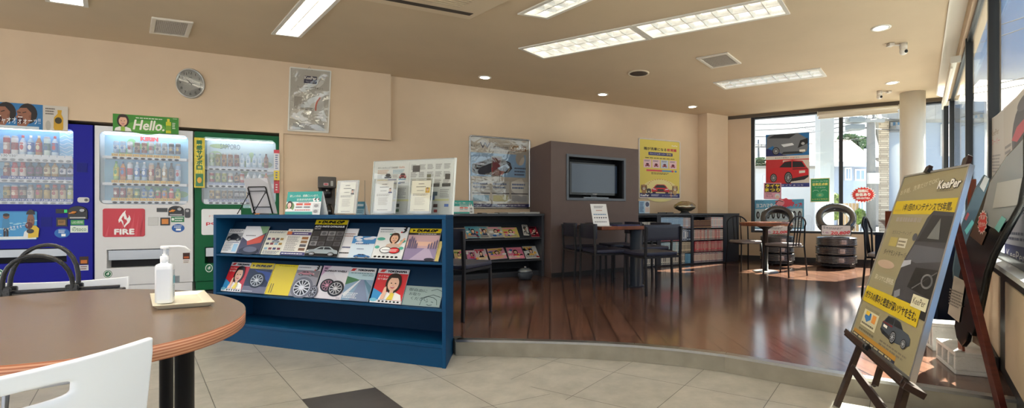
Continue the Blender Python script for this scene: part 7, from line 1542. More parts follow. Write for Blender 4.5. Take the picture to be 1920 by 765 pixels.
b = B(); b.grid(lambda f, g: (-.015 + .075 * g * g, (f - .5) * .09, .005 + .10 * g ** .8), 6, 8, (206, 208, 210), thick=.004); o = b.build('curved_holder', PLASTIC); o.matrix_world = TR(2.645, 4.12, ZR + .669, PI + .1); tag(o, 'pale curved plastic holder at the corner of the navy desk', 'holder')
# ================================================================== things stuck on the far window
GP = G.off(-.0635)
def sheet(name, label, cat, P, quad, draw, mat=PRINT, back=(226, 226, 224)):
    q = [P.uz(*p) for p in quad]; cx, cy = sum(p[0] for p in q) / 4, sum(p[1] for p in q) / 4
    c = [V(p[0] - cx, p[1] - cy) for p in q]                       # TL TR BR BL
    b = B(); b.prism([(p.x, p.y) for p in c], -.0012, 0, back)
    ex = ((c[1] - c[0]) + (c[2] - c[3])) / 2; ey = ((c[0] - c[3]) + (c[1] - c[2])) / 2
    b.T = mat4((ex.x, ex.y, 0), (ey.x, ey.y, 0), (0, 0, 1), (-(ex.x + ey.x) / 2, -(ex.y + ey.y) / 2, 0)); draw(b, 0, 0, 1, 1); b.T = Matrix.Identity(4)
    o = b.build(name, mat); o.matrix_world = P.T(cx, cy, 0); return tag(o, label, cat)
def suv(b, x, y, w, h, body, k, dark, flip=False, front=False):
    g = (lambda p: [(1 - a, c) for a, c in p]) if flip else (lambda p: p); S_ = lambda p: scl(g(p), x, y, w, h)
    b.poly(S_([(0, .30), (.02, .55), (.10, .66), (.28, .70), (.42, .95), (.62, 1), (.86, .96), (.96, .68), (1, .60), (1, .26), (.9, .14), (.55, .06), (.12, .16)]), body, k)
    b.poly(S_([(.30, .70), (.43, .92), (.60, .95), (.60, .68)]), dark, k + 1); b.poly(S_([(.62, .68), (.62, .95), (.84, .92), (.93, .68)]), dark, k + 1)
    b.poly(S_([(.55, .06), (.9, .14), (1, .26), (1, .34), (.6, .20)]), dark, k + 1); b.poly(S_([(.62, .58), (.98, .60), (.98, .64), (.62, .64)]), (120, 20, 28) if not front else (220, 226, 232), k + 2); b.poly(S_([(.78, .42), (.92, .44), (.92, .54), (.78, .53)]), (232, 230, 220), k + 2)
    for c_, r_ in ((.16, .19), (.52, .26)): p = S_([(c_, .24)])[0]; wheel(b, p[0], p[1], w * .085 * (1 if c_ < .3 else 1.15), h * r_, k + 3)
def d_carposter(b, x, y, w, h):
    b.rect(0, 0, 1, 1, (224, 220, 214), 1); b.rect(0, .585, 1, 1, (24, 110, 176), 2); b.poly([(0, .585), (.5, .585), (0, .75)], (30, 40, 100), 3); b.rect(0, .08, 1, .52, (198, 42, 46), 2); b.rect(.40, .06, 1, .50, (214, 206, 196), 3); b.poly([(0, .06), (.6, .06), (.4, .2), (0, .3)], (198, 42, 46), 4); b.rect(0, 0, 1, .07, (36, 50, 130), 4)
    car = [(0, .72), (.02, .95), (.10, 1), (.75, 1), (.94, .90), (.98, .74), (.96, .66), (.86, .62), (.42, .60), (.30, .66), (.16, .78)]; b.poly([(a * .98 + .01, c) for a, c in car], (112, 118, 126), 5); b.poly([(.05, .93), (.2, .985), (.7, .985), (.55, .91)], (34, 40, 48), 6); b.poly([(.36, .80), (.62, .82), (.66, .78), (.42, .75)], (224, 232, 240), 7); b.poly([(.74, .72), (.97, .80), (.97, .90), (.80, .86)], (24, 26, 30), 7); b.ell(.86, .80, .04, .025, (176, 180, 186), 8); b.rect(.78, .65, .91, .69, (234, 232, 224), 8); b.poly([(.36, .62), (.86, .62), (.80, .66), (.42, .66)], (40, 44, 50), 6); wheel(b, .24, .68, .085, .075, 7)
    b.text('あなたの愛車が', .22, .535, .026, (40, 40, 44), 5, w=.32); b.text('当', .56, .533, .03, (224, 120, 40), 5, w=.1); b.text('ります。', .67, .535, .026, (40, 40, 44), 5, w=.12)
    suv(b, .03, .07, .95, .43, (206, 30, 38), 6, (26, 24, 28)); b.text('タイヤまつり', .36, .015, .03, '#e8ecf4', 6, w=.5)
sheet('window_poster', 'large poster of a grey and a red car stuck to the far window', 'poster', GP, [(1436, 254), (1517, 247), (1518, 351), (1436, 350)], d_carposter)
def d_matsuri(b, x, y, w, h):
    b.rect(0, 0, 1, 1, (232, 170, 190), 1); b.rect(.06, .42, .94, .96, (60, 40, 60), 2); b.text('タイヤ', .10, .72, .2, (246, 226, 60), 3, w=.8, bold=.012); b.text('まつり', .08, .47, .2, (246, 226, 60), 3, w=.84, bold=.012); b.text('今こそ', .12, .12, .12, (60, 40, 60), 3, w=.42); b.lines(.12, .28, .5, .36, 1, (90, 60, 80), 3); b.ell(.78, .2, .15, .15, (226, 230, 234), 3); b.ell(.78, .13, .1, .1, (236, 200, 180), 4)
def d_lineup(b, x, y, w, h):
    b.rect(0, 0, 1, 1, (96, 170, 206), 1); b.rect(.03, .04, .97, .68, (206, 224, 230), 2); b.text('ヨコハマタイヤ', .05, .74, .14, (240, 244, 246), 3, w=.48, bold=.004); b.text('ラインアップ!', .56, .74, .14, (206, 40, 56), 3, w=.4, bold=.004); b.text('オススメ!', .04, .91, .06, (30, 40, 70), 3, w=.16)
    for i in range(9): b.ell(.085 + i * .104, .48, .036, .13, (30, 30, 34), 3); b.ell(.09 + i * .104, .48, .018, .075, (150, 156, 160), 4); b.lines(.045 + i * .104, .66, .13 + i * .104, .70, 1, (200, 210, 220), 4); b.rect(.045 + i * .104, .08, .13 + i * .104, .30, (226, 228, 222), 3); b.lines(.05 + i * .104, .1, .125 + i * .104, .28, 3, (110, 140, 170), 4)
    b.line((.02, .34), (.98, .34), .01, (90, 130, 170), 3)
def d_green(b, x, y, w, h):
    b.rect(0, 0, 1, 1, (206, 200, 130), 1); b.rect(.04, .03, .96, .97, (30, 150, 96), 2); b.text('とにかくタイヤの', .1, .83, .08, '#eaf4ea', 3, w=.8); b.text('空気圧点検', .1, .69, .11, (240, 230, 120), 3, w=.8, bold=.006); b.text('やってますか?', .22, .58, .06, '#eaf4ea', 3, w=.56); b.pline([(.12, .44), (.2, .5), (.36, .5), (.44, .44)], .012, '#dcefdc', 3); b.pline([(.54, .44), (.62, .5), (.8, .5), (.88, .44)], .012, '#dcefdc', 3); b.ell(.5, .29, .2, .1, (90, 180, 130), 3); b.text('無料', .5, .25, .07, (240, 230, 120), 4, 'C'); b.text('なるほど空気圧!', .08, .08, .07, (240, 230, 120), 3, w=.84)
sheet('window_poster', 'blue poster with a row of small tyres stuck low on the far window', 'poster', GP.off(.002), [(1414, 375), (1507, 373.5), (1508, 429), (1413, 429.5)], d_lineup)
sheet('window_poster', 'small pink and yellow tyre sale poster stuck to the far window', 'poster', GP.off(.004), [(1432, 343), (1465, 343), (1465, 374), (1432, 373)], d_matsuri)
sheet('window_poster', 'small green notice stuck to the far window', 'poster', GP, [(1519.5, 335), (1556, 333.5), (1555, 378), (1520, 379)], d_green)
# red paper flower burst over the blue poster
q = GP.off(.006).rect(1452, 371, 1490, 389); b = B(); w_, h_ = (q[2] - q[0]) / 2, (q[3] - q[1]) / 2
b.prism([(w_ * (1 - .22 * (i % 2)) * math.cos(2 * PI * i / 18), h_ * (1 - .22 * (i % 2)) * math.sin(2 * PI * i / 18)) for i in range(18)], -.001, 0, (222, 70, 90)); b.ell(-w_ * .4, 0, w_ * .4, h_ * .7, (232, 150, 160), 1); b.pline([(-w_ * .9, -h_ * .2), (-w_ * .6, h_ * .5), (-w_ * .1, h_ * .2)], .012, (60, 40, 46), 2)
o = b.build('paper_burst', PRINT); o.matrix_world = GP.off(.006).T((q[0] + q[2]) / 2, (q[1] + q[3]) / 2, 0); tag(o, 'red paper flower shape overlapping the blue tyre poster', 'decoration')
q = GP.rect(1594, 349, 1643, 381); w_, h_ = (q[2] - q[0]) / 2, (q[3] - q[1]) / 2; b = B()
st = lambda k, m: [(k * w_ * (1 - m * (i % 2)) * math.cos(2 * PI * i / 44), k * h_ * (1 - m * (i % 2)) * math.sin(2 * PI * i / 44)) for i in range(44)]
b.prism(st(1.0, .18), -.001, 0, (240, 238, 236)); b.poly(st(.9, .16), (216, 56, 50), 1)
for s_, y_, h2, w2 in (('価格に', .28, .34, .8), ('自信あり', -.16, .36, 1.1), ('お問い合せ下さい', -.52, .22, 1.0)): b.text(s_, 0, h_ * y_, h_ * h2, '#f6f2ee', 2, 'C', w=w_ * w2, bold=.004)
o = b.build('star_sticker', PRINT); o.matrix_world = GP.T((q[0] + q[2]) / 2, (q[1] + q[3]) / 2, 0); tag(o, 'red and white starburst sticker with Japanese writing on the far window', 'sticker')

# ================================================================== posters on the right-hand window
RP = R.off(-.036)
def d_pale(b, x, y, w, h):
    b.rect(0, 0, 1, 1, (206, 204, 196), 1); b.text('KeePer', .12, .70, .09, (150, 130, 100), 2, w=.56, sh=.1); b.text('スーパー', .14, .55, .1, (206, 110, 130), 2, w=.6); b.lines(.14, .1, .8, .4, 6, (150, 150, 150), 2)
def d_carx(b, x, y, w, h):
    b.rect(0, 0, 1, 1, (200, 196, 186), 1); b.ell(.66, .46, .34, .40, (66, 66, 74), 2); b.ell(.66, .44, .26, .2, (40, 40, 46), 3); b.poly([(.32, .5), (.5, .62), (.8, .66), (.9, .56), (.5, .44)], (190, 50, 70), 4); b.poly([(.36, .30), (.8, .36), (.9, .22), (.5, .14)], (110, 104, 130), 4); b.poly([(.34, .12), (.8, .22), (.95, .1), (.6, .03)], (90, 86, 60), 4); b.ell(.72, .84, .2, .08, (90, 90, 96), 3); b.lines(.05, .05, .3, .5, 6, (130, 130, 130), 2)
sheet('window_poster', 'pale cream poster with a pink line on the right window', 'poster', RP, [(1857, 226), (1881, 205), (1884, 342), (1858, 333)], d_pale)
sheet('window_poster', 'large poster with a dark wheel shape at the right edge on the right window', 'poster', RP.off(.003), [(1881, 204), (1942, 148), (1944, 318), (1884, 346)], d_carx)
def d_low(b, x, y, w, h):
    b.rect(0, 0, 1, 1, (190, 196, 214), 1); b.rect(0, 0, 1, .34, (50, 56, 120), 2); b.text('KeePer', .1, .12, .14, '#f0f0f4', 3, w=.7); b.text('の', .2, .62, .16, (50, 50, 70), 3); b.lines(.1, .4, .9, .56, 2, (90, 96, 130), 3); b.rect(.1, .8, .9, .96, (120, 124, 150), 2)
sheet('window_poster', 'blue and white poster low on the right window above the sill', 'poster', RP, [(1884, 385), (1935, 368), (1937, 520), (1884, 492)], d_low)

# ================================================================== easel with the big poster
hS = .585
def hp(k): return k * hS
zb = H - hS; BLp = V(2.233 * 0 + .5659 * 3.946 * hS, 3.946 * hS, zb); BRp = V(.6773 * 2.866 * hS, 2.866 * hS, zb)
tq = .3496 * hS; TLp = V(8.806 * tq, 13.134 * tq, H + tq); TRp = V(8.148 * tq, 10.0 * tq, H + tq)
ex = ((BRp - BLp) + (TRp - TLp)) / 2; ey = ((TLp - BLp) + (TRp - BRp)) / 2; nz = ex.cross(ey).normalized()
PW, PH = ex.length, ey.length; exn, eyn = ex / PW, ey / PH
root = MT(BLp.x, BLp.y, 0); RI = root.inverted()
def inroot(M): return RI @ M
TP = inroot(mat4(exn, eyn, nz, BLp + nz * .0))
t = thing('framed_poster', 'big leaning car-coating poster in a thin silver frame on the dark easel', 'poster', root)
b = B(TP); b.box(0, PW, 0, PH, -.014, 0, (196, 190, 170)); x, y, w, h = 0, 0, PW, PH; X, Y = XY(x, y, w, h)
b.rect(X(0), Y(0), X(1), Y(1), (150, 140, 108), 1); b.poly([(X(0), Y(.86)), (X(0), Y(.93)), (X(.62), Y(1)), (X(.95), Y(1))], (150, 138, 104), 2); b.text('お手軽、洗車だけでOK!', X(.03), Y(.865), h * .036, (206, 198, 170), 3, w=w * .62, rot=.155)  # print colours darkened to carry the shade on the backlit poster
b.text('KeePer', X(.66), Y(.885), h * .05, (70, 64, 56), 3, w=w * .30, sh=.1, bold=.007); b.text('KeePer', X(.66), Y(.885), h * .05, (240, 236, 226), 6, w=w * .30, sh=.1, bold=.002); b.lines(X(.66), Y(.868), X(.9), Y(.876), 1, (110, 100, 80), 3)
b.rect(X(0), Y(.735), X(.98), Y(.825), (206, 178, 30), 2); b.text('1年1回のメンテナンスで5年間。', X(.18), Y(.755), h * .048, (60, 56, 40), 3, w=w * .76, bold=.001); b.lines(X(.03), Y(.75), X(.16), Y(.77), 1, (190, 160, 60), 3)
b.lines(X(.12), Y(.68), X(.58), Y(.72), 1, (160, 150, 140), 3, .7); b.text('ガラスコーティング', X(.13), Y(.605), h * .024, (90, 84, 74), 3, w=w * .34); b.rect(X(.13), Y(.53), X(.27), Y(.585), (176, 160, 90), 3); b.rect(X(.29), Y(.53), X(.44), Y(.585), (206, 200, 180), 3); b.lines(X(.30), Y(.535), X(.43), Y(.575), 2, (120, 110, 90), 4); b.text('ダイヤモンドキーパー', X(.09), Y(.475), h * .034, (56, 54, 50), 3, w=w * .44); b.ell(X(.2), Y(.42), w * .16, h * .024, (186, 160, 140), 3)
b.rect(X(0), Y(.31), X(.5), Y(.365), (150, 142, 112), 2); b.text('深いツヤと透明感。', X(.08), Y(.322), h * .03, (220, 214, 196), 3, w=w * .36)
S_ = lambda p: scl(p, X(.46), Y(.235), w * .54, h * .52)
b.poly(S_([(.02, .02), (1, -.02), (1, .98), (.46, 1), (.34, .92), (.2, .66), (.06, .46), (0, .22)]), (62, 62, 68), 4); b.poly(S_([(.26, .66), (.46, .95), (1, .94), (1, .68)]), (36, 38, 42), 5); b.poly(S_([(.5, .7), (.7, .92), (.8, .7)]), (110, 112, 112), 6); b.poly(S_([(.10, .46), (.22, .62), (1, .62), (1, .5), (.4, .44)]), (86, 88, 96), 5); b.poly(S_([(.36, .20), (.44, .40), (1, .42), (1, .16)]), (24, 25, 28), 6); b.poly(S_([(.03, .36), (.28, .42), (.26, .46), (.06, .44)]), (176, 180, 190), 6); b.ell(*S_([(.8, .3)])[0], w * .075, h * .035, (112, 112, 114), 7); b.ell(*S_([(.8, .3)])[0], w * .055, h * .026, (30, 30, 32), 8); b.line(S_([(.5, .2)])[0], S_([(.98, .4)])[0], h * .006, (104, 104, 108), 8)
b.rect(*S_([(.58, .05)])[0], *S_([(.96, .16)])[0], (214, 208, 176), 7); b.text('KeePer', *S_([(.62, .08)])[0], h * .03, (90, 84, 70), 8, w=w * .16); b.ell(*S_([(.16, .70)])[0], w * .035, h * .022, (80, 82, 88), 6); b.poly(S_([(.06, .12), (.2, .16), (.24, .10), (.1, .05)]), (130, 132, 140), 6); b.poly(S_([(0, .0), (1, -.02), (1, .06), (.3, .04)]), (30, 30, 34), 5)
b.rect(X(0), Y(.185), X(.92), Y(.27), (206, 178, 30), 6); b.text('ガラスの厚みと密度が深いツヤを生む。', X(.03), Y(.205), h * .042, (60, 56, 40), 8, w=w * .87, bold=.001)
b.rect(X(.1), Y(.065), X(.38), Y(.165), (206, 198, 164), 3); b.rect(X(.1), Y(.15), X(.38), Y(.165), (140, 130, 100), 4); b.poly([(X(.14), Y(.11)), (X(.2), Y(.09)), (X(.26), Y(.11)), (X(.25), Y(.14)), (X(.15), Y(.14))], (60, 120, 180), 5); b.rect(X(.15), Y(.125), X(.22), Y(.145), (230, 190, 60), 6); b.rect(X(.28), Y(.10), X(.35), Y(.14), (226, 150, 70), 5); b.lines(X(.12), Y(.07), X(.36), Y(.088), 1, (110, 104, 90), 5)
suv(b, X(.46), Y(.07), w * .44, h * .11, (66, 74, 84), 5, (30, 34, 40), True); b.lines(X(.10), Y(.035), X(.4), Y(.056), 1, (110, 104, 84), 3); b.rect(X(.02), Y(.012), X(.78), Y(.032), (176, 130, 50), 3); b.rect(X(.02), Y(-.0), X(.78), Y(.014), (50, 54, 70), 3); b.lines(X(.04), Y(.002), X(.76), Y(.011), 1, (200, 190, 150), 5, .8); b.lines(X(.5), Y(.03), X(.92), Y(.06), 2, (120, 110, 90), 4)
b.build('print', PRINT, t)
b = B(TP); e = .012
for a_ in ((-e, 0, -e, PH + e), (PW, PW + e, -e, PH + e), (0, PW, PH, PH + e), (0, PW, -e, 0)): b.box(*a_, -.016, .005, (186, 186, 184))
b.build('frame', colmat('silver_edge', .3, metal=.8), t)
t = thing('easel', 'dark brown wooden display easel holding the big car-coating poster', 'easel', root)
ESP = wood_mat('espresso_wood', (34, 22, 18), (54, 36, 28), .35, .2, (2, 2, 20))
back = -nz * .045
def wb(nm, p, q, w_=.036, h_=.022, m=ESP, ref=None): b = B(RI); b.bar(p, q, w_, h_, '#2a1c18', ref=ref or nz); return b.build(nm, m, t, bevel=.002)
lf = V(1.216, 2.285, 0); l1 = BLp + back + exn * .05 + eyn * .02; top_ = (TLp + TRp) / 2 + back + eyn * .05
dirL = (l1 - lf).normalized(); rf = BRp + back - exn * .07 - eyn * 0; rdir = eyn; rfoot = rf - rdir * (rf.z / rdir.z) * .985
tl = TLp + back + exn * .20 + eyn * .085; trp = TRp + back - exn * .13 + eyn * .10
wb('front_leg', lf, tl); wb('front_leg', rfoot, trp)
cm = (l1 + rf) / 2 + eyn * .04; wb('centre_strut', cm - eyn * .19, cm + eyn * .25, .03, .016)
lo = .42; pL = lf + (l1 - lf) * .55; pR = rfoot + (rf - rfoot) * .55; wb('lower_rail', pL, pR, .034, .018)
tb = BLp + nz * -.02 - eyn * .024; wb('tray', tb - exn * .04, BRp - nz * .02 - eyn * .024 + exn * .05, .024, .075)
wb('lip', BLp + nz * .022 - eyn * .012 - exn * .03, BRp + nz * .022 - eyn * .012 + exn * .04, .022, .008)
bkf = V(1.775, 1.975, .0); bt = (TLp + TRp) / 2 - nz * .055 + eyn * .02
wb('back_leg', bkf, bt, .03, .030, wood_mat('mahogany_leg', (66, 26, 24), (92, 40, 34), .35, .2, (2, 2, 20)))
for p_, r_ in ((BLp + back * .6 - eyn * .03 - exn * .01, .014), (cm - eyn * .05 + nz * .075, .014)): b = B(RI @ Matrix.Translation(p_) @ exn.to_track_quat('Z', 'Y').to_matrix().to_4x4()); b.lathe([(.012, -.02), (.016, 0), (.012, .02)], 14, (18, 16, 16)); b.build('knob', PLASTIC, t)
b = B(RI); cl_ = (TLp * .55 + TRp * .45) + eyn * .016; b.bar(cl_ - exn * .02, cl_ + exn * .02, .02, .022, (20, 20, 22), ref=nz); b.build('clip', PLASTIC, t)

# ================================================================== bonnet sample panels leaning on the right wall
def lean_frame(P0, a, wl, wn):
    wl = V(*wl, 0).normalized(); wn = V(*wn, 0).normalized()
    yv = (-wn * math.sin(a) + UP * math.cos(a)).normalized(); nv = wl.cross(yv) * -1
    xv = -wl; nv = xv.cross(yv)
    if nv.dot(wn) < 0: nv = -nv
    return mat4(xv, yv, xv.cross(yv), P0)
def panel(name, label, cat, T, px, thick, col, mat, curve=.0, extra=None):
    lp = [loc(T, *p) for p in px]; base = min(p.y for p in lp); cx = sum(p.x for p in lp) / len(lp)
    M = T @ MT(cx, base, 0); pts = [(p.x - cx, p.y - base) for p in lp]
    t = thing(name, label, cat, M)
    b = B(); b.prism(pts, -thick, 0, col)
    o = b.build('panel_sheet', mat, t, bevel=min(.004, thick * .3)); 
    if extra: extra(t, lambda x_, y_: loc(M, x_, y_))
    return t, M
TPa = lean_frame(V(1.93, 2.45, .30), math.radians(4), (.355, .935), (-.935, .355))
main_px = [(1789, 612), (1793, 634), (1803, 650), (1811, 640), (1815, 622), (1822, 630), (1834, 592), (1843, 548), (1850, 512), (1862, 478), (1880, 444), (1898, 412), (1918, 380), (1926, 330), (1926, 252), (1888, 290), (1856, 338), (1833, 398), (1812, 452), (1797, 520)]
def deco(t, lc):
    def pol(nm, pts, c, z=.002, mat=PRINT, draw=None):
        q = [lc(*p) for p in pts]; b = B(); b.prism([(p.x, p.y) for p in q], z - .001, z, c)
        if draw: draw(b, q, z)
        return b.build(nm, mat, t)
    pol('silver_half', [(1857, 342), (1888, 294), (1925, 256), (1925, 328), (1916, 376), (1893, 412), (1868, 430), (1838, 415)], (150, 156, 162), .002, LACQUER)
    pol('brown_paper', [(1831, 419), (1852, 436), (1842, 460), (1820, 442)], (92, 66, 52), .004)
    pol('grey_leaflet', [(1873, 343), (1920, 334), (1910, 385), (1864, 391)], (176, 176, 176), .006, SATIN)
    pol('white_notice', [(1791, 517), (1812, 528), (1800, 605), (1779, 588)], (190, 184, 172), .005, PRINT, lambda b, q, z: b.lines(q[3].x, q[3].y + .05, q[1].x, q[1].y - .06, 6, (120, 116, 110), 1, z=z))
    e_ = [lc(*p) for p in ((1834, 592), (1843, 548), (1850, 512), (1862, 478), (1880, 444), (1898, 412), (1916, 380), (1925, 330), (1925, 254))]; b = B(); b.tube([(p.x, p.y, .0) for p in e_], .011, 10, (10, 10, 12)); b.build('edge_trim', RUBBER, t)
    c = lc(1846, 417); w_ = .055; b = B(MT(c.x, c.y, .008)); st2 = lambda k: [(k * w_ * (1 - .2 * (i % 2)) * math.cos(2 * PI * i / 28), k * w_ * 1.1 * (1 - .2 * (i % 2)) * math.sin(2 * PI * i / 28)) for i in range(28)]
    b.poly(st2(1), (236, 232, 230), 0); b.poly(st2(.88), (206, 60, 54), 1)
    for i, s_ in enumerate(('実演', '受付中')): b.text(s_, 0, .012 - i * .035, .024, '#f4f0ee', 2, 'C', w=.05 + .014 * i)
    b.build('star_sticker', PRINT, t)
    q = [lc(*p) for p in ((1872, 440), (1890, 405), (1894, 412), (1878, 446))]
    pol('teal_label', [(1868, 428), (1882, 405), (1890, 411), (1876, 436)], (120, 186, 186), .007)
panel('bonnet_panel', 'large black and silver car bonnet sample panel leaning on the right window', 'sample panel', TPa, main_px, .022, (14, 14, 17), LACQUER, extra=deco)
TPb = lean_frame(V(2.12, 2.75, .30), math.radians(5), (-1, .3), (-.3, -1))
sec_px = [(1787, 505), (1793, 600), (1808, 585), (1818, 470), (1836, 420), (1850, 380), (1856, 334), (1846, 327), (1830, 352), (1812, 396), (1796, 445)]
def deco2(t, lc):
    for nm, pts, c in (('teal_label', [(1808, 432), (1822, 412), (1826, 418), (1812, 440)], (110, 190, 186)), ('teal_label', [(1818, 452), (1830, 432), (1834, 438), (1822, 460)], (110, 190, 186)), ('red_label', [(1808, 410), (1814, 398), (1817, 402), (1811, 414)], (190, 90, 90)), ('pale_card', [(1836, 350), (1846, 330), (1854, 335), (1844, 360)], (196, 200, 202))):
        q = [lc(*p) for p in pts]; b = B(); b.prism([(p.x, p.y) for p in q], .002, .004, c); b.build(nm, PRINT, t)
panel('bonnet_panel', 'narrow grey-blue bonnet sample panel with teal labels, behind the large black one', 'sample panel', TPb, sec_px, .012, (92, 112, 122), LACQUER, extra=deco2)
b = B(); q = V(2.30, 2.815, ZR); b.bar((0, 0, .18), (.012, .0, 1.04), .03, .03, ref=(1, 0, 0)); o = b.build('wooden_post', WBR, bevel=.003); o.matrix_world = MT(*q); tag(o, 'thin brown wooden post behind the narrow bonnet panel by the right window', 'post')
q = [V(2.0, 2.50, .23), V(1.965, 2.44, .23)]
b = B(); b.box(-.03, .03, -.006, .006, 0, .07, (120, 76, 50)); o = b.build('wood_wedge', WBR, bevel=.002); o.matrix_world = TR(1.955, 2.447, .222, 1.2) @ RY(.2); tag(o, 'small brown wooden wedge under the black bonnet panel', 'wedge')
# ---- hollow concrete blocks carrying the panels
CON = solid('whitewashed_concrete', (206, 206, 202), .8, var=.10, scale=14, bump=.4, bscale=110)
def block(P0, xd, Lx, Ly, hgt, label, holes=3):
    xd = V(*xd, 0).normalized(); yd = UP.cross(xd); t = thing('concrete_block', label, 'concrete block', mat4(xd, yd, UP, V(*P0, ZR)))
    b = B(); wl_ = .022; b.box(0, Lx, 0, Ly, 0, wl_, CON and '#cccccc'); b.box(0, Lx, 0, Ly, hgt - wl_, hgt, '#cccccc'); n_ = holes + 1; ww = .022
    for i in range(n_): x0 = (Ly - ww) * i / holes; b.box(0, Lx, x0, x0 + ww, wl_, hgt - wl_, '#cccccc')
    b.build('block_body', CON, t, bevel=.004); return t
# long hollow face looks to the left of the picture
block((1.91, 2.433), (.93, -.36), .165, .30, .115, 'nearer whitewashed hollow concrete block under the bonnet panels') 
block((2.10, 2.85), (.93, -.36), .2, .12, .17, 'farther whitewashed concrete block standing upright behind the nearer one', 2)
# ================================================================== the street outside
GZ = -.15
b = B(); b.box(-14, 60, 3.2, 80, GZ - .2, GZ, (190, 188, 182)); o = b.build('ground', solid('street_paving', (112, 110, 106), .9, var=.08, scale=1.5)); struct(o)
SHX = Matrix.Identity(4)
def shear(k): m = Matrix.Identity(4); m[0][1] = k; return m
def wallbox(t, nm, x0, x1, y0, y1, z0, z1, mat): b = B(SHX); b.box(x0, x1, y0, y1, z0, z1); return b.build(nm, mat, t)
def win(t, x0, x1, z0, z1, y, c=(120, 140, 160)):
    b = B(); b.box(x0 - .08, x1 + .08, y - .06, y, z0 - .08, z1 + .08, (220, 222, 224)); f = b.build('window_frame', SATIN, t)
    b = B(); b.box(x0, x1, y - .07, y - .06, z0, z1, c); b.box((x0 + x1) / 2 - .03, (x0 + x1) / 2 + .03, y - .08, y - .07, z0, z1, (200, 202, 204)); b.build('pane', GLOSSP, f)
WALLB = solid('house_render', (160, 168, 182), .9, var=.03); ROOFT = colmat('roof_tile', .8)
def roof_mat(nm, c1, c2):
    m, n, l, p = nt(nm); tc = n.new('ShaderNodeTexCoord'); wv_ = n.new('ShaderNodeTexBrick'); wv_.inputs['Scale'].default_value = 3.2; wv_.inputs['Color1'].default_value = lin(c1) + (1,); wv_.inputs['Color2'].default_value = lin(c2) + (1,); wv_.inputs['Mortar'].default_value = tuple(v * .6 for v in lin(c1)) + (1,); wv_.inputs['Brick Width'].default_value = .9; wv_.inputs['Row Height'].default_value = .5
    l.new(tc.outputs['Object'], wv_.inputs['Vector']); l.new(wv_.outputs['Color'], p.inputs['Base Color']); p.inputs['Roughness'].default_value = .8; return m
RO = roof_mat('orange_tiles', (120, 74, 54), (106, 62, 46)); RG = roof_mat('grey_tiles', (150, 150, 150), (134, 136, 140))
def house(name, label, cxpx, wpx0, wpx1, d, eave_y, ridge_y, mat, roof, wins, dep=7.0, hip=.35):
    x0 = at(wpx0, 400, d).x; x1 = at(wpx1, 400, d).x; ze = at(0, eave_y, d).z; zr = at(0, ridge_y, d + dep / 2).z
    global SHX; SHX = shear(((x0 + x1) / 2) / d)
    t = thing(name, label, 'house', TR((x0 + x1) / 2, d, GZ)); cx = (x0 + x1) / 2; w_ = (x1 - x0) / 2
    wallbox(t, 'walls', -w_, w_, 0, dep, 0, ze - GZ, mat)
    o_ = .45; b = B(SHX); zz = ze - GZ; zt = zr - GZ; A = [(-w_ - o_, -o_, zz), (w_ + o_, -o_, zz), (w_ + o_, dep + o_, zz), (-w_ - o_, dep + o_, zz)]; r0, r1 = (-w_ * (1 - hip), dep / 2, zt), (w_ * (1 - hip), dep / 2, zt)
    b.add(A + [r0, r1], [(0, 1, 5, 4), (1, 2, 5), (2, 3, 4, 5), (3, 0, 4), (3, 2, 1, 0)]); b.build('roof', roof, t)
    b = B(); b.box(-w_ - o_, w_ + o_, -o_ - .06, -o_ + .02, zz - .22, zz + .02, (222, 222, 220)); b.build('gutter', SATIN, t)
    for a_, c_, e_, f_ in wins:
        p = at(a_, f_, d - .05); q = at(c_, e_, d - .05); win(t, p.x - cx, q.x - cx, p.z - GZ, q.z - GZ, 0)
    return t
house('house', 'pale blue house with an orange tiled roof beyond the far window', 0, 1452, 1628, 24, 306, 262, WALLB, RO, ((1587, 1594, 317, 335), (1606, 1620, 320, 336), (1608, 1618, 380, 392), (1500, 1512, 325, 340)), 7, .3)
house('house', 'grey-roofed house behind the orange-roofed one', 0, 1588, 1660, 38, 292, 278, solid('house_grey', (130, 130, 134), .9), RG, ((1600, 1608, 296, 303),), 6, .2)
house('house', 'pale house with a brown roof beyond the right window', 0, 1800, 2010, 26, 212, 150, solid('house_cream', (160, 156, 148), .9), roof_mat('brown_tiles', (170, 150, 136), (150, 132, 120)), ((1868, 1888, 228, 250), (1905, 1925, 226, 250)), 8, .25)
# stone-clad building
def stone_mat():
    m, n, l, p = nt('stone_cladding'); tc = n.new('ShaderNodeTexCoord'); mp = n.new('ShaderNodeMapping'); mp.inputs['Rotation'].default_value = (PI / 2, 0, 0); l.new(tc.outputs['Object'], mp.inputs[0])
    br = n.new('ShaderNodeTexBrick'); br.inputs['Scale'].default_value = 1; br.inputs['Brick Width'].default_value = .42; br.inputs['Row Height'].default_value = .065; br.inputs['Mortar Size'].default_value = .006; br.inputs['Color1'].default_value = lin((190, 178, 162)) + (1,); br.inputs['Color2'].default_value = lin((150, 138, 124)) + (1,); br.inputs['Mortar'].default_value = lin((110, 102, 92)) + (1,)
    l.new(mp.outputs[0], br.inputs['Vector']); l.new(br.outputs['Color'], p.inputs['Base Color']); p.inputs['Roughness'].default_value = .9; return m
SHX = shear(.66); D = 14.5; X_ = lambda px: at(px, 400, D).x; Zp = lambda py: at(0, py, D).z - GZ
t = thing('apartment_building', 'pale blue building with a stone-clad corner beyond the column', 'building', TR(X_(1667), D, GZ)); ox = X_(1667)
wallbox(t, 'stone_tower', X_(1648) - ox, X_(1667) - ox, -.25, 5, 0, Zp(215), stone_mat()); wallbox(t, 'main_wall', X_(1667) - ox, X_(1850) - ox, 0, 7, 0, Zp(190), solid('siding_blue', (140, 153, 174), .9, var=.02))
b = B(SHX)
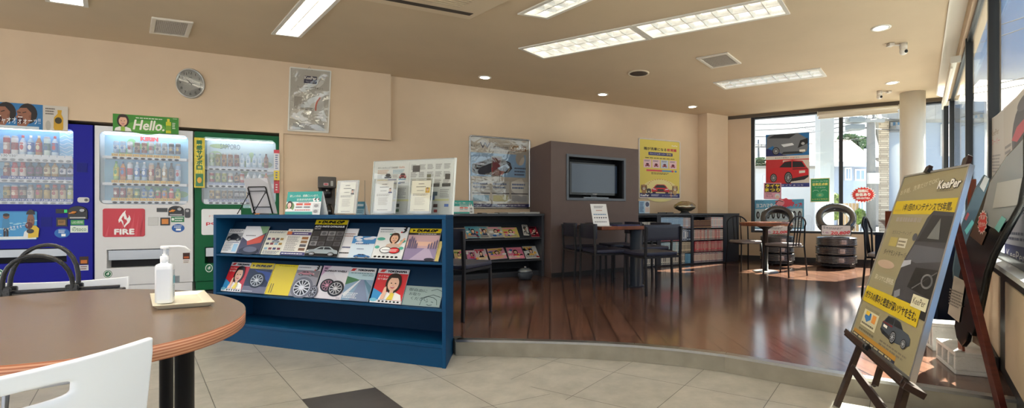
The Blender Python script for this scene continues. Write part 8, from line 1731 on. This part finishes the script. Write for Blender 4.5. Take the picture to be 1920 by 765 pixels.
b.add([(X_(1635) - ox, -.6, Zp(226)), (X_(1712) - ox, -.6, Zp(196)), (X_(1870) - ox, -.6, Zp(226)), (X_(1635) - ox, 7, Zp(226)), (X_(1712) - ox, 7, Zp(196)), (X_(1870) - ox, 7, Zp(226)), (X_(1640) - ox, -.6, Zp(230)), (X_(1870) - ox, -.6, Zp(230)), (X_(1640) - ox, 7, Zp(230)), (X_(1870) - ox, 7, Zp(230))], [(0, 1, 4, 3), (1, 2, 5, 4), (0, 6, 7, 2, 1), (3, 4, 5, 9, 8), (6, 8, 9, 7)]); b.build('roof', RG, t)
b = B(); b.box(X_(1660) - ox, X_(1690) - ox, -.5, 0, Zp(248), Zp(240), (120, 122, 126)); b.build('canopy', SATIN, t)
for a_, c_, e_, f_ in ((1768, 1782, 238, 257), (1768, 1782, 266, 288), (1672, 1684, 226, 238)):
    win(t, X_(a_) - ox, X_(c_) - ox, Zp(f_), Zp(e_), 0, (110, 160, 210))
SHX = Matrix.Identity(4)
# white fence wall, slatted gate, garden
t = thing('boundary_wall', 'long white boundary wall beyond the far window', 'wall', TR(at(1470, 400, 15).x, 15, GZ)); a_, c_ = at(1395, 400, 15).x - at(1470, 400, 15).x, at(1560, 400, 15).x - at(1470, 400, 15).x
wallbox(t, 'wall_face', a_, c_, 0, .2, 0, at(0, 316, 15).z - GZ, solid('white_blockwork', (176, 181, 190), .9, var=.02)); wallbox(t, 'coping', a_ - .05, c_ + .05, -.05, .25, at(0, 316, 15).z - GZ, at(0, 316, 15).z - GZ + .08, SATIN)
for x_ in (1434, 1530): b = B(); p = at(x_, 400, 14.9); b.box(p.x - at(1470, 400, 15).x - .03, p.x - at(1470, 400, 15).x + .03, -.04, 0, 0, 2.3, (190, 196, 206)); b.build('joint_strip', SATIN, t)
p = at(1592, 400, 16); t = thing('slatted_fence', 'beige slatted fence at the foot of the orange-roofed house', 'fence', TR(p.x, 16, GZ))
for i in range(6): b = B(); b.box(-.36 + i * .12, -.27 + i * .12, 0, .03, 0, at(0, 381, 16).z - GZ, (206, 176, 136)); b.build('slat', SATIN, t)
for z in (.3, 1.1): b = B(); b.box(-.37, .35, .03, .06, z, z + .08, (190, 160, 120)); b.build('rail', SATIN, t)
p = at(1546, 400, 8.75); t = thing('outside_post', 'thick pale blue-white post just outside the far window', 'post', TR(p.x, p.y, GZ))
b = B(); b.box(-.128, .128, -.1, .1, 0, 4.2, (136, 144, 158)); b.build('shaft', SATIN, t, bevel=.006); b = B(); b.box(-.16, .16, -.13, .13, 0, .12, (190, 194, 198)); b.build('footing', SATIN, t)
b = B(); b.box(.128, .142, -.06, .06, 0.1, 4.0, (176, 182, 190)); b.build('cover_strip', SATIN, t)
def pole(label, px, d, r0, r1, htop, arms):
    p = at(px, 400, d); t = thing('utility_pole', label, 'utility pole', TR(p.x, d, GZ)); b = B(); b.lathe([(r0, 0), (r1, htop)], 20, (118, 120, 124)); b.build('shaft', MATTE, t)
    for z, x0, x1 in arms:
        b = B(); b.bar((x0, -.1, z), (x1, -.1, z), .09, .09, (140, 144, 148)); a = b.build('crossarm', MATTE, t)
        for k in range(4): b = B(MT(x0 + (x1 - x0) * (k + .5) / 4, -.1, z + .05)); b.lathe([(.05, 0), (.07, .05), (.05, .1), (.07, .14), (.03, .2)], 12, (206, 206, 206)); b.build('insulator', PLASTIC, a)
    return t
P_ = pole('grey concrete utility pole with two crossarms beyond the far window', 1633, 13, .12, .095, 6.2, ((at(0, 241, 13).z - GZ + .2, -.75, .3), (at(0, 228, 13).z - GZ + .25, -.7, .3)))
for z_ in (244, 231): b = B(); zz = at(0, z_, 13).z - GZ; b.box(-.70, -.30, -.25, .05, zz - .02, zz + .12, (110, 120, 128)); b.build('transformer', SATIN, P_, bevel=.02)
b = B(); b.box(-.16, .14, -.16, -.08, 1.9, 2.2, (190, 190, 190)); b.build('meter_box', SATIN, P_)
pole('thin distant utility pole at the left of the far window', 1423, 30, .10, .08, at(0, 262, 30).z - GZ, ((at(0, 276, 30).z - GZ, -.5, .5),))
pole('thin distant utility pole beyond the boundary wall', 1444, 34, .08, .06, at(0, 274, 34).z - GZ, ())
# overhead wires: each its own
def wire(i, a, b_, da, db, sag, label):
    p, q = at(*a, da), at(*b_, db); m = (p + q) / 2; b = B(MT(*-m)); b.tube([p.lerp(q, k / 12) - UP * sag * 4 * (k / 12) * (1 - k / 12) for k in range(13)], .012, 6, (60, 66, 74)); o = b.build('overhead_wire', MATTE); o.matrix_world = MT(*m); tag(o, label, 'wire', 'overhead wires')
for i, (a, b_, da, db, sg_) in enumerate((((1380, 232), (1625, 216), 14, 13, .1), ((1380, 256), (1625, 226), 14, 13, .15), ((1380, 244), (1625, 222), 14, 13, .1), ((1380, 270), (1625, 258), 14, 13, .1), ((1500, 236), (1628, 238), 18, 13, .2), ((1620, 214), (1800, 232), 13, 16, .1), ((1620, 240), (1800, 236), 13, 16, .1))):
    wire(i, a, b_, da, db, sg_, ('topmost wire slanting across the far window', 'third wire slanting across the far window', 'second wire slanting across the far window', 'lowest wire slanting across the far window', 'short wire running to the transformers on the grey pole', 'upper wire right of the grey pole', 'lower wire right of the grey pole')[i])
for i, (a, b_) in enumerate((((1800, 66), (1990, 8)), ((1800, 168), (1990, 128)), ((1800, 178), (1990, 142)), ((1800, 90), (1990, 26)))):
    wire(i, a, b_, 16, 9, .05, ('highest wire against the blue sky in the right window', 'lower pair wire in the right window, upper one', 'lower pair wire in the right window, lower one', 'second highest wire in the right window')[i])
# trees: crowns of many leaf clumps on a trunk
def leaf_mat(nm, c1, c2):
    m, n, l, p = nt(nm); tc = n.new('ShaderNodeTexCoord'); t = n.new('ShaderNodeTexNoise'); t.inputs['Scale'].default_value = 2.4; t.inputs['Detail'].default_value = 5; l.new(tc.outputs['Object'], t.inputs['Vector']); r = n.new('ShaderNodeValToRGB'); r.color_ramp.elements[0].position = .35; r.color_ramp.elements[1].position = .65; r.color_ramp.elements[0].color = lin(c1) + (1,); r.color_ramp.elements[1].color = lin(c2) + (1,); l.new(t.outputs['Fac'], r.inputs['Fac']); l.new(r.outputs['Color'], p.inputs['Base Color']); p.inputs['Roughness'].default_value = .8; return m
LF = leaf_mat('evergreen_leaves', (74, 96, 78), (116, 138, 108)); LF2 = leaf_mat('bright_leaves', (120, 150, 70), (170, 190, 110))
def tree(label, px, d, wpx, y0, y1, n_, mat, seed, leaf=.35):
    p = at(px, 400, d); r_ = random.Random(seed); zt, zb = at(0, y0, d).z - GZ, at(0, y1, d).z - GZ; rw = wpx / 2 * d / F
    t = thing('tree', label, 'tree', TR(p.x, d, GZ)); b = B(); b.tube([(0, 0, 0), (.05, 0, zb), (0, .05, (zb + zt) / 2)], [rw * .10, rw * .08, rw * .03], 10, (90, 76, 62)); b.build('trunk', MATTE, t)
    b = B(); vs = []; fs = []
    for i in range(n_):
        while True:
            a = Vector((r_.uniform(-1, 1), r_.uniform(-1, 1), r_.uniform(-1, 1)))
            if .35 < a.length < 1: break
        c = Vector((a.x * rw, a.y * rw, (zt + zb) / 2 + a.z * (zt - zb) / 2)); e = Vector((r_.uniform(-1, 1), r_.uniform(-1, 1), r_.uniform(-1, 1))).normalized(); f = e.orthogonal().normalized() * leaf; g = e.cross(f) * .6; k = len(vs)
        vs += [c - f, c + g, c + f, c - g]; fs.append((k, k + 1, k + 2, k + 3))
    b.add(vs, fs, '#607050'); b.build('crown', mat, t)
tree('dark evergreen crown above the roofs, left of the grey pole', 1590, 40, 46, 254, 298, 2600, LF, 1, .32)
tree('dark evergreen crown touching the grey pole above the roofs', 1616, 42, 36, 258, 300, 2000, LF, 2, .32)
tree('small dark tree at the left edge of the far window', 1424, 28, 26, 298, 322, 900, LF, 3, .22)
tree('bright green shrub beside the outside post', 1567, 14, 16, 362, 412, 900, LF2, 4, .07)
tree('bright green shrub at the right of the slatted fence', 1612, 15, 18, 392, 420, 700, LF2, 5, .07)
